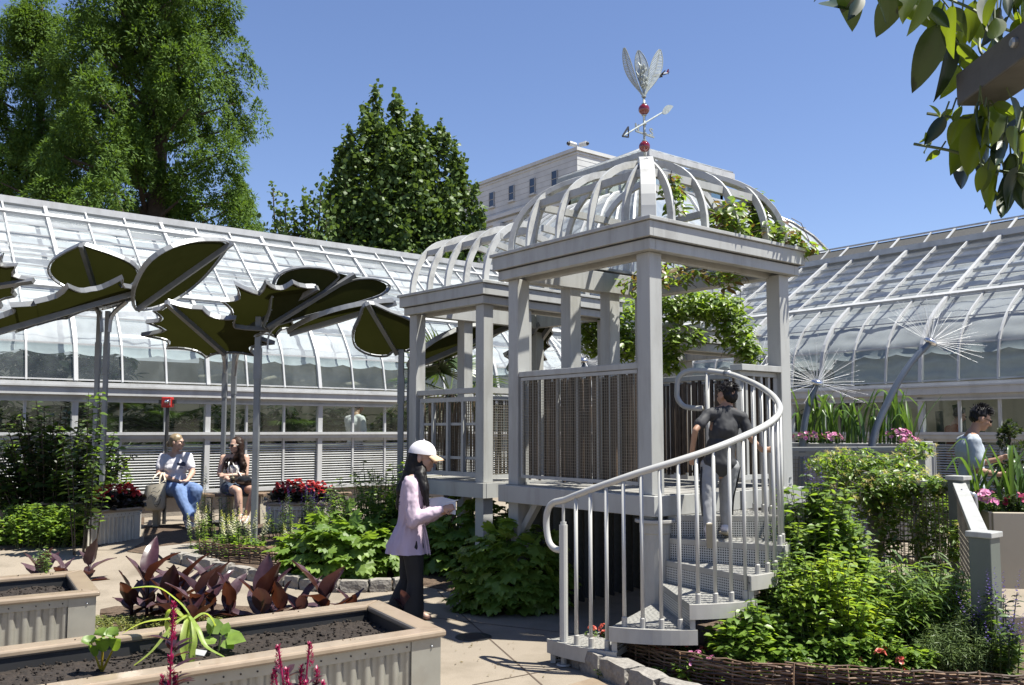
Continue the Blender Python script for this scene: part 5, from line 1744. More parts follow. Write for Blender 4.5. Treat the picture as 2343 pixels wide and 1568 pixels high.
def wicker(label, pts, h=.24, rows=17, seed=0):
    rr = random.Random(seed)
    pts = catmull(pts, 10)
    t = thing('wicker_edging', label, 'wicker edging', pts[0])
    L = [0]
    for a, b in zip(pts, pts[1:]): L.append(L[-1] + (b - a).length)
    def at(s):
        s = max(0, min(L[-1], s))
        for j in range(len(L) - 1):
            if s <= L[j + 1]:
                p = pts[j].lerp(pts[j + 1], (s - L[j]) / max(1e-6, L[j + 1] - L[j])); d = (pts[j + 1] - pts[j]).normalized()
                return p, V((-d.y, d.x, 0))
        return pts[-1], V((0, 1, 0))
    sp = .12; n = int(L[-1] / sp)
    for i in range(n + 1):
        p, nn = at(i * L[-1] / n)
        mb = MB(); k = V((rr.uniform(-.012, .012), rr.uniform(-.012, .012), 0))
        mb.tube([p, p + Z * (h * .5), p + Z * (h + rr.uniform(-.01, .022)) + k], [.008, .007, .006], 6); mb.build('stake', 'willow_light' if i % 3 == 0 else 'willow', t)
    mb = MB(); mb2 = MB()
    for r in range(rows):
        z = .012 + h * r / rows
        s = 0; ph = r % 2
        while s < L[-1]:
            ln = rr.uniform(.6, 1.4); e = min(L[-1], s + ln); m_ = max(3, int((e - s) / (sp / 2)))
            path = []
            for k in range(m_ + 1):
                q = lerp(s, e, k / m_); p, nn = at(q)
                o = math.cos(PI * q / (L[-1] / n) + PI * ph) * .013
                path.append(p + nn * o + Z * (z + rr.uniform(-.006, .006)))
            (mb if rr.random() < .6 else mb2).tube(path, [rr.uniform(.0045, .0075)] * len(path), 5)
            s = e - rr.uniform(.0, .06) if e < L[-1] else L[-1]
    mb.build('woven_rods', 'willow', t, kind='stuff'); mb2.build('woven_rods', 'willow_light', t, kind='stuff')
def gp(x, y, lift=0): 
    p = PG(x, y); return V((p.x, p.y, p.z + lift))
wicker('woven willow edging in front of the white snapdragons', [gp(456, 1285), gp(500, 1296), gp(560, 1300), gp(610, 1302), gp(650, 1300)], .25, 17, 1)
wicker('woven willow edging around the right flower bed, behind the granite kerb', [gp(1392, 1508, .03), gp(1440, 1532, .02), gp(1560, 1562), gp(1700, 1588), gp(1815, 1598)], .20, 16, 2)
wicker('second length of woven willow edging at the bottom right corner', [gp(1800, 1588), gp(1900, 1598), gp(2100, 1612), gp(2400, 1630)], .20, 16, 3)

# soil and mulch beds
def bed(name, pxs, m='mulch', lift=.006, bumpy=.02):
    o = ground_patch(name, [PG(*p) for p in pxs], m, lift, .16, bumpy); return structure(o)
bed('planting_bed', [(402, 1288), (560, 1316), (740, 1345), (960, 1340), (1250, 1392), (1330, 1345), (1430, 1300), (1400, 1225), (1000, 1205), (700, 1190), (330, 1205), (330, 1240), (290, 1270)])
bed('planting_bed', [(1302, 1512), (1420, 1566), (1660, 1645), (2500, 1645), (2500, 1420), (2270, 1430), (2195, 1390), (2000, 1330), (1800, 1260), (1650, 1290), (1600, 1390), (1500, 1480)])
bed('planting_bed', [(0, 1265), (180, 1238), (330, 1200), (330, 1170), (-300, 1170), (-300, 1290)])
bed('planting_bed', [(225, 1440), (230, 1395), (400, 1380), (700, 1395), (870, 1400), (900, 1440), (700, 1480), (300, 1480)])
ground_patch_slab = structure(ground_patch('stepping_slab', [PG(*p) for p in ((345, 1262), (440, 1248), (520, 1250), (545, 1275), (470, 1292), (372, 1292))], 'slab', .03, .3))
# tan paver strip at the very bottom
q = [PG(*p) for p in ((1300, 1572), (1355, 1556), (1425, 1580), (1360, 1610))]
mb = MB(); mb.prism([V((p.x, p.y, .004)) for p in q], Z * .012); tag(mb.build('paver', 'cap_wood', None, bevel=.004), 'tan paver corner beside the granite kerb at the bottom edge', 'paver')
# ================================================================== plants
mat('bark', (0.075, 0.055, 0.042), rough=0.9, var=0.3, scale=12, bump=0.6, bscale=30)
mat('green_stem', (0.09, 0.13, 0.035), rough=0.6, var=0.2)
mat('brown_stem', (0.07, 0.05, 0.03), rough=0.7, var=0.2)
leafmat('leaf_cypress', (0.046, 0.096, 0.018), (0.095, 0.158, 0.026), trans=0.28, rough=0.7, spec=0.2)
leafmat('leaf_ginkgo', (0.042, 0.08, 0.02), (0.10, 0.155, 0.038), trans=0.22, rough=0.5, spec=0.3)
leafmat('leaf_dark', (0.022, 0.04, 0.014), (0.05, 0.08, 0.022), trans=0.22)
leafmat('leaf_bright', (0.11, 0.19, 0.03), (0.18, 0.27, 0.045), trans=0.42)
leafmat('leaf_mid', (0.065, 0.125, 0.024), (0.12, 0.19, 0.035), trans=0.38)
leafmat('leaf_grey', (0.10, 0.155, 0.055), (0.17, 0.235, 0.09), trans=0.34)
leafmat('leaf_lime', (0.18, 0.25, 0.025), (0.26, 0.33, 0.045), trans=0.42)
leafmat('leaf_hydrangea', (0.085, 0.16, 0.025), (0.17, 0.255, 0.045), trans=0.38, rough=0.5)
leafmat('leaf_vine', (0.055, 0.105, 0.02), (0.14, 0.20, 0.035), trans=0.36)
leafmat('leaf_vine_red', (0.12, 0.06, 0.025), (0.14, 0.12, 0.04), trans=0.3)
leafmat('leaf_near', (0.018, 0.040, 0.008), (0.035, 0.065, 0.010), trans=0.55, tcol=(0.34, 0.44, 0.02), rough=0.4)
leafmat('leaf_near_dark', (0.010, 0.022, 0.006), (0.02, 0.04, 0.008), trans=0.12, tcol=(0.06, 0.1, 0.01), rough=0.4)  # backlit and shaded leaves: light and shade put into two leaf colours
leafmat('leaf_canna', (0.030, 0.013, 0.019), (0.055, 0.024, 0.032), trans=0.22, rough=0.3, tcol=(0.20, 0.06, 0.025), spec=0.5)
leafmat('leaf_canna_pale', (0.10, 0.06, 0.075), (0.06, 0.034, 0.042), trans=0.2, rough=0.32, tcol=(0.18, 0.07, 0.05), spec=0.5)
leafmat('leaf_iris', (0.045, 0.10, 0.022), (0.085, 0.15, 0.038), trans=0.33, rough=0.35)
leafmat('leaf_begonia', (0.018, 0.014, 0.012), (0.035, 0.03, 0.02), trans=0.1, rough=0.3)
leafmat('leaf_palm', (0.03, 0.06, 0.015), (0.07, 0.11, 0.03), trans=0.25, rough=0.35)
leafmat('leaf_corn', (0.30, 0.36, 0.09), (0.22, 0.31, 0.06), trans=0.4, rough=0.45)
leafmat('leaf_cover', (0.11, 0.14, 0.035), (0.19, 0.20, 0.06), trans=0.3)
leafmat('petal_red', (0.42, 0.02, 0.025), (0.55, 0.06, 0.06), trans=0.3, tcol=(0.6, 0.05, 0.05))
leafmat('petal_coral', (0.62, 0.10, 0.075), (0.72, 0.20, 0.15), trans=0.3, tcol=(0.7, 0.15, 0.1))
leafmat('petal_pink', (0.62, 0.14, 0.36), (0.72, 0.38, 0.55), trans=0.3, tcol=(0.7, 0.2, 0.4))
leafmat('petal_white', (0.70, 0.68, 0.58), (0.66, 0.64, 0.36), trans=0.3, tcol=(0.7, 0.7, 0.5))
leafmat('petal_yellow', (0.40, 0.40, 0.12), (0.30, 0.36, 0.10), trans=0.3)
leafmat('petal_violet', (0.055, 0.03, 0.20), (0.03, 0.018, 0.08), trans=0.2, tcol=(0.1, 0.04, 0.3))
leafmat('petal_magenta', (0.36, 0.012, 0.10), (0.24, 0.008, 0.05), trans=0.25, tcol=(0.5, 0.02, 0.12))
leafmat('seedhead', (0.34, 0.32, 0.16), (0.42, 0.38, 0.24), trans=0.35)
mat('chard_stem', (0.55, 0.38, 0.02), rough=0.4)
mat('cactus', (0.06, 0.09, 0.04), rough=0.6, var=0.2, scale=15)

def tube_path(mb, p0, p1, r0, r1, bend=(0, 0, 0), n=6, sides=6):
    p0 = V(p0); p1 = V(p1); b = V(bend)
    pts = [p0.lerp(p1, i / n) + b * math.sin(PI * i / n) for i in range(n + 1)]
    mb.tube(pts, [lerp(r0, r1, i / n) for i in range(n + 1)], sides)
    return pts

class Leaves:
    def __init__(s): s.p = []; s.d = []; s.u = []; s.s = []; s.w = []; s.m = []
    def add(s, p, d, u, sz, w=1.0, m=0):
        s.p.append(tuple(p)); s.d.append(tuple(d)); s.u.append(tuple(u)); s.s.append(sz); s.w.append(w); s.m.append(m)
    def build(s, name, tmpl, mats, parent, kind='stuff', smooth=True):
        if not s.p: return None
        mats = mats if isinstance(mats, (list, tuple)) else [mats]
        me = scatter_mesh(name, tmpl[0], tmpl[1], s.p, s.d, s.u, s.s, mats, s.m if len(mats) > 1 else None, s.w, smooth)
        o = link(name, me, parent)
        if kind: o["kind"] = kind
        return o

# ---------------------------------------------------------------- trees
def cypress(label, base_px, depth, top_y, seed, rad_top, rad_bot, ybot=640, ntier=26, nper=7):
    """tall conifer built from separate feathery plumes: each has a pointed bright top and hanging skirts"""
    rr = random.Random(seed); rg = np.random.default_rng(seed)
    x0 = P(base_px, 900, depth).x
    ztop = P(base_px, top_y, depth).z; zbot = P(base_px, ybot, depth).z
    t = thing('bald_cypress_tree', label, 'tree', V((x0, depth, 0)), 'tall feathery conifers')
    mb = MB(); tube_path(mb, (x0, depth, 0), (x0 + .3, depth, ztop), .45, .05, (.3, 0, 0), 14, 10); mb.build('trunk', 'bark', t, smooth=True)
    lim = MB(); pos = []; dr = []; sz = []; wd = []; plumes = []
    for k in range(ntier):
        f = (k + .2 + .6 * rr.random()) / ntier
        z = lerp(zbot - .5, ztop - .3, f)
        R0 = lerp(rad_bot, rad_top, f)
        a0 = rr.uniform(0, 6.28)
        for j in range(nper):
            if rr.random() < .12: continue
            R = R0 * rr.uniform(.62, 1.12)
            a = a0 + j * 2 * PI / nper + rr.uniform(-.35, .35)
            d = V((math.cos(a), math.sin(a), 0))
            st = V((x0, depth, z - R * .35)); en = st + d * R + Z * (R * rr.uniform(.3, .5))
            lim.tube([st, st.lerp(en, .5) + Z * .15, en], [.10, .06, .02], 5)
            plumes.append((en, d, rr.uniform(.8, 1.35)))
            if R > 1.6 and rr.random() < .85: plumes.append((st.lerp(en, rr.uniform(.25, .6)) + Z * .1, d, rr.uniform(.8, 1.1)))
    for p, d, s in plumes:
        sub = rr.choice((4, 5, 6))
        for q in range(sub):
            # fingers of foliage hanging from a little dome
            ra = 0 if q == 0 else rr.uniform(.25, .62); aa = rr.uniform(0, 6.28)
            c = p + V((math.cos(aa) * ra, math.sin(aa) * ra, .6 - 1.7 * ra + rr.uniform(-.15, .15))) * s
            m_ = int(300 * s); hgt = rr.uniform(.75, 1.15) * s; w = rr.uniform(.38, .56) * s
            tt = rg.random(m_)
            rad = w * (tt ** .55) * (0.55 + 0.5 * rg.random(m_)) * np.where(tt > .75, 1.0 - (tt - .75) * 1.5, 1.0)
            an = rg.random(m_) * 2 * PI
            ox = rad * np.cos(an); oy = rad * np.sin(an)
            P0 = np.stack([c.x + ox + d.x * .2 * tt, c.y + oy + d.y * .2 * tt, c.z + .55 * hgt - hgt * tt], 1)
            D0 = np.stack([ox * 1.6 + rg.normal(0, .16, m_), oy * 1.6 + rg.normal(0, .16, m_), .45 - .9 * tt + rg.normal(0, .28, m_)], 1)
            pos.append(P0); dr.append(D0); sz.append(rg.uniform(.09, .19, m_)); wd.append(rg.uniform(1.5, 2.6, m_))
    pos = np.concatenate(pos); dr = np.concatenate(dr); sz = np.concatenate(sz); wd = np.concatenate(wd)
    ups = rand_unit(len(pos)) * .5 + np.array([0, -.4, .8])
    me = scatter_mesh('crown', NEEDLE[0], NEEDLE[1], pos, dr, ups, sz, 'leaf_cypress', None, wd)
    o = link('crown', me, t); o["kind"] = 'stuff'
    lim.build('limbs', 'bark', t, kind='stuff')
    return t
cypress('huge feathery bald cypress filling the upper left behind the greenhouse', 318, 31.0, -480, 3, .9, 4.6, 640, 21, 7)
cypress('second bald cypress at the left edge, narrower, beside the huge one', 40, 34.0, 10, 5, 0.5, 3.4, 700, 14, 6)

def ginkgo(label, px, depth, leaders, seed, nleaf=90, spread=.5, leaf=.15, base_y=760):
    """leaders: list of (px x, px y, depth offset, radius) branch tips"""
    rr = random.Random(seed); rg = np.random.default_rng(seed)
    x0 = P(px, 900, depth).x
    t = thing('ginkgo_tree', label, 'tree', V((x0, depth, 0)))
    ztop = max(P(a, b, depth).z for a, b, *_ in leaders)
    mb = MB(); tube_path(mb, (x0, depth, 0), (x0 - .2, depth, ztop - 1.5), .28, .05, (.1, 0, 0), 10, 8); mb.build('trunk', 'bark', t, smooth=True)
    lim = MB(); lv = []
    for (lx, ly, dd, rad) in leaders:
        tip = P(lx, ly, depth); tip = V((tip.x, depth + dd, tip.z))
        hgt = tip.z
        st = V((x0 + (tip.x - x0) * .15, depth + dd * .2, max(1.5, hgt - 2.2 - abs(tip.x - x0) * 1.0)))
        mid = st.lerp(tip, .5) + V(((tip.x - x0) * .22, dd * .2, -.2))
        path = catmull([st, mid, tip], 8)
        lim.tube(path, [lerp(.06, .012, i / (len(path) - 1)) for i in range(len(path))], 5)
        shoots = [path]
        for q in range(5):
            i0 = rr.randrange(2, len(path) - 3); a_ = rr.uniform(0, 6.28); ln = rr.uniform(.5, 1.0) * (1.2 - i0 / len(path))
            e = path[i0] + V((math.cos(a_) * ln, math.sin(a_) * ln, ln * rr.uniform(.5, 1.2)))
            shoots.append([path[i0].lerp(e, g_ / 6) for g_ in range(7)]); lim.tube([path[i0], e], [.02, .006], 4)
        for si, sh_ in enumerate(shoots):
            for i, p in enumerate(sh_):
                f = i / (len(sh_) - 1)
                r_ = (rad * .8 * (1 - f) ** .7 + .09) if si == 0 else (.16 * (1 - f) + .07)
                m_ = int(nleaf * (0.22 + r_) * (.75 if si == 0 else .45))
                o = rg.normal(0, 1, (m_, 3)) * np.array([r_ * .6, r_ * .6, .16])
                lv.append(np.array(p)[None] + o)
    pos = np.concatenate(lv); n = len(pos)
    D0 = rand_unit(n) + np.array([0, -.15, -.2]); ups = rand_unit(n) + np.array([0, -.2, .7])
    me = scatter_mesh('crown', LEAFW[0], LEAFW[1], pos, D0, ups, rg.uniform(.6, 1.2, n) * leaf, 'leaf_ginkgo', None, rg.uniform(1.1, 1.8, n))
    o = link('crown', me, t); o["kind"] = 'stuff'
    lim.build('limbs', 'bark', t, kind='stuff')
rr = random.Random(11)
lead = [(857, 208, 0, .35), (905, 222, .3, .35), (838, 262, -.3, .4), (948, 262, .2, .4), (1008, 292, 0, .5), (960, 300, -.5, .6), (800, 300, 0, .5), (870, 300, -.6, .7), (785, 318, .4, .5),
        (1040, 345, -.3, .5), (770, 368, 0, .5), (830, 350, -.8, .7), (920, 350, -.9, .8), (980, 370, -.7, .8), (1060, 395, 0, .55), (1085, 440, -.3, .5), (758, 430, -.3, .5), (800, 420, -.9, .8), (880, 420, -1.1, .9), (960, 430, -1.1, .9), (1030, 440, -.8, .8), (1098, 490, 0, .5), (765, 490, .2, .6), (840, 500, -1.0, .9), (930, 500, -1.2, .9), (1010, 510, -1.0, .9), (1075, 540, -.5, .7), (780, 550, -.4, .8), (870, 570, -1, .9), (960, 580, -1, .9), (1050, 590, -.8, .8), (820, 600, -.6, .8), (910, 330, .8, .8), (850, 400, .8, .9), (1000, 420, .8, .8), (800, 480, .8, .8), (1050, 500, .8, .8)]
ginkgo('dense dark green ginkgo tree rising behind the greenhouse roof in the centre', 925, 27.0, lead, 21, 120, .5, .15)
lead2 = [(624, 432, 0, .25), (652, 462, 0, .3), (700, 452, 0, .3), (735, 418, 0, .28), (668, 490, .2, .4), (712, 500, -.2, .4), (748, 480, 0, .3), (650, 530, 0, .4), (690, 540, .2, .5), (735, 540, 0, .4), (640, 500, 0, .3)]
ginkgo('small open young ginkgo between the cypress and the dense ginkgo', 690, 25.0, lead2, 31, 34, .4, .14)

# ---------------------------------------------------------------- herbaceous plants
def herb(name, label, cat, c, rx, ry, h, stems, per, leaf, mats, tmpl=LEAF, droop=.35, seed=1, lean=.45, start=.22, width=1.0, group=None, stem_m='green_stem', stem_r=.005, flower=None, whorl=2, jit=.25):
    """clump of leafy stems. flower: (prob, builder(leaves_list, tip, direction, rr))"""
    rr = random.Random(seed)
    t = thing(name, label, cat, V(c), group)
    st = MB(); L = Leaves(); F = Leaves()
    mats = mats if isinstance(mats, (list, tuple)) else [mats]
    c = V(c)
    for k in range(stems):
        a = rr.uniform(0, 2 * PI); r = math.sqrt(rr.random())
        o = V((math.cos(a) * r * rx, math.sin(a) * r * ry, 0))
        b = c + o * (1 - lean); hh = h * (1 - .45 * r * r) * rr.uniform(.72, 1.08)
        tip = c + o * 1.0 + Z * hh + V((rr.gauss(0, .04), rr.gauss(0, .04), 0)) * h
        b = V((b.x, b.y, c.z))
        path = [b.lerp(tip, i / 5) + V((o.x, o.y, 0)) * (.0) + Z * (hh * .12 * math.sin(PI * i / 5)) for i in range(6)]
        st.tube(path, [stem_r * (1.2 - .7 * i / 5) for i in range(6)], 4, cap=False)
        mi = rr.randrange(len(mats))
        for q in range(per):
            f = lerp(start, 1.0, (q + rr.uniform(.2, .8)) / per)
            i = min(4, int(f * 5)); p = path[i].lerp(path[i + 1], f * 5 - i)
            s = leaf * rr.uniform(.7, 1.2) * (1.15 - .55 * f if f > .5 else .9)
            a0 = q * 1.57 + rr.uniform(-.4, .4)
            for wv in range(whorl):
                a1 = a0 + wv * 2 * PI / whorl + rr.uniform(-jit, jit)
                d = V((math.cos(a1), math.sin(a1), rr.uniform(-droop, .35)))
                L.add(p, d, V((rr.gauss(0, .3), rr.gauss(0, .3), 1)), s, width * rr.uniform(.85, 1.15), mi)
        if flower and rr.random() < flower[0]:
            flower[1](F, tip, (tip - path[4]).normalized(), rr)
    st.build('stems', stem_m, t, kind='stuff')
    L.build('foliage', tmpl, mats, t)
    if flower and F.p: F.build('flowers', PETAL, flower[2], t)
    return t

def spike(length, r, size, per=60, mi=None):
    def f(F, tip, d, rr):
        for k in range(per):
            q = k / per; p = tip + d * (length * (q - .35)); a = k * 2.4; rad = r * (1 - q) ** .6
            o = V((math.cos(a), math.sin(a), .25))
            m = (1 if q > .62 else 0) if mi else 0
            F.add(p + o * rad * .4, o, Z, size * (1.1 - .75 * q) * rr.uniform(.8, 1.2), 1, m)
    return f
def umbel(r, size, n=40, petals=5):
    def f(F, tip, d, rr):
        for k in range(n // petals):
            a = rr.uniform(0, 2 * PI); ph = rr.uniform(0, 1.3)
            o = V((math.cos(a) * math.sin(ph), math.sin(a) * math.sin(ph), math.cos(ph)))
            c = tip + o * r
            u = o.cross(V((.3, .2, .9))).normalized(); v = o.cross(u)
            for j in range(petals):
                b = 2 * PI * j / petals
                F.add(c, u * math.cos(b) + v * math.sin(b) + o * .3, o, size * rr.uniform(.8, 1.2))
    return f

g = lambda x, y: PG(x, y)
# left shrubs
herb('shrub', 'tall sparse dark leafed shrub at the left edge in front of the greenhouse', 'shrub', PG(70, 1232) + V((0, .45, 0)), 1.05, .5, 1.7, 95, 17, .165, ['leaf_dark', 'leaf_mid', 'leaf_dark'], LEAFW, seed=4, lean=.6, stem_m='brown_stem', stem_r=.010, start=.12)
herb('shrub', 'single upright dark shrub stem reaching above the sill near the left canopy poles', 'shrub', V((P(200, 1100, 10.6).x, 10.6, .2)), .30, .2, 2.2, 9, 20, .14, ['leaf_dark', 'leaf_mid'], LEAFW, seed=14, lean=.5, stem_m='brown_stem', stem_r=.007, start=.18)
herb('shrub', 'bright green low shrub at the left edge beside the path', 'shrub', PG(60, 1262) + V((0, .25, 0)), .78, .35, .58, 150, 9, .095, ['leaf_bright', 'leaf_mid'], LEAFW, seed=6, lean=.3, start=.15)
herb('shrub', 'small bright green shrub between the left bench and the begonia planter', 'shrub', PG(150, 1246) + V((0, .28, 0)), .26, .2, .46, 46, 8, .09, ['leaf_bright', 'leaf_mid'], LEAFW, seed=7, lean=.3, start=.15)
herb('shrub', 'wispy green shrub sapling behind the begonias at the canopy poles', 'shrub', V((P(272, 1100, 11.7).x, 11.7, .28)), .2, .15, .98, 12, 10, .14, ['leaf_mid', 'leaf_bright'], LEAF, seed=8, lean=.4, start=.5)
herb('shrub', 'fresh green upright leafy shrub left of the small pavilion', 'shrub', V((P(868, 1200, 10.3).x, 10.3, .2)), .72, .45, 1.15, 120, 13, .10, ['leaf_mid', 'leaf_bright', 'leaf_mid'], LEAF, seed=9, lean=.35, start=.2)
# begonias
def begonia(label, Q, L, Wd, z, seed):
    c = Q(L / 2, Wd / 2, z)
    t = thing('begonia_bed', label, 'begonias', c, 'red begonias in small planters'); rr = random.Random(seed)
    Lf = Leaves(); F = Leaves()
    for k in range(620):
        a, b = rr.uniform(.02, L - .02), rr.uniform(.02, Wd - .02)
        e = 1 - (2 * a / L - 1) ** 4
        hh = (.05 + .2 * math.sin(PI * b / Wd) ** .6 * e ** .5) * rr.uniform(.4, 1.05)
        an = rr.uniform(0, 2 * PI)
        Lf.add(Q(a, b, z + hh), V((math.cos(an), math.sin(an), rr.uniform(-.5, .2))), V((rr.gauss(0, .4), rr.gauss(0, .4) - .3, 1)), rr.uniform(.06, .1), 1.4)
    for k in range(58):
        a, b = rr.uniform(.04, L - .04), rr.uniform(.04, Wd * .75)
        e = 1 - (2 * a / L - 1) ** 4
        hh = (.09 + .21 * math.sin(PI * b / Wd) ** .6 * e ** .5) * rr.uniform(.75, 1.08)
        umbel(.018, rr.uniform(.026, .038), 20, 5)(F, Q(a, b, z + hh) + V((0, -.02, 0)), Z, rr)
    Lf.build('foliage', LEAFW, 'leaf_begonia', t); F.build('flowers', PETAL, ['petal_red'], t)
begonia('red begonias with dark leaves in the left small planter', BQ, .8, .52, .28 + .36, 3)
begonia('red begonias with dark leaves in the planter right of the women', BQ2, .85, .5, .64, 4)

# snapdragons and salvia inside the wicker
def snap(label, c, n, seed, h=.62, r=.3):
    herb('snapdragon', label, 'snapdragons', c, r, r * .7, h, n, 26, .052, ['leaf_mid', 'leaf_bright'], LEAF, seed=seed, lean=.15, start=.05, flower=(.8, spike(.24, .034, .034, 46, True), ['petal_white', 'petal_yellow']), whorl=2, jit=.8)
snap('leaning white snapdragons in front of the woman in jeans', PG(480, 1262), 9, 3, .46, .30)
snap('white snapdragons in front of the woman with sunglasses', PG(560, 1268), 12, 5, .50, .3)
snap('white snapdragons at the left end of the big leafy clump', PG(655, 1272), 8, 8, .58, .2)
snap('tall cream snapdragons at centre left between the women', PG(466, 1240), 4, 9, .74, .06)
herb('leafy_plant', 'low green plants filling the wicker bed', 'plant', PG(540, 1278), .5, .2, .30, 70, 7, .075, ['leaf_mid', 'leaf_bright'], LEAFW, seed=12, lean=.2, start=.1)
herb('salvia', 'dark purple salvia spikes behind the white snapdragons', 'salvia', PG(505, 1232), .3, .2, .58, 26, 8, .06, ['leaf_dark', 'leaf_mid'], LEAF, seed=13, lean=.2, start=.2, flower=(.8, spike(.2, .02, .02, 24), ['petal_violet']))
herb('salvia', 'dark purple salvia between the begonia planter and the big leafy clump', 'salvia', PG(690, 1235), .5, .2, .58, 40, 8, .07, ['leaf_dark', 'leaf_mid'], LEAF, seed=15, lean=.2, start=.2, flower=(.8, spike(.2, .02, .02, 24), ['petal_violet']))

# lobed-leaf hydrangeas: every leaf its own object
def lobed_leaf_mesh(k):
    rr = random.Random(k)
    tips = [(.0, 1.0), (.33, .78), (.52, .42)]
    right = [(.02, 0), (.14, .02), (.30, -.04), (.36, .10), (.52, .16), (.40, .26), (.56, .40), (.50, .52), (.36, .50), (.40, .66), (.34, .80), (.20, .72), (.14, .86), (.0, 1.0)]
    vs = [(0, 0, 0)]; out = []
    for x, y in right: out.append((x * rr.uniform(.92, 1.08), y))
    rim = [(x, y, .10 * math.sin(x * 9) * .5 - .22 * (y - .3) ** 2 - .25 * x * x) for x, y in out]
    rimL = [(-x * rr.uniform(.95, 1.05), y, z) for x, y, z in rim[:-1]]
    spine = [(0, .0, .02), (0, .15, .03), (0, .4, .0), (0, .65, -.05)]
    verts = rim + rimL[::-1]
    n = len(verts); c = len(verts)
    verts = verts + [(0, .30, .035), (0, .6, -.01)]
    faces = []
    for i in range(n):
        j = (i + 1) % n
        ym = (verts[i][1] + verts[j][1]) / 2
        faces.append((i, j, c + (1 if ym > .45 else 0)))
    # bridge between the two hub points is closed by the two triangles sharing them
    for i in range(n):
        a = (verts[i - 1][1] + verts[i][1]) / 2 > .45; b = (verts[i][1] + verts[(i + 1) % n][1]) / 2 > .45
        if a != b: faces.append((i, c + int(b), c + int(a)))
    me = bpy.data.meshes.new('lobed_leaf')
    me.from_pydata(verts, [], faces); me.materials.append(MATS['leaf_hydrangea'])
    me.update(); return me
LOBED = [lobed_leaf_mesh(k) for k in range(4)]
def oriented(p, d, up, s, wx=1.0):
    d = V(d).normalized(); sd = d.cross(V(up)); sd = sd.normalized() if sd.length > 1e-4 else V((1, 0, 0)); n = sd.cross(d)
    m = Matrix((sd * (s * wx), d * s, n * s)).transposed().to_4x4(); m.translation = V(p); return m

def hydrangea(label, c, rx, ry, h, n, seed, leaf=.19, group='lobed leaf shrubs', face=V((0, -1, 0)), mins=.75):
    rr = random.Random(seed)
    t = thing('lobed_leaf_shrub', label, 'shrub', c, group)
    st = MB(); inner = Leaves()
    k = 0
    while k < n:
        a = rr.uniform(-PI * .5, PI * .5) if rr.random() < .72 else rr.uniform(0, 2 * PI)
        # measured from the side that faces the path
        d = V((face.x * math.cos(a) - face.y * math.sin(a), face.x * math.sin(a) + face.y * math.cos(a), 0))
        ph = math.asin(min(1, rr.random() ** .9)); 
        nrm = V((d.x * math.cos(ph), d.y * math.cos(ph), math.sin(ph)))
        sc = rr.uniform(mins, 1.03) + .10 * mnoise.noise(V((nrm.x * 3 + seed, nrm.y * 3, nrm.z * 3)))
        p = V((c.x + nrm.x * rx * sc, c.y + nrm.y * ry * sc, c.z + .06 + nrm.z * h * sc))
        out = V((nrm.x, nrm.y, nrm.z * .5))
        dd = V((nrm.x + rr.gauss(0, .45), nrm.y + rr.gauss(0, .45), -.55 + nrm.z * .7 + rr.gauss(0, .25)))
        up = (nrm * .75 + Z * .7 + V((rr.gauss(0, .3), rr.gauss(0, .3), 0)))
        link('leaf', LOBED[rr.randrange(4)], t, mw=oriented(p, dd, up, leaf * rr.uniform(.6, 1.2)))
        if k % 4 == 0: st.tube([c + (p - c) * .1 + Z * .02, V((c.x, c.y, c.z)).lerp(p, .6) + Z * .05, p], [.008, .006, .004], 4, cap=False)
        k += 1
    for q in range(int(n * 1.6)):
        nrm = V((rr.gauss(0, 1), rr.gauss(0, 1), abs(rr.gauss(0, 1)))).normalized(); sc = rr.uniform(.35, .85)
        inner.add(V((c.x + nrm.x * rx * sc, c.y + nrm.y * ry * sc, c.z + .03 + nrm.z * h * sc)), V((nrm.x, nrm.y, rr.uniform(-.6, .2))), V((nrm.x * .4, nrm.y * .4, 1)), leaf * rr.uniform(.6, 1.1), 1.6)
    inner.build('inner_foliage', LEAFW, 'leaf_hydrangea', t)
    st.build('stems', 'brown_stem', t, kind='stuff')
hp = PG(765, 1345); hydrangea('broad sunlit lobed leaf shrub left of the walking woman', V((hp.x, hp.y + .55, hp.z)), .74, .55, .68, 290, 3, .185)
hp = PG(905, 1330); hydrangea('lobed leaf shrub behind the walking woman', V((hp.x, hp.y + .75, hp.z)), .55, .5, .74, 170, 4, .185)
hp = PG(1165, 1385); hydrangea('shaded lobed leaf shrub below the pavilion right of the walking woman', V((hp.x + .03, hp.y - .2, hp.z)), .52, .36, .80, 290, 5, .165)
hp = PG(1060, 1345); hydrangea('lobed leaf shrub in front of the small pavilion deck', V((hp.x, hp.y + .75, hp.z)), .5, .5, .88, 170, 6, .165)
hp = PG(1185, 1320); hydrangea('lobed leaf shrub climbing between the two pavilions', V((hp.x, hp.y + .3, hp.z)), .32, .32, .88, 110, 7, .15)

# ---------------------------------------------------------------- cannas: large purple leaves, one object each
def canna_leaf_mesh(k):
    rr = random.Random(k + 50); L = 9; vs = []; w = rr.uniform(.20, .26); curl = rr.uniform(.1, .5)
    for i in range(L + 1):
        f = i / L
        hw = w * math.sin(PI * min(1, f ** .75)) ** .75 * (1 - .25 * f) if 0 < f < 1 else .004
        z = -curl * f * f
        und = .02 * math.sin(f * 14 + k)
        vs += [(-hw, f, z + .36 * hw + und), (-hw * .5, f, z + .12 * hw), (0, f, z - .02), (hw * .5, f, z + .12 * hw), (hw, f, z + .36 * hw - und)]
    fs = []
    for i in range(L):
        for j in range(4):
            a = i * 5 + j; fs.append((a, a + 1, a + 6, a + 5))
    me = bpy.data.meshes.new('canna_leaf'); me.from_pydata(vs, [], fs); me.materials.append(MATS['leaf_canna' if k % 3 else 'leaf_canna_pale'])
    me.polygons.foreach_set('use_smooth', [True] * len(fs)); me.update(); return me
CANNA = [canna_leaf_mesh(k) for k in range(6)]
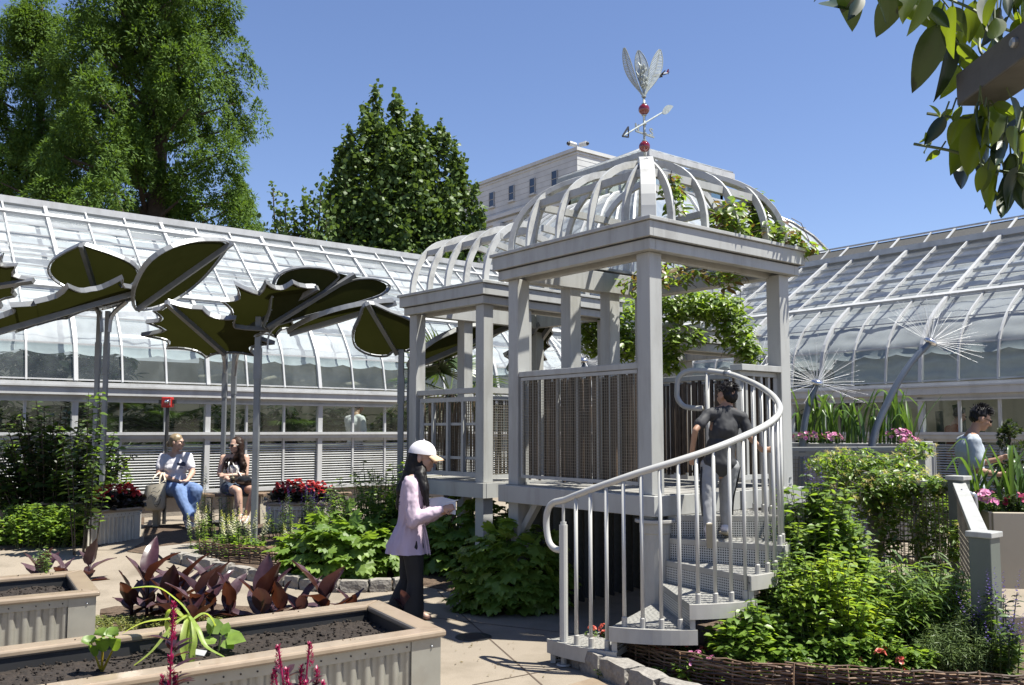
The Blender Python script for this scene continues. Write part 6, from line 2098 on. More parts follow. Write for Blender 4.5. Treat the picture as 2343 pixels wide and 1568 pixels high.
def canna(label, c, n, h, seed, leaf=.34, spread=.5):
    rr = random.Random(seed)
    t = thing('canna_plant', label, 'canna', c, 'purple leaved cannas')
    mb = MB(); mb.tube([c, c + Z * h * .5, c + Z * h * .85], [.016, .014, .008], 8); mb.build('stem', 'leaf_canna', t, smooth=True)
    for k in range(n):
        f = (k + .5) / n; a = k * 2.4 + rr.uniform(-.4, .4)
        tilt = lerp(1.25, .22, f) * rr.uniform(.6, 1.3) * spread * 1.8
        d = V((math.cos(a) * math.sin(tilt), math.sin(a) * math.sin(tilt), math.cos(tilt)))
        o = V((-math.cos(a), -math.sin(a), .35))
        link('leaf', CANNA[rr.randrange(6)], t, mw=oriented(c + Z * (h * .75 * f + .02), d, o, leaf * rr.uniform(.75, 1.15), rr.uniform(.9, 1.25)))
cn = [(335, 1425, 7, .55, .36), (300, 1422, 5, .28, .30), (385, 1432, 6, .32, .32), (415, 1420, 6, .38, .34), (455, 1430, 6, .34, .33), (485, 1418, 6, .36, .34), (525, 1425, 5, .30, .30), (395, 1405, 5, .3, .3), (345, 1405, 5, .25, .28), (440, 1442, 5, .22, .28)]
names = ['tallest purple canna with one upright leaf', 'low purple canna beside the left planter corner', 'purple canna with a split leaf, third along the row', 'purple canna in the middle of the clump, near the corn', 'purple canna just left of the tall one-leaf stalk end', 'purple canna with pale leaf undersides near the kerb', 'purple canna at the right end of the main clump', 'purple canna behind the middle of the clump', 'purple canna tucked behind the tallest one', 'low front purple canna at the planter rim']
for (x, y, n, h, lf), nm in zip(cn, names):
    canna(nm, PG(x, y), n, h, int(x), lf)
for (x, y, n, h, lf), nm in zip([(600, 1432, 7, .30, .38), (640, 1428, 4, .2, .28), (742, 1425, 6, .28, .40), (800, 1420, 5, .16, .26), (690, 1430, 4, .2, .26), (930, 1420, 3, .12, .22)],
        ['purple canna with broad dark leaves left of the path gap', 'small purple canna beside the broad dark one', 'purple canna with one big arching pale leaf', 'small purple canna near the walking woman', 'short spiky purple canna behind the planter cap', 'purple canna leaf tips peeping at the planter corner']):
    canna(nm, PG(x, y) + V((0, 0, .0)), n, h, int(x), lf, .45)
for (x, y, n, h, lf), nm in zip([(30, 1365, 6, .22, .30), (85, 1360, 5, .2, .26), (150, 1358, 6, .26, .30)], ['purple canna behind the left planter, leftmost', 'purple canna behind the left planter, in the middle', 'purple canna behind the left planter, with upright tips']):
    canna(nm, PG(x, y) + V((0, .5, 0)), n, h, int(x), lf, .5)
herb('ground_cover', 'yellow green creeping ground cover under the cannas', 'ground cover', PG(370, 1440), 1.0, .45, .10, 520, 5, .032, ['leaf_cover'], LEAFW, seed=30, lean=.1, start=.1, stem_r=.002)

# ---------------------------------------------------------------- seedlings in the near planter
def strap(mb, pts, w, n=5):
    path = catmull(pts, n); k = len(path); vs = []
    for i, p in enumerate(path):
        f = i / (k - 1); t_ = (path[min(k - 1, i + 1)] - path[max(0, i - 1)]).normalized()
        s = t_.cross(Z); s = s.normalized() if s.length > .01 else V((1, 0, 0))
        nn = s.cross(t_)
        hw = w * (math.sin(PI * min(1, (f * .93 + .05))) ** .55)
        vs += [p - s * hw + nn * hw * .4, p, p + s * hw + nn * hw * .4]
    fs = []
    for i in range(k - 1):
        for j in range(2):
            a = i * 3 + j; fs.append((a, a + 1, a + 4, a + 3))
    mb.add(vs, fs)
def corn():
    D = 5.35
    b = PZ(420, 1500, ZC1 - .11)
    D = b.y
    t = thing('corn_seedling', 'wilting pale green corn plant flopping in the near planter', 'corn plant', b)
    mb = MB(); mb.tube([P(425, 1495, D), P(430, 1450, D), P(432, 1405, D)], [.012, .01, .008], 6); mb.build('stem', 'leaf_corn', t)
    for pts, w in (([(432, 1405, 0), (405, 1375, 0), (360, 1345, -.05), (300, 1346, -.1)], .016), ([(432, 1408, 0), (400, 1430, -.1), (350, 1490, -.2), (290, 1535, -.25)], .018), ([(432, 1408, 0), (452, 1440, -.1), (470, 1480, -.15), (515, 1505, -.2)], .016),
                   ([(432, 1405, 0), (405, 1415, .05), (330, 1425, .05), (280, 1450, .05)], .018), ([(430, 1410, 0), (420, 1450, -.1), (418, 1500, -.12), (425, 1530, -.12)], .018), ([(432, 1408, 0), (442, 1460, -.06), (440, 1500, -.08), (436, 1545, -.1)], .022),
                   ([(425, 1420, 0), (395, 1395, .1), (382, 1420, .12), (385, 1460, .1)], .02), ([(440, 1420, 0), (470, 1405, .08), (490, 1430, .1), (480, 1455, .1)], .02)):
        mb = MB(); strap(mb, [P(x, y, D + d) for x, y, d in pts], w); mb.build('leaf', 'leaf_corn', t, smooth=True)
corn()
def chard():
    b = PZ(232, 1540, ZC1 - .11); D = b.y
    t = thing('chard_seedling', 'young chard with yellow stems and crinkled leaves in the near planter', 'chard', b)
    for tx, ty, lx, ly in ((215, 1490, 205, 1458), (235, 1480, 240, 1440), (262, 1478, 262, 1438)):
        mb = MB(); mb.tube([b, P(tx, ty, D - .02), P(lx, ly, D - .02)], [.007, .006, .003], 6); st_ = mb.build('stalk', 'chard_stem', t)
        mb = MB(); strap(mb, [P(tx, ty + 12, D - .03), P((tx + lx) / 2 - 6, (ty + ly) / 2, D - .06), P(lx, ly - 4, D - .03)], .042); mb.build('leaf_blade', 'leaf_bright', st_, smooth=True)
chard()
def sunflower():
    b = PZ(500, 1488, ZC1 - .11); D = b.y
    t = thing('sunflower_seedling', 'broad leafed green seedling right of the corn in the near planter', 'seedling', b)
    mb = MB(); mb.tube([b, P(505, 1455, D)], .007, 6); mb.build('stem', 'green_stem', t)
    m_ = P(505, 1462, D)
    for x, y, d, s in ((482, 1420, 0, .13), (470, 1468, -.06, .12), (518, 1430, .05, .13), (552, 1462, -.03, .14), (528, 1478, -.05, .12), (540, 1445, .06, .10)):
        e = P(x, y, D + d)
        mb = MB(); dd = (e - m_); L_ = dd.length
        link('leaf', SEEDLEAF, t, mw=oriented(m_.lerp(e, .25), dd, V((0, -.6, 1)), L_ * .8 + .02, 1.0))
me = bpy.data.meshes.new('seed_leaf'); me.from_pydata([(a * 1.35, b, c) for a, b, c in LEAFW[0]], [], LEAFW[1]); me.materials.append(MATS['leaf_bright']); SEEDLEAF = me
me.polygons.foreach_set('use_smooth', [True] * len(me.polygons))
sunflower()
b = PZ(455, 1500, ZC1 - .1)
t = thing('plant_label', 'white plastic plant label lying in the soil by the corn', 'plant label', b)
mb = MB(); mb.prism([b + V((-.03, -.02, .01)), b + V((.05, -.06, .01)), b + V((.06, -.04, .035)), b + V((-.02, .0, .035))], V((0, 0, .003))); mb.build('tag', 'white_plastic', t)
herb('mint_seedling', 'upright leafy green seedling in the left planter', 'seedling', PZ(110, 1335, ZC2 - .1), .17, .07, .36, 7, 10, .055, ['leaf_mid', 'leaf_grey'], LEAF, seed=41, lean=.5, start=.1, stem_r=.004)

# celosia in the very foreground
def celosia(label, base, tips, seed, group='red celosia spikes'):
    rr = random.Random(seed)
    t = thing('celosia', label, 'celosia', base, group)
    st = MB(); F = Leaves(); L = Leaves()
    for tip, ln in tips:
        st.tube(catmull([base, base.lerp(tip, .6) + V((rr.uniform(-.02, .02), 0, 0)), tip], 4), .005, 5)
        d = V((rr.uniform(-.05, .05), 0, 1)); 
        for k in range(int(ln * 900)):
            q = rr.random(); a = rr.uniform(0, 2 * PI); rad = .016 * (1 - q) ** .5
            o = V((math.cos(a), math.sin(a), .9))
            F.add(tip - d * (ln * (1 - q)) * .9 + V((math.cos(a), math.sin(a), 0)) * rad * .5, o, V((math.cos(a), math.sin(a), -.4)), rr.uniform(.012, .024), .8)
        for k in range(9):
            a = rr.uniform(0, 2 * PI); p = base.lerp(tip, rr.uniform(.45, .8))
            L.add(p, V((math.cos(a), math.sin(a), .4)), Z, rr.uniform(.07, .13), .9)
    st.build('stems', 'petal_magenta', t, kind='stuff'); F.build('flower_spikes', LEAF4, 'petal_magenta', t); L.build('leaves', LEAF, 'leaf_canna', t)
D = 4.3
b = P(393, 1640, D); b = V((b.x, D, 0.0)); celosia('single tall magenta celosia spike in front of the near planter', b, [(P(398, 1378, D), .20), (P(390, 1500, D - .05), .16), (P(372, 1545, D), .08), (P(402, 1545, D), .12)], 3)
b = P(700, 1650, D); b = V((b.x, D, 0.0)); celosia('branched magenta celosia clump at the bottom edge', b, [(P(636, 1478, D), .12), (P(708, 1472, D), .12), (P(655, 1530, D - .05), .10), (P(628, 1532, D), .09), (P(690, 1525, D), .12), (P(740, 1560, D), .10), (P(700, 1560, D - .08), .12), (P(660, 1560, D - .08), .12), (P(725, 1530, D + .05), .08)], 4)

# ---------------------------------------------------------------- right bed
herb('salvia_shrub', 'tall grey green leafy shrub beside the spiral stair', 'shrub', V((P(1872, 1200, 6.95).x, 6.95, 0)), .42, .36, 1.26, 210, 15, .12, ['leaf_grey', 'leaf_bright', 'leaf_mid'], LEAFW, seed=51, lean=.35, start=.15, flower=(.12, spike(.22, .018, .022, 22), ['petal_violet']))
herb('leafy_plant', 'bright yellow green leafy plant in the middle of the right bed', 'plant', V((P(1890, 1200, 6.3).x, 6.3, 0)), .48, .32, .84, 160, 12, .11, ['leaf_bright', 'leaf_lime', 'leaf_bright'], LEAF, seed=52, lean=.35, start=.12)
herb('leafy_plant', 'light green leafy plant beside the lowest stair tread', 'plant', V((P(1712, 1200, 6.1).x, 6.1, 0)), .30, .2, .50, 95, 9, .10, ['leaf_bright', 'leaf_mid'], LEAFW, seed=53, lean=.35, start=.1)
herb('leafy_plant', 'dense green plant under the stair side between the treads and the bright plant', 'plant', V((P(1805, 1200, 6.42).x, 6.42, 0)), .26, .24, .78, 130, 11, .09, ['leaf_mid', 'leaf_grey'], LEAF, seed=54, lean=.3, start=.1)
herb('leafy_plant', 'green leafy clump at the front of the right bed by the wicker', 'plant', V((P(1960, 1200, 5.95).x, 5.95, 0)), .52, .12, .34, 140, 8, .09, ['leaf_mid', 'leaf_bright'], LEAFW, seed=55, lean=.3, start=.1)
herb('grass_plant', 'tall arching grassy plant in front of the mesh fence', 'grass plant', V((P(2095, 1200, 6.5).x, 6.5, 0)), .46, .36, .78, 120, 10, .22, ['leaf_grey', 'leaf_mid', 'leaf_bright'], BLADE, seed=56, lean=.3, start=.1, width=1.3)
herb('feathery_plant', 'feathery grey green plant low at the right edge of the bed', 'plant', V((P(2200, 1200, 6.05).x, 6.05, 0)), .38, .2, .44, 170, 14, .07, ['leaf_grey'], BLADE, seed=57, lean=.3, start=.1, width=.9, whorl=3)
herb('salvia', 'dark violet salvia at the bottom right corner', 'salvia', PG(2310, 1570) + V((0, .1, 0)), .24, .25, .66, 34, 8, .10, ['leaf_dark', 'leaf_mid'], LEAF, seed=58, lean=.3, start=.1, flower=(.85, spike(.24, .02, .022, 30), ['petal_violet']))
herb('leafy_plant', 'narrow leafed green plant rising against the outer balusters', 'plant', V((P(1800, 1200, 6.75).x, 6.75, 0)), .17, .2, 1.0, 70, 15, .08, ['leaf_bright', 'leaf_mid'], LEAF, seed=59, lean=.3, start=.2)
herb('geranium', 'coral geraniums at the left tip of the wicker edging', 'geraniums', PG(1378, 1508) + V((0, .02, 0)), .15, .1, .25, 34, 6, .045, ['leaf_mid', 'leaf_dark'], LEAFW, seed=61, lean=.3, start=.1, flower=(.42, umbel(.028, .022, 40), ['petal_coral']))
herb('geranium', 'coral geraniums behind the wicker below the second tread', 'geraniums', PG(1470, 1528) + V((0, .08, 0)), .2, .1, .27, 34, 6, .045, ['leaf_mid', 'leaf_bright'], LEAFW, seed=62, lean=.3, start=.1, flower=(.3, umbel(.028, .022, 40), ['petal_coral']))
herb('geranium', 'coral geraniums behind the wicker right of the stair foot', 'geraniums', PG(1565, 1548) + V((0, .08, 0)), .2, .1, .22, 36, 6, .045, ['leaf_mid', 'leaf_bright'], LEAFW, seed=63, lean=.3, start=.1, flower=(.22, umbel(.026, .022, 35), ['petal_coral']))
herb('geranium', 'coral geraniums in the front of the bed at right', 'geraniums', PG(2035, 1580) + V((0, .05, 0)), .2, .1, .25, 30, 6, .045, ['leaf_mid', 'leaf_bright'], LEAFW, seed=64, lean=.3, start=.1, flower=(.3, umbel(.026, .022, 35), ['petal_coral']))
herb('leafy_plant', 'low mixed green plants with tiny pink flowers behind the wicker', 'plant', PG(1690, 1570) + V((0, .08, 0)), .42, .12, .22, 90, 6, .07, ['leaf_mid', 'leaf_bright'], LEAFW, seed=65, lean=.3, start=.1, flower=(.12, umbel(.02, .015, 25), ['petal_pink']))

# weeds at the foot of the kerbs and wicker
for i, (x, y, lab) in enumerate(((1480, 1555, 'small weeds growing between the right kerb and the wicker'), (620, 1318, 'small weeds along the left granite kerb'))):
    herb('weed_patch', lab, 'weeds', PG(x, y), .42, .05, .09, 46, 5, .03, ['leaf_bright', 'leaf_mid'], LEAFW, seed=70 + i, lean=.2, start=.1, stem_r=.002)

# clematis draped over the fences
def drape(name, label, cat, pts, n, leaf, mats, seed, tmpl=LEAF, thick=.12, fluff=0, group=None, extra=None):
    """foliage hung over a poly-line region: pts = list of (point, radius, weight)"""
    rr = random.Random(seed); t = thing(name, label, cat, pts[0][0], group); L = Leaves(); st = MB(); F = Leaves()
    mats = mats if isinstance(mats, (list, tuple)) else [mats]
    tot = sum(w for _, _, w in pts)
    for (c, r, w) in pts:
        m = int(n * w / tot)
        c = V(c); r = V(r)
        for k in range(m):
            nrm = V((rr.gauss(0, 1), rr.gauss(0, 1), rr.gauss(0, 1))).normalized(); s = rr.random() ** .35
            p = c + V((nrm.x * r.x * s, nrm.y * r.y * s, nrm.z * r.z * s))
            a = rr.uniform(0, 2 * PI)
            L.add(p, V((math.cos(a), math.sin(a), rr.uniform(-.9, .15))), V((nrm.x * .5 + rr.gauss(0, .3), nrm.y * .5 + rr.gauss(0, .3), .9)), leaf * rr.uniform(.55, 1.25), rr.uniform(.9, 1.4), rr.randrange(len(mats)))
        for k in range(max(2, m // 60)):
            q0 = c + V((rr.uniform(-1, 1) * r.x, rr.uniform(-1, 1) * r.y, rr.uniform(-1, 1) * r.z)); q1 = c + V((rr.uniform(-1, 1) * r.x, rr.uniform(-1, 1) * r.y, rr.uniform(-1.1, 1) * r.z))
            st.tube([q0, (q0 + q1) / 2 + V((rr.gauss(0, .05), 0, rr.gauss(0, .05))), q1], .0035, 4, cap=False)
        for k in range(int(fluff * w)):
            q = c + V((rr.uniform(-1, 1) * r.x, -r.y * rr.uniform(.2, 1.1), rr.uniform(-.6, 1) * r.z))
            for j in range(16):
                dd = V((rr.gauss(0, 1), rr.gauss(0, 1), rr.gauss(0, 1) + .3)); F.add(q, dd, Z, rr.uniform(.03, .055), .5)
    L.build('foliage', tmpl, mats, t); st.build('stems', 'brown_stem', t, kind='stuff')
    if F.p: F.build('seed_heads', NEEDLE, 'seedhead', t)
    if extra: extra(t, rr)
    return t
def S(x, y, d, rx, ry, rz, w): return (P(x, y, d), (rx, ry, rz), w)
drape('clematis', 'clematis with fluffy seed heads mounded over the mesh fence', 'climbing plant',
      [S(1960, 1070, 9.6, .42, .3, .22, 3), S(2040, 1075, 9.4, .35, .28, .18, 2.5), S(1900, 1060, 9.9, .28, .25, .15, 1.5), S(2020, 1150, 9.1, .38, .18, .24, 3), S(2110, 1140, 8.8, .32, .15, .2, 2), S(2130, 1230, 8.6, .22, .12, .28, 1.6), S(2030, 1230, 8.9, .16, .1, .3, 1.2), S(2185, 1240, 8.2, .1, .12, .22, .8), S(2090, 1030, 9.8, .2, .2, .12, 1), S(1925, 1120, 9.6, .25, .2, .22, 1.4), S(2080, 1105, 8.75, .3, .14, .12, 1.8), S(2010, 1115, 9.1, .2, .16, .2, 1.5), S(2150, 1110, 8.45, .16, .12, .1, .8)],
      6200, .066, ['leaf_mid', 'leaf_bright', 'leaf_mid'], 81, LEAF, fluff=7)
drape('climbing_vine', 'leafy vine heaped on the arbour behind the large pavilion', 'vine',
      [S(1400, 720, 11.3, .42, .4, .24, 3), S(1560, 700, 11.2, .5, .4, .22, 4), S(1640, 705, 11.3, .35, .4, .22, 3), S(1680, 760, 11.2, .26, .3, .3, 2), S(1715, 810, 11.1, .16, .2, .18, 1), S(1350, 770, 11.4, .25, .3, .26, 2), S(1430, 790, 11.3, .3, .3, .22, 2), S(1535, 815, 11.1, .14, .15, .22, 1.2), S(1560, 770, 10.9, .3, .12, .16, .8)],
      4200, .105, ['leaf_vine', 'leaf_bright', 'leaf_vine'], 82, LEAF)
zt0 = PZT
drape('climbing_vine', 'vine with green and reddish leaves climbing the right side of the dome', 'vine',
      [(PQ(.35, PLb - .25, zt0 + .3), (.12, .12, .3), 2), (PQ(.2, PLb - .3, zt0 + .12), (.3, .3, .12), 2), (PQ(.15, 1.2, zt0 + .18), (.16, .2, .2), 1.2), (PQ(.7, PLb - .22, zt0 + .35), (.25, .2, .3), 2), (PQ(.25, .55, zt0 + .3), (.1, .12, .22), .8), (PQ(.1, PLb - .05, zt0 + .02), (.25, .12, .07), 1), (PQ(1.3, PLb - .25, zt0 + .2), (.3, .2, .2), 1)],
      1300, .095, ['leaf_vine', 'leaf_vine', 'leaf_bright', 'leaf_vine', 'leaf_vine_red'], 83, LEAF)
drape('climbing_vine', 'vine strands trailing through the dome and beams behind the front post', 'vine',
      [(PQ(1.0, 1.3, 3.12), (.35, .3, .10), 2), (PQ(.75, .9, 3.05), (.12, .1, .16), .8), (PQ(.6, 1.6, 3.1), (.25, .2, .08), 1), (PQ(1.25, .7, 3.42), (.1, .1, .12), .7), (PQ(1.5, 1.5, 3.12), (.3, .2, .1), 1.3), (PQ(.35, 1.35, 3.02), (.1, .1, .12), .6)],
      620, .09, ['leaf_vine', 'leaf_bright', 'leaf_vine_red'], 84, LEAF)
drape('climbing_vine', 'small vine tuft on the far beam of the side pavilion', 'vine', [(SQ(.9, 1.9, 3.3), (.35, .3, .1), 1)], 200, .09, ['leaf_vine'], 85, LEAF)

# ---------------------------------------------------------------- iris planters
def iris(label, c, rx, ry, n, h, seed, z):
    rr = random.Random(seed)
    t = thing('iris_clump', label, 'irises', c, 'sword leaved irises')
    for k in range(n):
        o = V((rr.uniform(-rx, rx), rr.uniform(-ry, ry), 0)); hh = h * rr.uniform(.55, 1.05)
        a = rr.uniform(0, 2 * PI); ln = rr.uniform(.05, .55) * hh
        p0 = c + o; e = p0 + V((math.cos(a) * ln, math.sin(a) * ln, hh))
        pts = [p0, p0.lerp(e, .5) + Z * .02 - V((math.cos(a), math.sin(a), 0)) * ln * .15, e]
        if rr.random() < .32: pts.append(e + V((math.cos(a) * .16, math.sin(a) * .12, -.12)))
        mb = MB(); strap(mb, pts, .021 * rr.uniform(.7, 1.2), 4); mb.build('blade', 'leaf_iris', t, smooth=True)
zp = P(1800, 1014, 11.7).z
iz = [(1860, 5), (1905, 6), (1945, 7), (1985, 8), (2035, 9), (2080, 10)]
labs = ['irises at the left end of the long grey planter', 'second iris clump from the left in the long planter', 'third iris clump from the left in the long planter', 'fourth iris clump from the left in the long planter', 'tall iris clump, fifth from the left in the long planter', 'irises with curling tips at the right end of the long planter']
for (x, s), lb in zip(iz, labs):
    p = P(x, 1020, 11.6); iris(lb, V((p.x, 11.85 - (x - 1860) * .0011, zp - .05)), .10, .14, 15, .72 if s != 9 else .86, s, zp)
zp2 = P(2268, 1172, 8.3).z
for (x, s), lb in zip([(2212, 21), (2290, 22), (2335, 23)], ['iris clump in front of the man in the grey tee', 'iris clump at the right edge in the beige planter', 'iris clump cut by the right edge of the view']):
    p = P(x, 1172, 8.4); iris(lb, V((p.x + .12, 8.55, zp2 - .05)), .09, .12, 13, .68, s, zp2)
def flower_mound(label, pts, n, seed, mats=['petal_pink'], leafm=['leaf_mid'], size=.04):
    rr = random.Random(seed); t = thing('petunia_mound', label, 'flowers', pts[0][0], 'pink bedding flowers'); F = Leaves(); L = Leaves()
    for c, r in pts:
        c = V(c)
        for k in range(n):
            nrm = V((rr.gauss(0, 1), rr.gauss(0, 1) - .5, abs(rr.gauss(0, 1)))).normalized(); q = c + V((nrm.x * r[0], nrm.y * r[1], nrm.z * r[2]))
            u = nrm.cross(V((.2, .1, .9))).normalized(); v = nrm.cross(u)
            for j in range(5): b = 2 * PI * j / 5; F.add(q, u * math.cos(b) + v * math.sin(b) + nrm * .2, nrm, size * rr.uniform(.6, 1.1), 1.1)
        for k in range(n * 5):
            nrm = V((rr.gauss(0, 1), rr.gauss(0, 1), abs(rr.gauss(0, 1)))).normalized() * rr.uniform(.6, 1); a = rr.uniform(0, 6.28)
            L.add(c + V((nrm.x * r[0], nrm.y * r[1], nrm.z * r[2])), V((math.cos(a), math.sin(a), .1)), Z, .05, 1.2)
    F.build('flowers', PETAL, mats, t); L.build('foliage', LEAFW, leafm, t)
flower_mound('pink flowers beneath the irises, left group in the long planter', [(P(1850, 1003, 11.5), (.2, .1, .09)), (P(1900, 1005, 11.5), (.15, .1, .08))], 16, 5)
flower_mound('pink flower heap right of the clematis seed heads in the long planter', [(P(2055, 1000, 11.2), (.16, .1, .1)), (P(2080, 1012, 11.1), (.12, .1, .06))], 28, 6)
flower_mound('pale pink flowers in the beige planter beside the steel handrail', [(P(2252, 1148, 8.4), (.12, .1, .10))], 30, 7)
flower_mound('magenta flowers at the right edge in the beige planter', [(P(2325, 1150, 8.4), (.12, .1, .08))], 14, 8, ['petal_magenta'], ['leaf_dark'])
herb('leafy_plant', 'low green planting under the irises in the beige planter', 'plant', V((P(2300, 1172, 8.5).x, 8.55, zp2 - .05)), .3, .15, .16, 60, 5, .05, ['leaf_dark', 'leaf_mid'], LEAFW, seed=91, lean=.2, start=.1)
herb('leafy_plant', 'leafy green planting behind the right newel below the man', 'plant', V((P(2150, 1080, 9.6).x, 9.6, .2)), .4, .25, .95, 50, 9, .10, ['leaf_mid', 'leaf_grey', 'leaf_bright'], LEAF, seed=92, lean=.3, start=.4)
# small upright conifer behind the man
def conifer():
    c = P(2312, 1080, 9.9); c = V((c.x, c.y, .25)); rr = random.Random(5)
    t = thing('dwarf_conifer', 'small dark knobbly conifer right of the man in the grey tee', 'conifer', c)
    mb = MB(); mb.tube([c, c + Z * 1.4], [.03, .015], 6); mb.build('trunk', 'bark', t)
    L = Leaves(); ztop = P(2312, 958, 9.9).z - .25
    for k in range(70):
        f = rr.random(); r = .24 * (1 - f) ** .7 + .04; a = rr.uniform(0, 6.28); q = c + V((math.cos(a) * r * rr.uniform(.5, 1), math.sin(a) * r * rr.uniform(.5, 1), .45 + (ztop - .5) * f))
        for j in range(26):
            d = V((rr.gauss(0, 1), rr.gauss(0, 1), rr.gauss(0, 1) + .5)).normalized(); L.add(q + d * .03, d, Z + V((rr.gauss(0, 1), 0, 0)), rr.uniform(.03, .06), 1.6)
    L.build('crown', LEAF4, 'leaf_dark', t)
conifer()

# ---------------------------------------------------------------- palms: fan palm outside, cycads and cacti inside
def fan_palm(label, c, h, n, seed, R=.6):
    rr = random.Random(seed); t = thing('fan_palm', label, 'palm', c)
    mb = MB(); mb.tube([c, c + Z * h], [.09, .07], 10); mb.build('trunk', 'bark', t)
    for k in range(n):
        a = k * 2.4 + rr.uniform(-.3, .3); el = rr.uniform(-.5, 1.1)
        d = V((math.cos(a) * math.cos(el), math.sin(a) * math.cos(el), math.sin(el)))
        hub = c + Z * h + d * rr.uniform(.3, .5)
        mb = MB(); mb.tube([c + Z * h, hub], .01, 5); lf = mb.build('leaf_stalk', 'green_stem', t)
        L = Leaves(); sd = d.cross(Z).normalized(); nn = sd.cross(d)
        for j in range(26):
            b = lerp(-1.9, 1.9, j / 25); dd = d * math.cos(b) + sd * math.sin(b) - Z * .12
            L.add(hub, dd, nn + V((rr.gauss(0, .1), rr.gauss(0, .1), 0)), R * rr.uniform(.75, 1.0) * (1 - .18 * abs(b) / 1.9), .62)
        me = scatter_mesh('fan', BLADE[0], BLADE[1], L.p, L.d, L.u, L.s, 'leaf_palm', None, [.95] * len(L.p)); link('leaf_fan', me, lf)
q = P(1030, 880, 12.2); fan_palm('shaggy fan palm seen through the small pavilion', V((q.x, q.y, .28)), q.z - .28 - .1, 15, 3, .62)
def cycad(label, c, h, n, seed, R=1.2, group='plants inside the left greenhouse'):
    rr = random.Random(seed); t = thing('indoor_palm', label, 'palm', c, group)
    mb = MB(); mb.tube([c, c + Z * h], [.1, .08], 8); mb.build('trunk', 'bark', t)
    L = Leaves(); rach = MB()
    for k in range(n):
        a = rr.uniform(0, 6.28); el = rr.uniform(.1, 1.2); r_ = R * rr.uniform(.7, 1.1)
        d = V((math.cos(a), math.sin(a), 0)); path = [c + Z * h + d * (r_ * f * math.cos(el * .6)) + Z * (r_ * (math.sin(el) * f - .55 * f * f)) for f in np.linspace(0, 1, 10)]
        rach.tube(path, .008, 4, cap=False)
        for i in range(1, 10):
            for q in range(3):
                p = path[i - 1].lerp(path[i], q / 3); s = d.cross(Z)
                for sg in (-1, 1): L.add(p, s * sg + d * .5 + Z * .1, Z, .26 * math.sin(PI * (i + q / 3) / 11) + .06, .55)
    rach.build('frond_stalks', 'green_stem', t, kind='stuff'); L.build('fronds', NEEDLE, 'leaf_palm', t)
for i, (a, n_, h_) in enumerate(((2.6, 1.3, .7), (3.9, 1.6, 1.2), (5.0, 1.5, 1.0), (6.2, 1.8, .6), (7.4, 1.4, .9), (8.8, 1.6, .7), (10.4, 1.6, .8), (1.4, 1.5, .8))):
    p = GL(a, n_, .28); cycad(['dark cycad fronds inside the greenhouse behind the left shrub', 'cycad arching inside the greenhouse at the left canopy poles', 'tall cycad behind the curved glass near the red alarm', 'indoor palm behind the woman in the white tee', 'indoor palm behind the woman with sunglasses', 'indoor palm behind the heart leaf canopy', 'indoor palm inside the greenhouse behind the small pavilion', 'indoor palm inside the greenhouse at the far left edge'][i], V((p.x, p.y, .28)), h_ + .35, 20, 40 + i, 1.35)
for i, (a, h_) in enumerate(((-11.8, 2.3), (-10.2, 2.1), (-9.0, 2.0), (-7.6, 1.9))):
    p = GR(a, 1.5, .28); rr = random.Random(i)
    t = thing('indoor_cactus', ['columnar cactus inside the right greenhouse beside the pavilion post', 'columnar cactus inside the right greenhouse behind the low dandelion', 'branched cactus inside the right greenhouse behind the tall irises', 'columnar cactus inside the right greenhouse behind the man'][i], 'cactus', p, 'cacti inside the right greenhouse')
    for k in range(5):
        o = V((rr.uniform(-.5, .5), rr.uniform(-.2, .2), 0)); l = rr.uniform(-.25, .25)
        mb = MB(); mb.tube(catmull([p + o * .2, p + o + Z * .7, p + o + V((l, 0, h_ * rr.uniform(.75, 1)))], 5), .065, 8); mb.build('arm', 'cactus', t, smooth=True)

# ---------------------------------------------------------------- near vine, top right: every leaf its own object
def near_leaf_mesh(k):
    rr = random.Random(k + 9); L = 8; vs = []; w = rr.uniform(.20, .27); cv = rr.uniform(.1, .35)
    for i in range(L + 1):
        f = i / L; hw = w * math.sin(PI * f ** .72) ** .8 if 0 < i < L else .003
        z = -cv * f * f; vs += [(-hw, f, z + .3 * hw), (-hw * .5, f, z + .1 * hw), (0, f, z - .01), (hw * .5, f, z + .1 * hw), (hw, f, z + .3 * hw)]
    fs = [(i * 5 + j, i * 5 + j + 1, i * 5 + j + 6, i * 5 + j + 5) for i in range(L) for j in range(4)]
    me = bpy.data.meshes.new('vine_leaf'); me.from_pydata(vs, [], fs); me.materials.append(MATS['leaf_near']); me.polygons.foreach_set('use_smooth', [True] * len(fs)); me.update(); return me
NEARL = [near_leaf_mesh(k) for k in range(4)]
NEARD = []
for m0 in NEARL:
    m1 = m0.copy(); m1.materials.clear(); m1.materials.append(MATS['leaf_near_dark']); NEARD.append(m1)
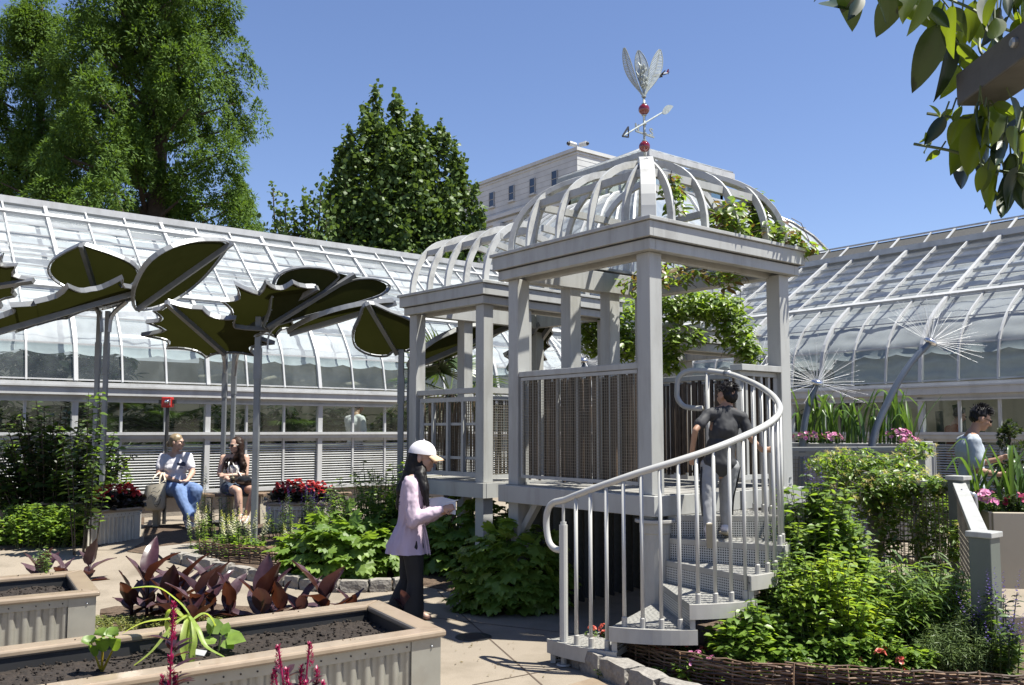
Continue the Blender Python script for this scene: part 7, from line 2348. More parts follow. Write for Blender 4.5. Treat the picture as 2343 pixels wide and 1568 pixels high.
def near_vine():
    D = 2.25; rr = random.Random(77)
    t = thing('overhanging_vine', 'backlit vine leaves hanging in from the top right corner', 'vine', P(2342, 100, D))
    st = MB()
    for path in ([(2342, 80), (2280, 60), (2220, 20), (2120, -20)], [(2342, 250), (2270, 240), (2210, 270), (2120, 260)], [(2342, 400), (2260, 385), (2190, 350), (2090, 330)], [(2342, 300), (2300, 330), (2280, 400)], [(2342, 200), (2250, 130), (2240, 90)]):
        st.tube(catmull([P(x, y, D + rr.uniform(-.08, .08)) for x, y in path], 5), .004, 5)
    st.build('stems', 'green_stem', t, kind='stuff')
    # (base x, y, tip x, y, size px)
    lv = [(2000, -30, 2040, 40), (2030, -25, 2085, 25), (1965, -20, 1955, 32), (2080, -20, 2140, 70), (2110, -10, 2095, 90), (2150, 0, 2130, 100), (2180, 10, 2160, 120), (2145, 55, 2100, 198), (2175, 70, 2165, 215), (2200, 30, 2200, 110), (2230, 0, 2215, 95), (2260, -10, 2260, 110), (2300, -10, 2310, 60), (2320, 10, 2342, 80),
          (2195, 150, 2165, 215), (2190, 100, 2240, 150), (2120, 20, 2180, 60), (2060, 10, 2120, 50), (2180, 250, 2140, 290), (2160, 265, 2120, 330), (2195, 270, 2165, 335), (2210, 300, 2185, 345), (2230, 260, 2190, 370), (2250, 270, 2200, 400), (2260, 300, 2230, 420), (2290, 250, 2250, 330), (2300, 300, 2262, 400), (2280, 360, 2245, 480), (2310, 350, 2342, 470), (2330, 300, 2342, 380), (2250, 330, 2300, 360), (2220, 350, 2175, 440), (2200, 340, 2180, 385), (2130, 330, 2105, 345), (2120, 320, 2100, 310), (2150, 345, 2120, 365), (2270, 240, 2330, 260), (2310, 220, 2342, 300), (2240, 230, 2225, 300), (2260, 215, 2300, 300), (2330, 380, 2290, 470), (2300, 400, 2320, 470), (2180, 280, 2200, 240), (2150, 270, 2135, 240), (2270, 60, 2290, 140), (2210, 60, 2250, 130), (2170, 20, 2230, 60), (2100, -20, 2060, 30),
          (2140, 80, 2120, 120), (2160, 110, 2140, 150), (2195, 120, 2230, 170), (2245, 380, 2240, 440), (2318, 260, 2280, 330), (2342, 340, 2310, 400), (2290, 440, 2250, 470), (2230, 320, 2245, 380)]
    for k in range(70):
        x = rr.uniform(2245, 2430); y = rr.uniform(230, 430) if k % 2 else rr.uniform(-60, 90)
        lv.append((x, y, x + rr.uniform(-40, 20), y + rr.uniform(45, 75)))
    # unseen vine leaves above the view, added to shade the beam
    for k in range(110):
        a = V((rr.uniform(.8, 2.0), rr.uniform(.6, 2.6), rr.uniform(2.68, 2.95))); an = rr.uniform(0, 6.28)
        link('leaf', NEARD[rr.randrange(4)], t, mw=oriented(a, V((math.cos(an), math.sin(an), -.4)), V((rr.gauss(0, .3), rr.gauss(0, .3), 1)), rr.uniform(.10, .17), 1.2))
    stems2 = MB()
    for (x0, y0, x1, y1) in lv:
        d = D + rr.uniform(-.15, .18)
        a = P(x0, y0, d); b = P(x1, y1, d + rr.uniform(-.05, .05)); dd = b - a
        up = V((rr.gauss(0, .5), rr.choice((-1, 1)) * rr.uniform(.3, 1), rr.uniform(.1, .9)))
        link('leaf', NEARL[rr.randrange(4)] if rr.random() < .55 else NEARD[rr.randrange(4)], t, mw=oriented(a, dd, up, dd.length * 1.08, rr.uniform(.72, 1.0)))
        stems2.tube([a - dd * .22 + V((rr.uniform(-.01, .01), 0, .02)), a + dd * .05], .0022, 4, cap=False)
    stems2.build('petioles', 'green_stem', t, kind='stuff')
near_vine()

# fallen leaves and grit on the paving
def litter():
    rr = random.Random(33); L = Leaves(); t = thing('leaf_litter', 'scattered dry leaves and grit on the concrete path', 'leaf litter', PG(1100, 1480))
    for k in range(900):
        x = rr.uniform(-50, 1300); y = rr.uniform(1240, 1600); p = PG(x, y); a = rr.uniform(0, 6.28)
        if mnoise.noise(V((p.x * 1.3, p.y * 1.3, 4))) < -.05: continue
        L.add(p + Z * .008, V((math.cos(a), math.sin(a), rr.uniform(-.1, .2))), V((rr.gauss(0, .2), rr.gauss(0, .2), 1)), rr.uniform(.008, .032), rr.uniform(.8, 1.6))
    o = L.build('dry_leaves', LEAF4, 'leaf_vine_red', t)
litter()

# planting and curtains seen through the greenhouse glass
def GLs(a, n, z, r, w): return (GL(a, n, z), r, w)
drape('indoor_planting', 'dark tropical planting behind the lower windows of the left greenhouse', 'indoor plants',
      [GLs(a_, 2.0, 1.75, (.6, .6, .42), 1) for a_ in (1.4, 2.6, 3.8, 5.0, 6.2, 7.4, 8.8, 10.2)], 2600, .22, ['leaf_dark', 'leaf_palm', 'leaf_mid'], 301, LEAF)
drape('indoor_planting', 'dark foliage filling the curved glass at the left end of the greenhouse', 'indoor plants',
      [GLs(a_, 1.5, 2.75, (.6, .5, .35), 1) for a_ in (1.0, 2.0, 3.0, 4.0)], 1300, .22, ['leaf_dark', 'leaf_palm'], 302, LEAF)
drape('indoor_planting', 'dark foliage inside the right greenhouse behind the low dandelion', 'indoor plants',
      [(GR(a_, 1.4, z_), (.55, .5, .4), 1) for a_, z_ in ((-12.6, 2.6), (-11.6, 2.7), (-10.6, 2.6), (-9.8, 2.5), (-12.0, 1.7), (-10.8, 1.7))], 1500, .2, ['leaf_dark', 'leaf_palm'], 303, LEAF)
def curtain(label, G, a0, a1, n, z0, z1, seed, m='curtain'):
    t = thing('indoor_curtain', label, 'curtain', G((a0 + a1) / 2, n, z0)); mb = MB(); nu = int(abs(a1 - a0) * 26); nv = 12
    for i in range(nu + 1):
        a = lerp(a0, a1, i / nu)
        for k in range(nv + 1):
            z = lerp(z0, z1, k / nv); w = .05 * mnoise.noise(V((a * 3, z * 7, seed))) + .035 * math.sin(z * 26 + mnoise.noise(V((a * 2, 0, seed))) * 3)
            mb.v.append(tuple(G(a, n + w, z - .03 * abs(math.sin(a * 4.6)) * (1 - k / nv))))
    for i in range(nu):
        for k in range(nv):
            q = i * (nv + 1) + k; mb.f.append((q, q + 1, q + nv + 2, q + nv + 1)); mb.mi.append(0)
    mb.build('cloth', m, t, smooth=True)
clothmat('curtain', (0.46, 0.42, 0.33), trans=0.35)
clothmat('curtain_white', (0.62, 0.62, 0.60), trans=0.35)
curtain('beige gathered curtain behind the curved glass of the left greenhouse', GL, 5.3, 13.0, .55, 2.45, 3.05, 3)
curtain('white gathered curtain behind the curved glass of the right greenhouse', GR, -9.4, -3.6, .5, 2.5, 3.1, 5, 'curtain_white')
# ================================================================== people
mat('skin_light', (0.50, 0.30, 0.22), rough=0.5, var=0.06, scale=20)
mat('skin_tan', (0.38, 0.215, 0.14), rough=0.5, var=0.06, scale=20)
mat('skin_pale', (0.52, 0.33, 0.25), rough=0.5, var=0.07, scale=18)
mat('hair_black', (0.006, 0.005, 0.006), rough=0.5, var=0.3, scale=40, spec=.2)
mat('hair_brown', (0.022, 0.011, 0.007), rough=0.5, var=0.35, scale=40, spec=.2)
mat('hair_blond', (0.30, 0.22, 0.12), rough=0.45, var=0.3, scale=40)
mat('hair_grey', (0.12, 0.10, 0.085), rough=0.5, var=0.3, scale=40)
mat('fabric_lilac', (0.52, 0.41, 0.50), rough=0.8, var=0.06, scale=12)
mat('fabric_black', (0.010, 0.010, 0.011), rough=0.8, var=0.2, scale=10)
mat('fabric_white', (0.62, 0.60, 0.64), rough=0.85, var=0.05, scale=10)
mat('fabric_cream', (0.50, 0.45, 0.36), rough=0.85, var=0.08, scale=12)
mat('fabric_char', (0.022, 0.023, 0.027), rough=0.75, var=0.15, scale=14)
mat('fabric_grey', (0.27, 0.275, 0.285), rough=0.85, var=0.1, scale=16)
mat('fabric_lightgrey', (0.33, 0.37, 0.42), rough=0.85, var=0.08, scale=14)
mat('fabric_orange', (0.45, 0.12, 0.05), rough=0.85, var=0.08)
mat('denim', (0.11, 0.175, 0.34), rough=0.8, var=0.25, scale=14)
mat('denim_dark', (0.06, 0.09, 0.15), rough=0.8, var=0.25, scale=14)
mat('canvas_print', (0.06, 0.07, 0.09), rough=0.8, var=0.3, scale=60)
mat('lips', (0.30, 0.08, 0.07), rough=0.4)
mat('eye_dark', (0.015, 0.012, 0.012), rough=0.1)
mat('sole', (0.42, 0.37, 0.28), rough=0.7)
mat('cap_peach', (0.62, 0.42, 0.26), rough=0.85)
mat('paper', (0.70, 0.69, 0.68), rough=0.8)
mat('print_blue', (0.07, 0.09, 0.16), rough=0.8, var=0.5, scale=60)
mat('leather', (0.012, 0.011, 0.011), rough=0.35, coat=0.3)

def polka():
    m, nt, out = _nodes('fabric_polka'); N, L = nt.nodes, nt.links
    bs = N.new("ShaderNodeBsdfPrincipled"); bs.inputs["Roughness"].default_value = .85
    geo = N.new("ShaderNodeNewGeometry"); vo = N.new("ShaderNodeTexVoronoi"); vo.inputs["Scale"].default_value = 34; vo.inputs["Randomness"].default_value = .25
    L.new(geo.outputs["Position"], vo.inputs["Vector"])
    lt = N.new("ShaderNodeMath"); lt.operation = 'LESS_THAN'; lt.inputs[1].default_value = .27; L.new(vo.outputs["Distance"], lt.inputs[0])
    mx = N.new("ShaderNodeMix"); mx.data_type = 'RGBA'; mx.inputs[6].default_value = (.55, .52, .50, 1); mx.inputs[7].default_value = (.015, .015, .018, 1)
    L.new(lt.outputs[0], mx.inputs[0]); L.new(mx.outputs[2], bs.inputs["Base Color"]); L.new(bs.outputs[0], out.inputs[0]); MATS['fabric_polka'] = m
polka()

def capsule(mb, a, ra, b, rb, n=10):
    a = V(a); b = V(b)
    mb.tube([a, a.lerp(b, .33), a.lerp(b, .67), b], [ra, lerp(ra, rb, .33), lerp(ra, rb, .67), rb], n)
    mb.ball(a, ra * .995, seg=n, rings=6); mb.ball(b, rb * .995, seg=n, rings=6)

def frame(fwd, up=Z):
    f = V(fwd).normalized(); r = f.cross(V(up)).normalized(); u = r.cross(f)
    return Matrix((r, f, u)).transposed()        # columns: right, forward, up

def fuse(mb, voxel, smooth=6, factor=.5, wr=0.0, wscale=14.0, seed=0):
    """melt overlapping closed pieces into one continuous skin"""
    me = mb.mesh('tmp'); o = bpy.data.objects.new('tmp', me); COL.objects.link(o)
    r = o.modifiers.new('r', 'REMESH'); r.mode = 'VOXEL'; r.voxel_size = voxel; r.use_smooth_shade = True
    if smooth:
        sm = o.modifiers.new('s', 'SMOOTH'); sm.iterations = smooth; sm.factor = factor
    dg = bpy.context.evaluated_depsgraph_get()
    m2 = bpy.data.meshes.new_from_object(o.evaluated_get(dg))
    bpy.data.objects.remove(o); bpy.data.meshes.remove(me)
    if wr > 0:
        n = len(m2.vertices); co = np.empty(n * 3); m2.vertices.foreach_get('co', co); co = co.reshape(-1, 3)
        no = np.empty(n * 3); m2.vertices.foreach_get('normal', no); no = no.reshape(-1, 3)
        d = np.array([mnoise.noise(V((c[0] * wscale, c[1] * wscale, c[2] * wscale * .55 + seed))) + .5 * mnoise.noise(V((c[0] * wscale * 2.2, c[1] * wscale * 2.2, c[2] * wscale * 1.3 + seed))) for c in co])
        co = co + no * (d * wr)[:, None]
        m2.vertices.foreach_set('co', co.ravel()); m2.update()
    return m2

def put(me, name, m, parent):
    me.name = name; me.materials.clear(); me.materials.append(MATS[m])
    me.polygons.foreach_set('use_smooth', [True] * len(me.polygons))
    return link(name, me, parent)

def hand(mb, wrist, d, palm_n, s, side=1, curl=.5):
    """palm, four fingers of different length with two bends, thumb from the side of the palm"""
    d = V(d).normalized(); n = V(palm_n); n = (n - d * n.dot(d)).normalized(); sd = d.cross(n) * side
    rot = Matrix((sd, d, n)).transposed()
    c = V(wrist) + d * (.042 * s)
    mb.ball(c, .036 * s, .046 * s, .016 * s, rot, 10, 7)
    capsule(mb, wrist, .024 * s, c, .024 * s, 8)
    for k, (off, ln) in enumerate(((-.027, .066), (-.009, .074), (.009, .070), (.026, .055))):
        p = V(wrist) + d * (.078 * s) + sd * (off * s); a = d; r = .0088 * s
        for seg, f in enumerate((.42, .33, .25)):
            an = curl * (.5 + .45 * seg)
            a2 = (d * math.cos(an * (seg + .6)) + n * math.sin(an * (seg + .6))).normalized()
            q = p + a2 * (ln * f * s); capsule(mb, p, r, q, r * .92, 7); p = q; r *= .92
    p = V(wrist) + d * (.028 * s) - sd * (.030 * s); q = p + (d * .55 - sd * .6 + n * .35).normalized() * (.034 * s); capsule(mb, p, .0115 * s, q, .010 * s, 7)
    r_ = q + (d * .75 - sd * .1 + n * .55).normalized() * (.030 * s); capsule(mb, q, .010 * s, r_, .0085 * s, 7)

def head(mb, c, R, s):
    """cranium, jaw, nose, brow, ears; R columns right, forward, up"""
    at = lambda x, y, z: V(c) + R @ V((x * s, y * s, z * s))
    mb.ball(at(0, -.012, .022), .076 * s, .096 * s, .094 * s, R, 14, 10)
    mb.ball(at(0, .022, -.035), .062 * s, .070 * s, .078 * s, R, 12, 8)
    mb.ball(at(0, .058, -.088), .030 * s, .026 * s, .024 * s, R, 8, 6)
    capsule(mb, at(0, .090, .008), .010 * s, at(0, .110, -.030), .015 * s, 7)
    mb.ball(at(0, .078, .022), .050 * s, .018 * s, .013 * s, R, 8, 6)
    mb.ball(at(0, .083, -.062), .024 * s, .012 * s, .010 * s, R, 8, 6)
    for q in (-1, 1):
        mb.ball(at(.077 * q, -.012, -.012), .012 * s, .022 * s, .034 * s, R, 8, 6)
        mb.ball(at(.036 * q, .066, -.022), .026 * s, .022 * s, .024 * s, R, 8, 6)
    return at

def face_parts(t, at, s, body, R):
    for q in (-1, 1):
        mb = MB(); mb.ball(at(.031 * q, .083, .004), .0115 * s, .006 * s, .007 * s, R, 8, 6); mb.build('eye', 'eye_dark', t, smooth=True)
    mb = MB(); mb.ball(at(0, .092, -.063), .020 * s, .006 * s, .006 * s, R, 8, 6); mb.build('lips', 'lips', t, smooth=True)

def build_body(t, J, s, R, skin, voxel=.0075, hands=None, bulk=1.0, hs=None):
    mb = MB(); b = bulk
    at = head(mb, J['head'], R, hs or s)
    capsule(mb, J['neck'], .054 * s, V(J['head']) + R @ V((0, -.015 * s, -.06 * s)), .050 * s, 10)
    sr, sl = V(J['shR']), V(J['shL']); hr, hl = V(J['hipR']), V(J['hipL'])
    ch = V(J['chest']); pv = (hr + hl) / 2; wa = V(J.get('waist', ch.lerp(pv, .55)))
    ax = (sl - sr).normalized(); up = (ch - pv).normalized(); fw = ax.cross(up); Rt = Matrix((ax, fw, up)).transposed()
    sw = (sl - sr).length / 2
    mb.ball(ch, sw * .86, .105 * s * b, .15 * s, Rt, 14, 10); mb.ball(wa, sw * .74 * b, .098 * s * b, .14 * s, Rt, 14, 10); mb.ball(pv, sw * .84 * b, .115 * s * b, .12 * s, Rt, 14, 10)
    capsule(mb, J['neck'], .058 * s, sr, .05 * s); capsule(mb, J['neck'], .058 * s, sl, .05 * s); capsule(mb, J['neck'], .07 * s, ch, .09 * s)
    for q in 'RL':
        capsule(mb, J['sh' + q], .050 * s * b, J['el' + q], .038 * s * b); capsule(mb, J['el' + q], .038 * s * b, J['wr' + q], .026 * s)
        hd = (hands or {}).get(q)
        if hd: hand(mb, J['wr' + q], hd[0], hd[1], s, hd[2], hd[3])
        capsule(mb, J['hip' + q], .082 * s * b, J['kn' + q], .056 * s * b); capsule(mb, J['kn' + q], .056 * s * b, V(J['kn' + q]).lerp(V(J['an' + q]), .35), .054 * s * b)
        capsule(mb, V(J['kn' + q]).lerp(V(J['an' + q]), .35), .054 * s * b, J['an' + q], .036 * s); capsule(mb, J['an' + q], .038 * s, J['toe' + q], .028 * s)
    me = fuse(mb, voxel, 5); put(me, 'body', skin, t)
    face_parts(t, at, s, None, R)
    return at

def limbs_cloth(t, segs, name, m, voxel=.010, wr=.006, wscale=16, seed=0, smooth=3, extra=None):
    """garment: segs are (a, ra, b, rb)"""
    mb = MB()
    for a, ra, b, rb in segs: capsule(mb, a, ra, b, rb, 12)
    if extra: extra(mb)
    return put(fuse(mb, voxel, smooth, .5, wr, wscale, seed), name, m, t)

def loft(rings, n=40, ruffle=None):
    """rings: (centre, half axis a, half axis b); ruffle per ring: (amp, count)"""
    mb = MB()
    for i, (c, a, b) in enumerate(rings):
        am, ct = ruffle[i] if ruffle else (0, 1)
        for j in range(n):
            th = 2 * PI * j / n; k = 1 + am * math.sin(ct * th + i * .4) + am * .5 * math.sin((ct * 2.3) * th + i)
            mb.v.append(tuple(V(c) + V(a) * (math.cos(th) * k) + V(b) * (math.sin(th) * k)))
    for i in range(len(rings) - 1):
        for j in range(n):
            a = i * n + j; b = i * n + (j + 1) % n
            mb.f.append((a, b, b + n, a + n)); mb.mi.append(0)
    return mb

def shoe(t, an, toe, s, m, sole='sole', up=Z):
    an = V(an); toe = V(toe); d = (toe - an); d.normalize()
    mb = MB(); side = d.cross(up).normalized(); u = side.cross(d)
    R = Matrix((side, d, u)).transposed()
    heel = an - d * .035 * s - u * .035 * s
    capsule(mb, heel, .043 * s, heel + d * .16 * s - u * .008 * s, .038 * s, 12); capsule(mb, an, .046 * s, heel + d * .04 * s, .044 * s, 12)
    o = put(fuse(mb, .009, 3), 'shoe', m, t)
    mb = MB(); mb.obox(heel + d * .07 * s - u * .040 * s, d * .125 * s, side * .042 * s, u * .013 * s); mb.build('sole', sole, o, bevel=.01)
    return o

def strands(t, starts, m, name='hair_strands', r=.004, n=5):
    mb = MB()
    for pts in starts:
        path = catmull(pts, n); k = len(path)
        mb.tube(path, [r * (1 - .6 * i / (k - 1)) for i in range(k)], 5, cap=False)
    return mb.build(name, m, t, smooth=True, kind='stuff')

# ---------------------------------------------------------------- walking woman with a sketchbook
def walking_woman():
    D = 8.05; s = .95; rr = random.Random(2)
    p = lambda x, y, d=0: P(x, y, D + d)
    ground_p = PG(940, 1412); 
    t = thing('person', 'woman in a white cap and lilac jacket walking with a sketchbook', 'person', V((p(940, 1300).x, D, 0)))
    J = dict(head=p(967, 1046), neck=p(948, 1090), chest=p(948, 1128), waist=p(945, 1185),
             shR=p(938, 1106, -.16), shL=p(950, 1106, .16), elR=p(945, 1190, -.21), wrR=p(1010, 1166, -.20), elL=p(968, 1185, .18), wrL=p(1008, 1172, -.02),
             hipR=p(944, 1250, -.08), hipL=p(938, 1250, .08), knR=p(950, 1330, -.08), knL=p(932, 1328, .08), anR=p(946, 1400, -.08), anL=p(906, 1396, .09))
    J['toeR'] = J['anR'] + V((.13, 0, -.045)); J['toeL'] = J['anL'] + V((.11, 0, -.05))
    R = frame(V((1, -.06, -.12)))
    at = build_body(t, J, s, R, 'skin_light', .0075, {'R': (V((.9, .1, .25)), V((0.1, .9, -.3)), 1, .75), 'L': (V((.75, -.4, 0)), V((.1, 0, 1)), -1, .55)}, hs=1.12)
    hsz = 1.12
    # jacket: gathered waist and flared peplum
    def ring(x, y, hx, hy, d=0): return (p(x, y, d), V((hx, 0, 0)), V((0, hy, 0)))
    rings = [ring(955, 1080, .055, .075), ring(950, 1090, .085, .13), ring(947, 1102, .105, .185), ring(947, 1122, .125, .195), ring(946, 1150, .128, .185), ring(944, 1180, .122, .17), ring(941, 1196, .118, .16), ring(938, 1205, .128, .165), ring(935, 1225, .155, .18), ring(931, 1248, .180, .20), ring(934, 1264, .196, .21)]
    ruf = [(0, 1), (0, 1), (.01, 7), (.015, 8), (.02, 9), (.045, 13), (.055, 15), (.05, 14), (.05, 12), (.05, 11), (.055, 10)]
    loft(rings, 64, ruf).build('jacket', 'fabric_lilac', t, smooth=True)
    for q, sg in (('R', -1), ('L', 1)):
        mid = V(J['el' + q]); w = V(J['wr' + q]); sh = V(J['sh' + q])
        def ex(mb, w=w, mid=mid): mb.ball(mid + V((.0, 0, -.012)), .068, .06, .06)
        limbs_cloth(t, [(sh, .066, sh.lerp(mid, .5), .068), (sh.lerp(mid, .5), .068, mid, .064), (mid, .064, mid.lerp(w, .6), .058), (mid.lerp(w, .6), .058, mid.lerp(w, .86), .042), (mid.lerp(w, .84), .036, mid.lerp(w, .97), .034)], 'sleeve', 'fabric_lilac', .010, .010, 20, 3, 2, ex)
    mb = MB()
    for dx in (0, 6): mb.tube(catmull([p(964 + dx, 1196, -.14), p(972 + dx, 1230, -.15), p(978 + dx, 1270, -.13)], 4), .004, 5)
    mb.build('drawstring', 'fabric_lilac', t)
    # flared black trousers
    segs = []
    for q in 'RL':
        h, k, a = V(J['hip' + q]), V(J['kn' + q]), V(J['an' + q])
        segs += [(h, .098, k, .072), (k, .072, a, .092), (a, .092, a - Z * .04, .096)]
    segs.append((J['hipL'], .10, J['hipR'], .10))
    limbs_cloth(t, segs, 'trousers', 'fabric_black', .010, .004, 12, 1)
    for q in 'RL': shoe(t, J['an' + q] + V((.02, 0, -.03)), J['toe' + q] + V((.02, 0, -.03)), s, 'fabric_black', 'dark')
    # cap
    mb = MB(); c = at(0, -.008, .030); n = 20
    for i in range(8):
        th = i / 7 * PI / 2
        for j in range(n):
            a = 2 * PI * j / n
            mb.v.append(tuple(V(c) + R @ V((.092 * hsz * math.cos(th) * math.cos(a), .114 * hsz * math.cos(th) * math.sin(a), .108 * hsz * math.sin(th) - .006))))
    for i in range(7):
        for j in range(n):
            a = i * n + j; b = i * n + (j + 1) % n; mb.f.append((a, b, b + n, a + n)); mb.mi.append(0)
    cp = mb.build('cap', 'fabric_white', t, smooth=True)
    mb = MB(); rows = 6; cols = 10; brim = []
    for i in range(rows + 1):
        f = i / rows
        for j in range(cols + 1):
            u = j / cols * 2 - 1
            y = .100 + .088 * f * (1 - .5 * u * u) - .030 * u * u; x = u * (.083 - .006 * f)
            mb.v.append(tuple(V(c) + R @ V((x * hsz, y * hsz, (.004 - .035 * f - .022 * u * u) * hsz))))
    for i in range(rows):
        for j in range(cols):
            a = i * (cols + 1) + j; mb.f.append((a, a + 1, a + cols + 2, a + cols + 1)); mb.mi.append(0)
    o = mb.build('cap_brim', 'cap_peach', cp, smooth=True); so = o.modifiers.new('so', 'SOLIDIFY'); so.thickness = .006
    mb = MB(); mb.ball(at(0, -.008, .136), .008); mb.build('cap_button', 'fabric_white', cp, smooth=True)
    # long black hair down the back and over the shoulder
    mb = MB(); capsule(mb, at(0, -.045, .0), .092, p(946, 1088), .098, 12); capsule(mb, p(946, 1088), .098, p(929, 1122), .095, 12); capsule(mb, p(929, 1122), .09, p(917, 1158), .05, 12); capsule(mb, at(-.055, -.015, .0), .045, p(962, 1088, -.10), .055, 10); capsule(mb, p(962, 1088, -.10), .055, p(972, 1120, -.15), .042, 10); capsule(mb, p(972, 1120, -.15), .042, p(976, 1154, -.16), .022, 10)
    put(fuse(mb, .010, 4, .5, .006, 30, 2), 'hair', 'hair_black', t)
    st = []
    for k in range(90):
        yy = rr.uniform(-.075, .075); x0 = rr.uniform(-.075, .0)
        a0 = at(yy * .95 / s, x0 / s, rr.uniform(-.01, .03)); e = rr.uniform(1135, 1172)
        st.append([a0, p(948 + rr.uniform(-8, 6), 1092, yy * 1.2), p(930 + rr.uniform(-10, 10), 1128, yy * 1.35), p(921 + rr.uniform(-13, 12), e, yy * 1.2)])
    for k in range(46):
        a0 = at(-.072 / s * 1.0, rr.uniform(-.02, .03), rr.uniform(-.03, .02))
        st.append([a0, p(966 + rr.uniform(-5, 7), 1090, -.13), p(972 + rr.uniform(-7, 7), 1122, -.165 + rr.uniform(-.01, .01)), p(975 + rr.uniform(-8, 8), rr.uniform(1142, 1166), -.15)])
    strands(t, st, 'hair_black', r=.006)
    # sketchbook and pencil are things of their own
    bk = thing('sketchbook', 'open white sketchbook held by the walking woman', 'sketchbook', p(1012, 1160, -.06))
    a, b, c_, d_ = p(980, 1142, .02), p(1010, 1138, .02), p(1012, 1172, -.06), p(984, 1170, -.06)
    mb = MB(); mb.prism([a, b, c_, d_], V((0, .006, .004))); mb.build('page', 'paper', bk)
    a, b, c_, d_ = p(1010, 1138, .02), p(1042, 1146, -.02), p(1042, 1178, -.08), p(1012, 1172, -.06)
    mb = MB(); mb.prism([a, b, c_, d_], V((0, .006, .004))); mb.build('page', 'paper', bk)
    pc = thing('pencil', 'pale pencil in the hand of the walking woman', 'pencil', p(1040, 1146, -.2))
    mb = MB(); mb.tube([p(1020, 1150, -.2), p(1048, 1144, -.2)], [.0045, .0045], 6); mb.build('shaft', 'paper', pc)
    mb = MB(); mb.tube([p(1048, 1144, -.2), p(1055, 1142.5, -.2)], [.0045, .001], 6); mb.build('tip', 'dark', pc)
walking_woman()

# ---------------------------------------------------------------- boy on the stairs
def boy():
    D = 6.92; s = .80
    p = lambda x, y, d=0: P(x, y + 0, D + d)
    t = thing('person', 'boy in a black tee and grey joggers climbing the spiral stairs', 'person', SC + ang(345) * .6 + Z * RISE * 5)
    zf = RISE * 5
    J = dict(head=p(1662, 906, .03), neck=p(1659, 938, .0), chest=p(1655, 985, -.01), waist=p(1648, 1025, 0),
             shL=p(1618, 950, -.01), shR=p(1697, 955, .0), elL=p(1590, 985, -.10), wrL=p(1583, 1034, -.04), elR=p(1717, 1003, -.02), wrR=p(1743, 1030, .0),
             hipL=p(1625, 1068, 0), hipR=p(1668, 1068, 0), knL=p(1618, 1138, -.06), knR=p(1660, 1136, .04), anL=p(1621, 1210, -.12), anR=p(1660, 1206, .06))
    zr = RISE * 5 + .045
    a = J['anR']; J['anR'] = V((a.x, a.y, max(zr + .02, min(a.z, zr + .05))))
    J['toeR'] = J['anR'] + V((.06, .11, -.03)); J['toeL'] = J['anL'] + V((.01, .04, -.13))
    R = frame(V((-.42, .9, -.12)))
    at = build_body(t, J, s, R, 'skin_tan', .0065, {'L': (V((.02, .1, -1)), V((.3, .9, 0)), 1, .45), 'R': (V((.95, .15, .05)), V((0, 1, .2)), 1, 1.0)}, .80, .86)


    def ex(mb):
        ax = (V(J['shR']) - V(J['shL'])).normalized(); up = (V(J['chest']) - V(J['waist'])).normalized(); Rt = Matrix((ax, ax.cross(up) * -1, up)).transposed()
        mb.ball(J['chest'], .116, .082, .135, Rt, 14, 10); mb.ball(V(J['waist']), .116, .088, .13, Rt, 14, 10); mb.ball((V(J['hipL']) + V(J['hipR'])) / 2 + Z * .03, .136, .122, .075, Rt, 14, 10); capsule(mb, (V(J['hipL']) + V(J['hipR'])) / 2 + Z * .03, .118, J['waist'], .105, 12)
        capsule(mb, V(J['neck']) - Z * .008, .062, J['chest'], .098, 12)
    segs = [(J['shL'], .042, V(J['shL']).lerp(V(J['elL']), .6), .046), (J['shR'], .042, V(J['shR']).lerp(V(J['elR']), .68), .046), (J['shL'], .048, V(J['neck']) - Z * .02, .062), (J['shR'], .048, V(J['neck']) - Z * .02, .062)]
    limbs_cloth(t, segs, 'shirt', 'fabric_char', .008, .006, 18, 5, 3, ex)
    segs = []
    for q in 'LR':
        h, k, a = V(J['hip' + q]), V(J['kn' + q]), V(J['an' + q])
        segs += [(h, .078, k, .054), (k, .052, k.lerp(a, .75), .044), (k.lerp(a, .75), .044, a + Z * .01, .036)]
    segs.append((J['hipL'], .080, J['hipR'], .080))
    limbs_cloth(t, segs, 'trousers', 'fabric_grey', .008, .006, 20, 2)
    mb = MB()
    for q, sg in (('L', -1), ('R', 1)):
        h, k, a = V(J['hip' + q]), V(J['kn' + q]), V(J['an' + q]); o = V((sg * .055, -.02, 0))
        mb.tube(catmull([h + o * 1.35, h.lerp(k, .5) + o * 1.25, k + o * 1.02, k.lerp(a, .6) + o * .84], 5), .007, 5)
    mb.build('side_stripes', 'fabric_black', t, kind='stuff')
    shoe(t, J['anR'] + Z * .01, J['toeR'] + Z * .01, s, 'fabric_white'); shoe(t, J['anL'], J['toeL'], s, 'fabric_white', 'sole', V((0, 1, .15)))
    mb = MB(); mb.ball(at(0, -.026, .040), .083 * s, .094 * s, .090 * s, R, 16, 10); mb.ball(at(0, -.055, -.01), .074 * s, .058 * s, .075 * s, R, 12, 8); mb.ball(at(0, .05, .082), .06 * s, .04 * s, .035 * s, R, 10, 7)
    put(fuse(mb, .008, 2, .5, .009, 42, 4), 'hair', 'hair_black', t)
    rr = random.Random(4); st = []
    for k in range(150):
        d = V((rr.gauss(0, 1), rr.gauss(-.6, 1), abs(rr.gauss(.4, .8)))).normalized()
        a = at(d.x * .082, -.026 + d.y * .095, .038 + d.z * .09); b = a + (R @ d) * .012 + R @ V((rr.uniform(-.015, .015), -.01, -.012)) ; st.append([a - (R @ d) * .01, a, b])
    strands(t, st, 'hair_black', r=.0035, n=2)
boy()

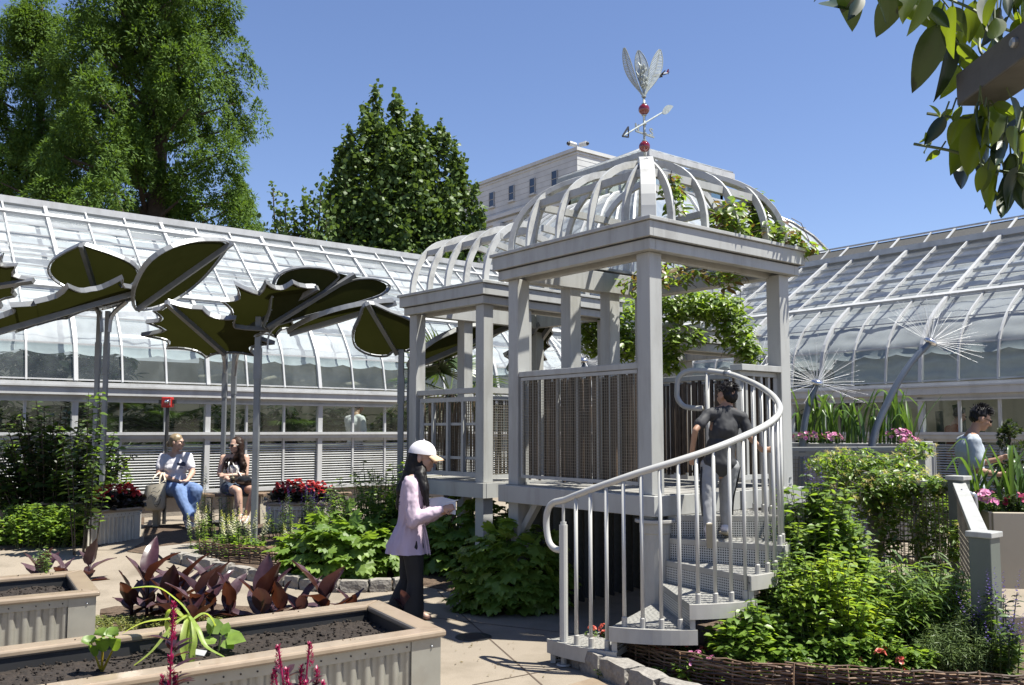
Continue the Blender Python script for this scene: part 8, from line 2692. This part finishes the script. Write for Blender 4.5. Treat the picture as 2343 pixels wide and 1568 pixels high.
# ---------------------------------------------------------------- the two seated women
def seated_one():
    D = bA.y - .02; s = 1.0; rr = random.Random(6)
    p = lambda x, y, d=0: P(x, y, D + d)
    t = thing('person', 'blonde woman in a white tee and jeans sitting on the bench', 'person', V((p(395, 1100).x, D, bA.z)))
    J = dict(head=p(405, 1012, -.05), neck=p(400, 1040, .0), chest=p(401, 1066, .0), waist=p(397, 1095, .02),
             shR=p(373, 1046, .02), shL=p(430, 1044, -.02), elR=p(363, 1085, -.06), wrR=p(408, 1102, -.34), elL=p(440, 1082, -.08), wrL=p(428, 1100, -.34),
             hipR=p(380, 1116, -.02), hipL=p(412, 1116, -.02), knR=p(408, 1122, -.46), knL=p(449, 1122, -.44), anR=p(434, 1182, -.52), anL=p(430, 1186, -.42))
    J['toeR'] = J['anR'] + V((.09, -.10, -.05)); J['toeL'] = J['anL'] + V((.06, -.12, -.04))
    R = frame(V((.95, -.1, -.02)))
    at = build_body(t, J, s, R, 'skin_pale', .009, {'R': (V((.7, -.4, -.1)), V((.2, .3, .8)), 1, .5), 'L': (V((-.6, -.5, -.1)), V((.1, .3, .8)), -1, .5)}, 1.18)
    def ex(mb):
        ax = V((1, 0, 0)); Rt = Matrix.Identity(3)
        mb.ball(J['chest'], .185, .135, .15, Rt, 16, 10); mb.ball(V(J['waist']), .195, .165, .14, Rt, 16, 10); mb.ball(V(J['chest']) + V((0, -.06, -.03)), .14, .10, .08, Rt, 12, 8)
    segs = [(J['shR'], .064, V(J['shR']).lerp(V(J['elR']), .62), .066), (J['shL'], .064, V(J['shL']).lerp(V(J['elL']), .62), .066), (J['shR'], .06, V(J['neck']) - Z * .03, .06), (J['shL'], .06, V(J['neck']) - Z * .03, .06)]
    sh = limbs_cloth(t, segs, 'tee_shirt', 'fabric_white', .011, .008, 15, 7, 3, ex)
    # blue print on the chest: small flat mountain shapes
    mb = MB()
    c = p(412, 1062, -.165)
    def pr(pts): mb.prism([c + V((x, y_, z)) for x, y_, z in pts], V((0, -.003, 0)))
    pr([(-.03, -.012, -.02), (.07, -.004, -.03), (.085, .0, .0), (.055, -.004, .035), (.03, -.008, .03), (.0, -.012, .015), (-.045, -.012, .02)])
    pr([(-.02, -.014, -.055), (.05, -.008, -.06), (.05, -.008, -.05), (-.02, -.014, -.046)])
    mb.build('chest_print', 'print_blue', sh)
    segs = []
    for q in 'RL':
        h, k, a = V(J['hip' + q]), V(J['kn' + q]), V(J['an' + q]); segs += [(h, .118, k, .094), (k, .094, k.lerp(a, .5), .085), (k.lerp(a, .5), .085, a, .074)]
    segs.append((J['hipR'], .12, J['hipL'], .12))
    limbs_cloth(t, segs, 'jeans', 'denim', .011, .007, 14, 2)
    for q in 'RL': shoe(t, J['an' + q] - Z * .01, J['toe' + q], s * 1.0, 'fabric_white', 'fabric_white')
    mb = MB(); mb.ball(at(0, -.02, .036), .084, .100, .092, R, 14, 10); mb.ball(at(0, -.06, -.02), .07, .05, .06, R, 12, 8)
    put(fuse(mb, .009, 3, .5, .004, 40, 4), 'hair', 'hair_blond', t)
    mb = MB(); mb.ball(at(0, -.125, -.03), .036, .04, .045, R, 10, 8); put(fuse(mb, .008, 2, .5, .006, 50, 1), 'hair_bun', 'hair_blond', t)
    mb = MB(); mb.lathe(at(0, -.098, -.018), [(.022, -.008), (.03, 0), (.022, .008)], 12, R @ V((0, 1, .2))); mb.build('hair_tie', 'fabric_black', t)
    mb = MB()
    for q in (-1, 1):
        pts = [at(.033 * q + .024 * math.cos(a), .098, .004 + .019 * math.sin(a)) for a in np.linspace(0, 2 * PI, 13)]; mb.tube(pts, .0025, 4); mb.tube([at(.057 * q, .095, .008), at(.08 * q, -.01, .005)], .0025, 4)
    mb.build('glasses', 'dark', t)
    # tote bag hanging from her arm
    b = p(357, 1150, -.3); tb = thing('tote_bag', 'cream canvas tote bag with a black line drawing hanging at her side', 'bag', b)
    rings = [(p(353, 1168, -.3), V((.125, 0, 0)), V((0, .05, 0))), (p(353, 1160, -.3), V((.15, 0, 0)), V((0, .07, 0))), (p(354, 1135, -.3), V((.155, 0, 0)), V((0, .075, 0))), (p(357, 1108, -.3), V((.145, 0, .02)), V((0, .05, 0)))]
    m_ = loft(rings, 28, [(.0, 1), (.02, 5), (.025, 6), (.03, 5)]); m_.f.append(tuple(range(27, -1, -1))); m_.mi.append(0); m_.build('bag_body', 'fabric_cream', tb, smooth=True)
    for dx, y_ in ((-12, -.34), (8, -.27)):
        mb = MB(); strap(mb, [p(357 + dx, 1110, y_), p(362 + dx * .7, 1092, y_ + .04), p(372 + dx * .3, 1082, -.16), p(378, 1098, -.24), p(372 + dx, 1110, y_ + .02)], .016); mb.build('handle', 'fabric_cream', tb)
    mb = MB()
    for line in ([(345, 1128), (352, 1124), (360, 1127), (366, 1121)], [(348, 1136), (353, 1134), (357, 1137)], [(360, 1136), (365, 1134), (369, 1136)], [(358, 1136), (357, 1146), (361, 1148)], [(350, 1140), (352, 1152), (358, 1160), (364, 1152), (367, 1142)], [(353, 1153), (359, 1155), (364, 1152)], [(341, 1132), (339, 1142)], [(349, 1119), (356, 1115)]):
        mb.tube(catmull([p(x, y, -.382) for x, y in line], 3), .0035, 4)
    mb.build('face_drawing', 'canvas_print', tb)
seated_one()

def seated_two():
    D = bB.y - .02; s = .98; rr = random.Random(9)
    p = lambda x, y, d=0: P(x, y, D + d)
    t = thing('person', 'long haired woman in sunglasses and spotted top sitting on the dark bench', 'person', V((p(540, 1100).x, D, bB.z)))
    J = dict(head=p(540, 1019, -.05), neck=p(540, 1046, .0), chest=p(538, 1070, .0), waist=p(537, 1098, .02),
             shR=p(511, 1048, .0), shL=p(563, 1048, .0), elR=p(502, 1084, -.06), wrR=p(526, 1100, -.32), elL=p(562, 1086, -.08), wrL=p(522, 1088, -.22),
             hipR=p(522, 1117, -.02), hipL=p(552, 1117, -.02), knR=p(544, 1124, -.46), knL=p(582, 1122, -.42), anR=p(549, 1180, -.50), anL=p(562, 1182, -.40))
    J['toeR'] = J['anR'] + V((.02, -.14, -.05)); J['toeL'] = J['anL'] + V((.0, -.14, -.05))
    R = frame(V((-.55, -.8, -.08)))
    at = build_body(t, J, s, R, 'skin_pale', .009, {'R': (V((.35, -.5, .2)), V((.6, .5, .0)), 1, .8), 'L': (V((-.9, -.2, .05)), V((0, .6, -.6)), -1, .5)}, 1.06)
    rings = [(p(538, 1064, -.02), V((.115, 0, 0)), V((0, .10, 0))), (p(538, 1072, -.02), V((.14, 0, 0)), V((0, .13, 0))), (p(538, 1084, -.01), V((.142, 0, 0)), V((0, .13, 0))), (p(537, 1100, 0), V((.14, 0, 0)), V((0, .13, 0))), (p(537, 1112, 0), V((.15, 0, 0)), V((0, .14, 0)))]
    loft(rings, 36, [(.0, 1), (.015, 9), (.02, 8), (.02, 9), (.02, 9)]).build('top', 'fabric_polka', t, smooth=True)
    segs = [(J['hipR'], .108, V(J['hipR']).lerp(V(J['knR']), .42), .104), (J['hipL'], .108, V(J['hipL']).lerp(V(J['knL']), .42), .104), (J['hipR'], .112, J['hipL'], .112)]
    limbs_cloth(t, segs, 'shorts', 'denim_dark', .011, .005, 14, 2)
    for q in 'RL': shoe(t, J['an' + q], J['toe' + q], s, 'fabric_white', 'sole')
    mb = MB(); mb.ball(at(0, -.03, .034), .087, .095, .095, R, 14, 10)
    for sg in (-1, 1):
        capsule(mb, at(.062 * sg, -.02, .02), .042, at(.075 * sg, -.02, -.10), .045, 10)
    capsule(mb, at(0, -.06, 0), .075, p(545, 1062, .07), .07, 12)
    capsule(mb, at(.075, -.02, -.10), .045, p(556, 1082, -.10), .035, 10); capsule(mb, at(-.075, -.02, -.10), .045, p(520, 1070, -.08), .035, 10); capsule(mb, at(-.075, -.02, -.10), .04, p(556, 1066, -.09), .045, 10)
    put(fuse(mb, .010, 2, .5, .006, 34, 4), 'hair', 'hair_brown', t)
    st = []
    for k in range(70):
        sg = rr.choice((-1, 1)); a = at(.07 * sg, rr.uniform(-.05, .03), rr.uniform(0, .05)); b = at(.085 * sg, rr.uniform(-.04, .02), -.1)
        ex = 557 if rr.random() < .65 else 519
        st.append([a, b, p(ex + rr.uniform(-8, 8), 1062, -.10), p(ex + rr.uniform(-8, 8), rr.uniform(1072, 1096), -.12)])
    strands(t, st, 'hair_brown', r=.005)
    mb = MB()
    for q in (-1, 1):
        mb.ball(at(.033 * q, .098, .006), .030, .008, .021, R, 10, 7); mb.tube([at(.06 * q, .094, .010), at(.084 * q, -.01, .008)], .004, 5)
    mb.tube([at(-.02, .102, .012), at(.02, .102, .012)], .004, 5); mb.build('sunglasses', 'leather', t)
    bg_ = thing('shoulder_bag', 'black shoulder bag on the lap of the woman in sunglasses', 'bag', p(560, 1102, -.28))
    mb = MB(); c = p(564, 1100, -.26); mb.ball(c, .17, .07, .075, None, 16, 10); put(fuse(mb, .012, 2, .5, .008, 14, 3), 'bag_body', 'leather', bg_)
    mb = MB(); strap(mb, [p(556, 1095, -.2), p(545, 1080, -.16), p(533, 1062, -.13), p(527, 1048, -.06)], .012); strap(mb, [p(527, 1048, -.06), p(524, 1065, -.14), p(526, 1082, -.17)], .012); mb.build('strap', 'leather', bg_)
    cup = thing('drink_cup', 'clear plastic drink cup held by the woman in sunglasses', 'cup', p(532, 1104, -.42))
    q = p(532, 1106, -.40)
    mb = MB(); mb.lathe(q, [(.030, 0), (.036, .06), (.042, .11), (.045, .115)], 16); mb.build('cup_body', 'glass_wall', cup, smooth=True)
    mb = MB(); mb.lathe(q + Z * .003, [(.028, 0), (.036, .07)], 14); mb.build('drink', 'hair_brown', cup, smooth=True)
    mb = MB(); mb.tube([q + Z * .05, q + Z * .19 + V((-.01, 0, 0))], .004, 6); mb.build('straw', 'white_plastic', cup)
seated_two()

# ---------------------------------------------------------------- man behind the irises
def standing_man(label, D, px, py, k, skin, shirt, hair, zg, fwd, group=None, arms=True, trousers='fabric_char', cut=1.0, glasses=True, legs=True, grey=False):
    """px, py: head centre in the picture; k: picture px per reference px"""
    m_ = 2050.0 / D
    s = 1.0
    hd = P(px, py, D)
    t = thing('person', label, 'person', V((hd.x, D, zg)), group)
    f = V(fwd).normalized(); r = f.cross(Z)
    def o(fx, rx, z): return V((hd.x, D, 0)) + f * fx + r * rx + Z * z
    H = hd.z
    J = dict(head=hd, neck=o(-.09, 0, H - .165), chest=o(-.12, 0, H - .34), waist=o(-.11, 0, H - .58), shR=o(-.13, .18, H - .24), shL=o(-.12, -.18, H - .24))
    J['elR'] = o(-.13, .22, H - .52); J['wrR'] = o(.09, .17, H - .56); J['elL'] = o(-.02, -.22, H - .48); J['wrL'] = o(.19, -.14, H - .42)
    zk = lerp(zg, H - .78, .52)
    J.update(hipR=o(-.12, .09, H - .76), hipL=o(-.12, -.09, H - .76), knR=o(-.09, .09, zk), knL=o(-.10, -.09, zk), anR=o(-.12, .09, zg + .08), anL=o(-.14, -.09, zg + .08))
    J['toeR'] = J['anR'] + f * .14 - Z * .05; J['toeL'] = J['anL'] + f * .14 - Z * .05
    R = frame(f + V((0, 0, -.38)))
    at = build_body(t, J, s, R, skin, .009, {'R': (f + Z * .1, r * -.6 + Z * .4, 1, .5), 'L': (f + Z * .35, r * .6 - Z * .3, -1, .8)})
    Rt = Matrix((r, f, Z)).transposed()
    def ex(mb):
        mb.ball(J['chest'], .195, .135, .17, Rt, 16, 10); mb.ball(J['waist'], .175, .13, .2, Rt, 16, 10); mb.ball((V(J['hipL']) + V(J['hipR'])) / 2 + Z * .05, .185, .135, .1, Rt, 14, 10)
    segs = [(J['shR'], .075, V(J['shR']).lerp(V(J['elR']), .72), .078), (J['shL'], .075, V(J['shL']).lerp(V(J['elL']), .72), .078), (J['shR'], .07, V(J['neck']) - Z * .02, .06), (J['shL'], .07, V(J['neck']) - Z * .02, .06)]
    limbs_cloth(t, segs, 'tee_shirt', shirt, .011, .008, 14, 7, 3, ex)
    segs = []
    for q in 'RL':
        h, kk, a = V(J['hip' + q]), V(J['kn' + q]), V(J['an' + q]); segs += [(h, .105, kk, .085), (kk, .085, a, .07)]
    segs.append((J['hipL'], .11, J['hipR'], .11))
    limbs_cloth(t, segs, 'trousers', trousers, .012, .005, 12, 2)
    for q in 'RL': shoe(t, J['an' + q], J['toe' + q], s, 'fabric_white', 'sole')
    mb = MB(); mb.ball(at(0, -.026, .046), .083, .096, .088, R, 14, 10); mb.ball(at(0, -.055, .0), .075, .055, .06, R, 12, 8)
    if not grey: mb.ball(at(0, .045, .105), .062, .055, .035, R, 12, 8)
    put(fuse(mb, .009, 2, .5, .010, 45, 4), 'hair', hair, t)
    if not grey:
        rr = random.Random(8); st = []
        for k_ in range(110):
            d = V((rr.gauss(0, .7), rr.gauss(.2, .8), abs(rr.gauss(.9, .5)))).normalized(); a = at(d.x * .075, -.02 + d.y * .09, .05 + d.z * .085); st.append([a, a + (R @ d) * .028, a + (R @ d) * .04 + R @ V((0, .01, 0))])
        strands(t, st, hair, r=.005, n=2)
    if glasses:
        mb = MB()
        for q in (-1, 1):
            mb.ball(at(.033 * q, .096, .006), .028, .007, .018, R, 10, 7); mb.tube([at(.058 * q, .092, .010), at(.083 * q, -.01, .008)], .003, 5)
        mb.build('sunglasses', 'leather', t)
    return t
standing_man('young man in a pale grey tee and sunglasses looking down behind the irises', 9.3, 2243, 959, 1, 'skin_tan', 'fabric_lightgrey', 'hair_black', .22, V((1, -.15, 0)))
q = P(2195, 950, 15.6)
standing_man('man in an orange shirt seen through the right greenhouse window', 15.6, 2195, 951, 1, 'skin_light', 'fabric_orange', 'hair_grey', .28, V((1, -.1, 0)), grey=True)
standing_man('person in a white shirt seen through the left greenhouse window', 17.2, 822, 931, 1, 'skin_tan', 'fabric_white', 'hair_black', .28, V((.5, .8, 0)), glasses=False)
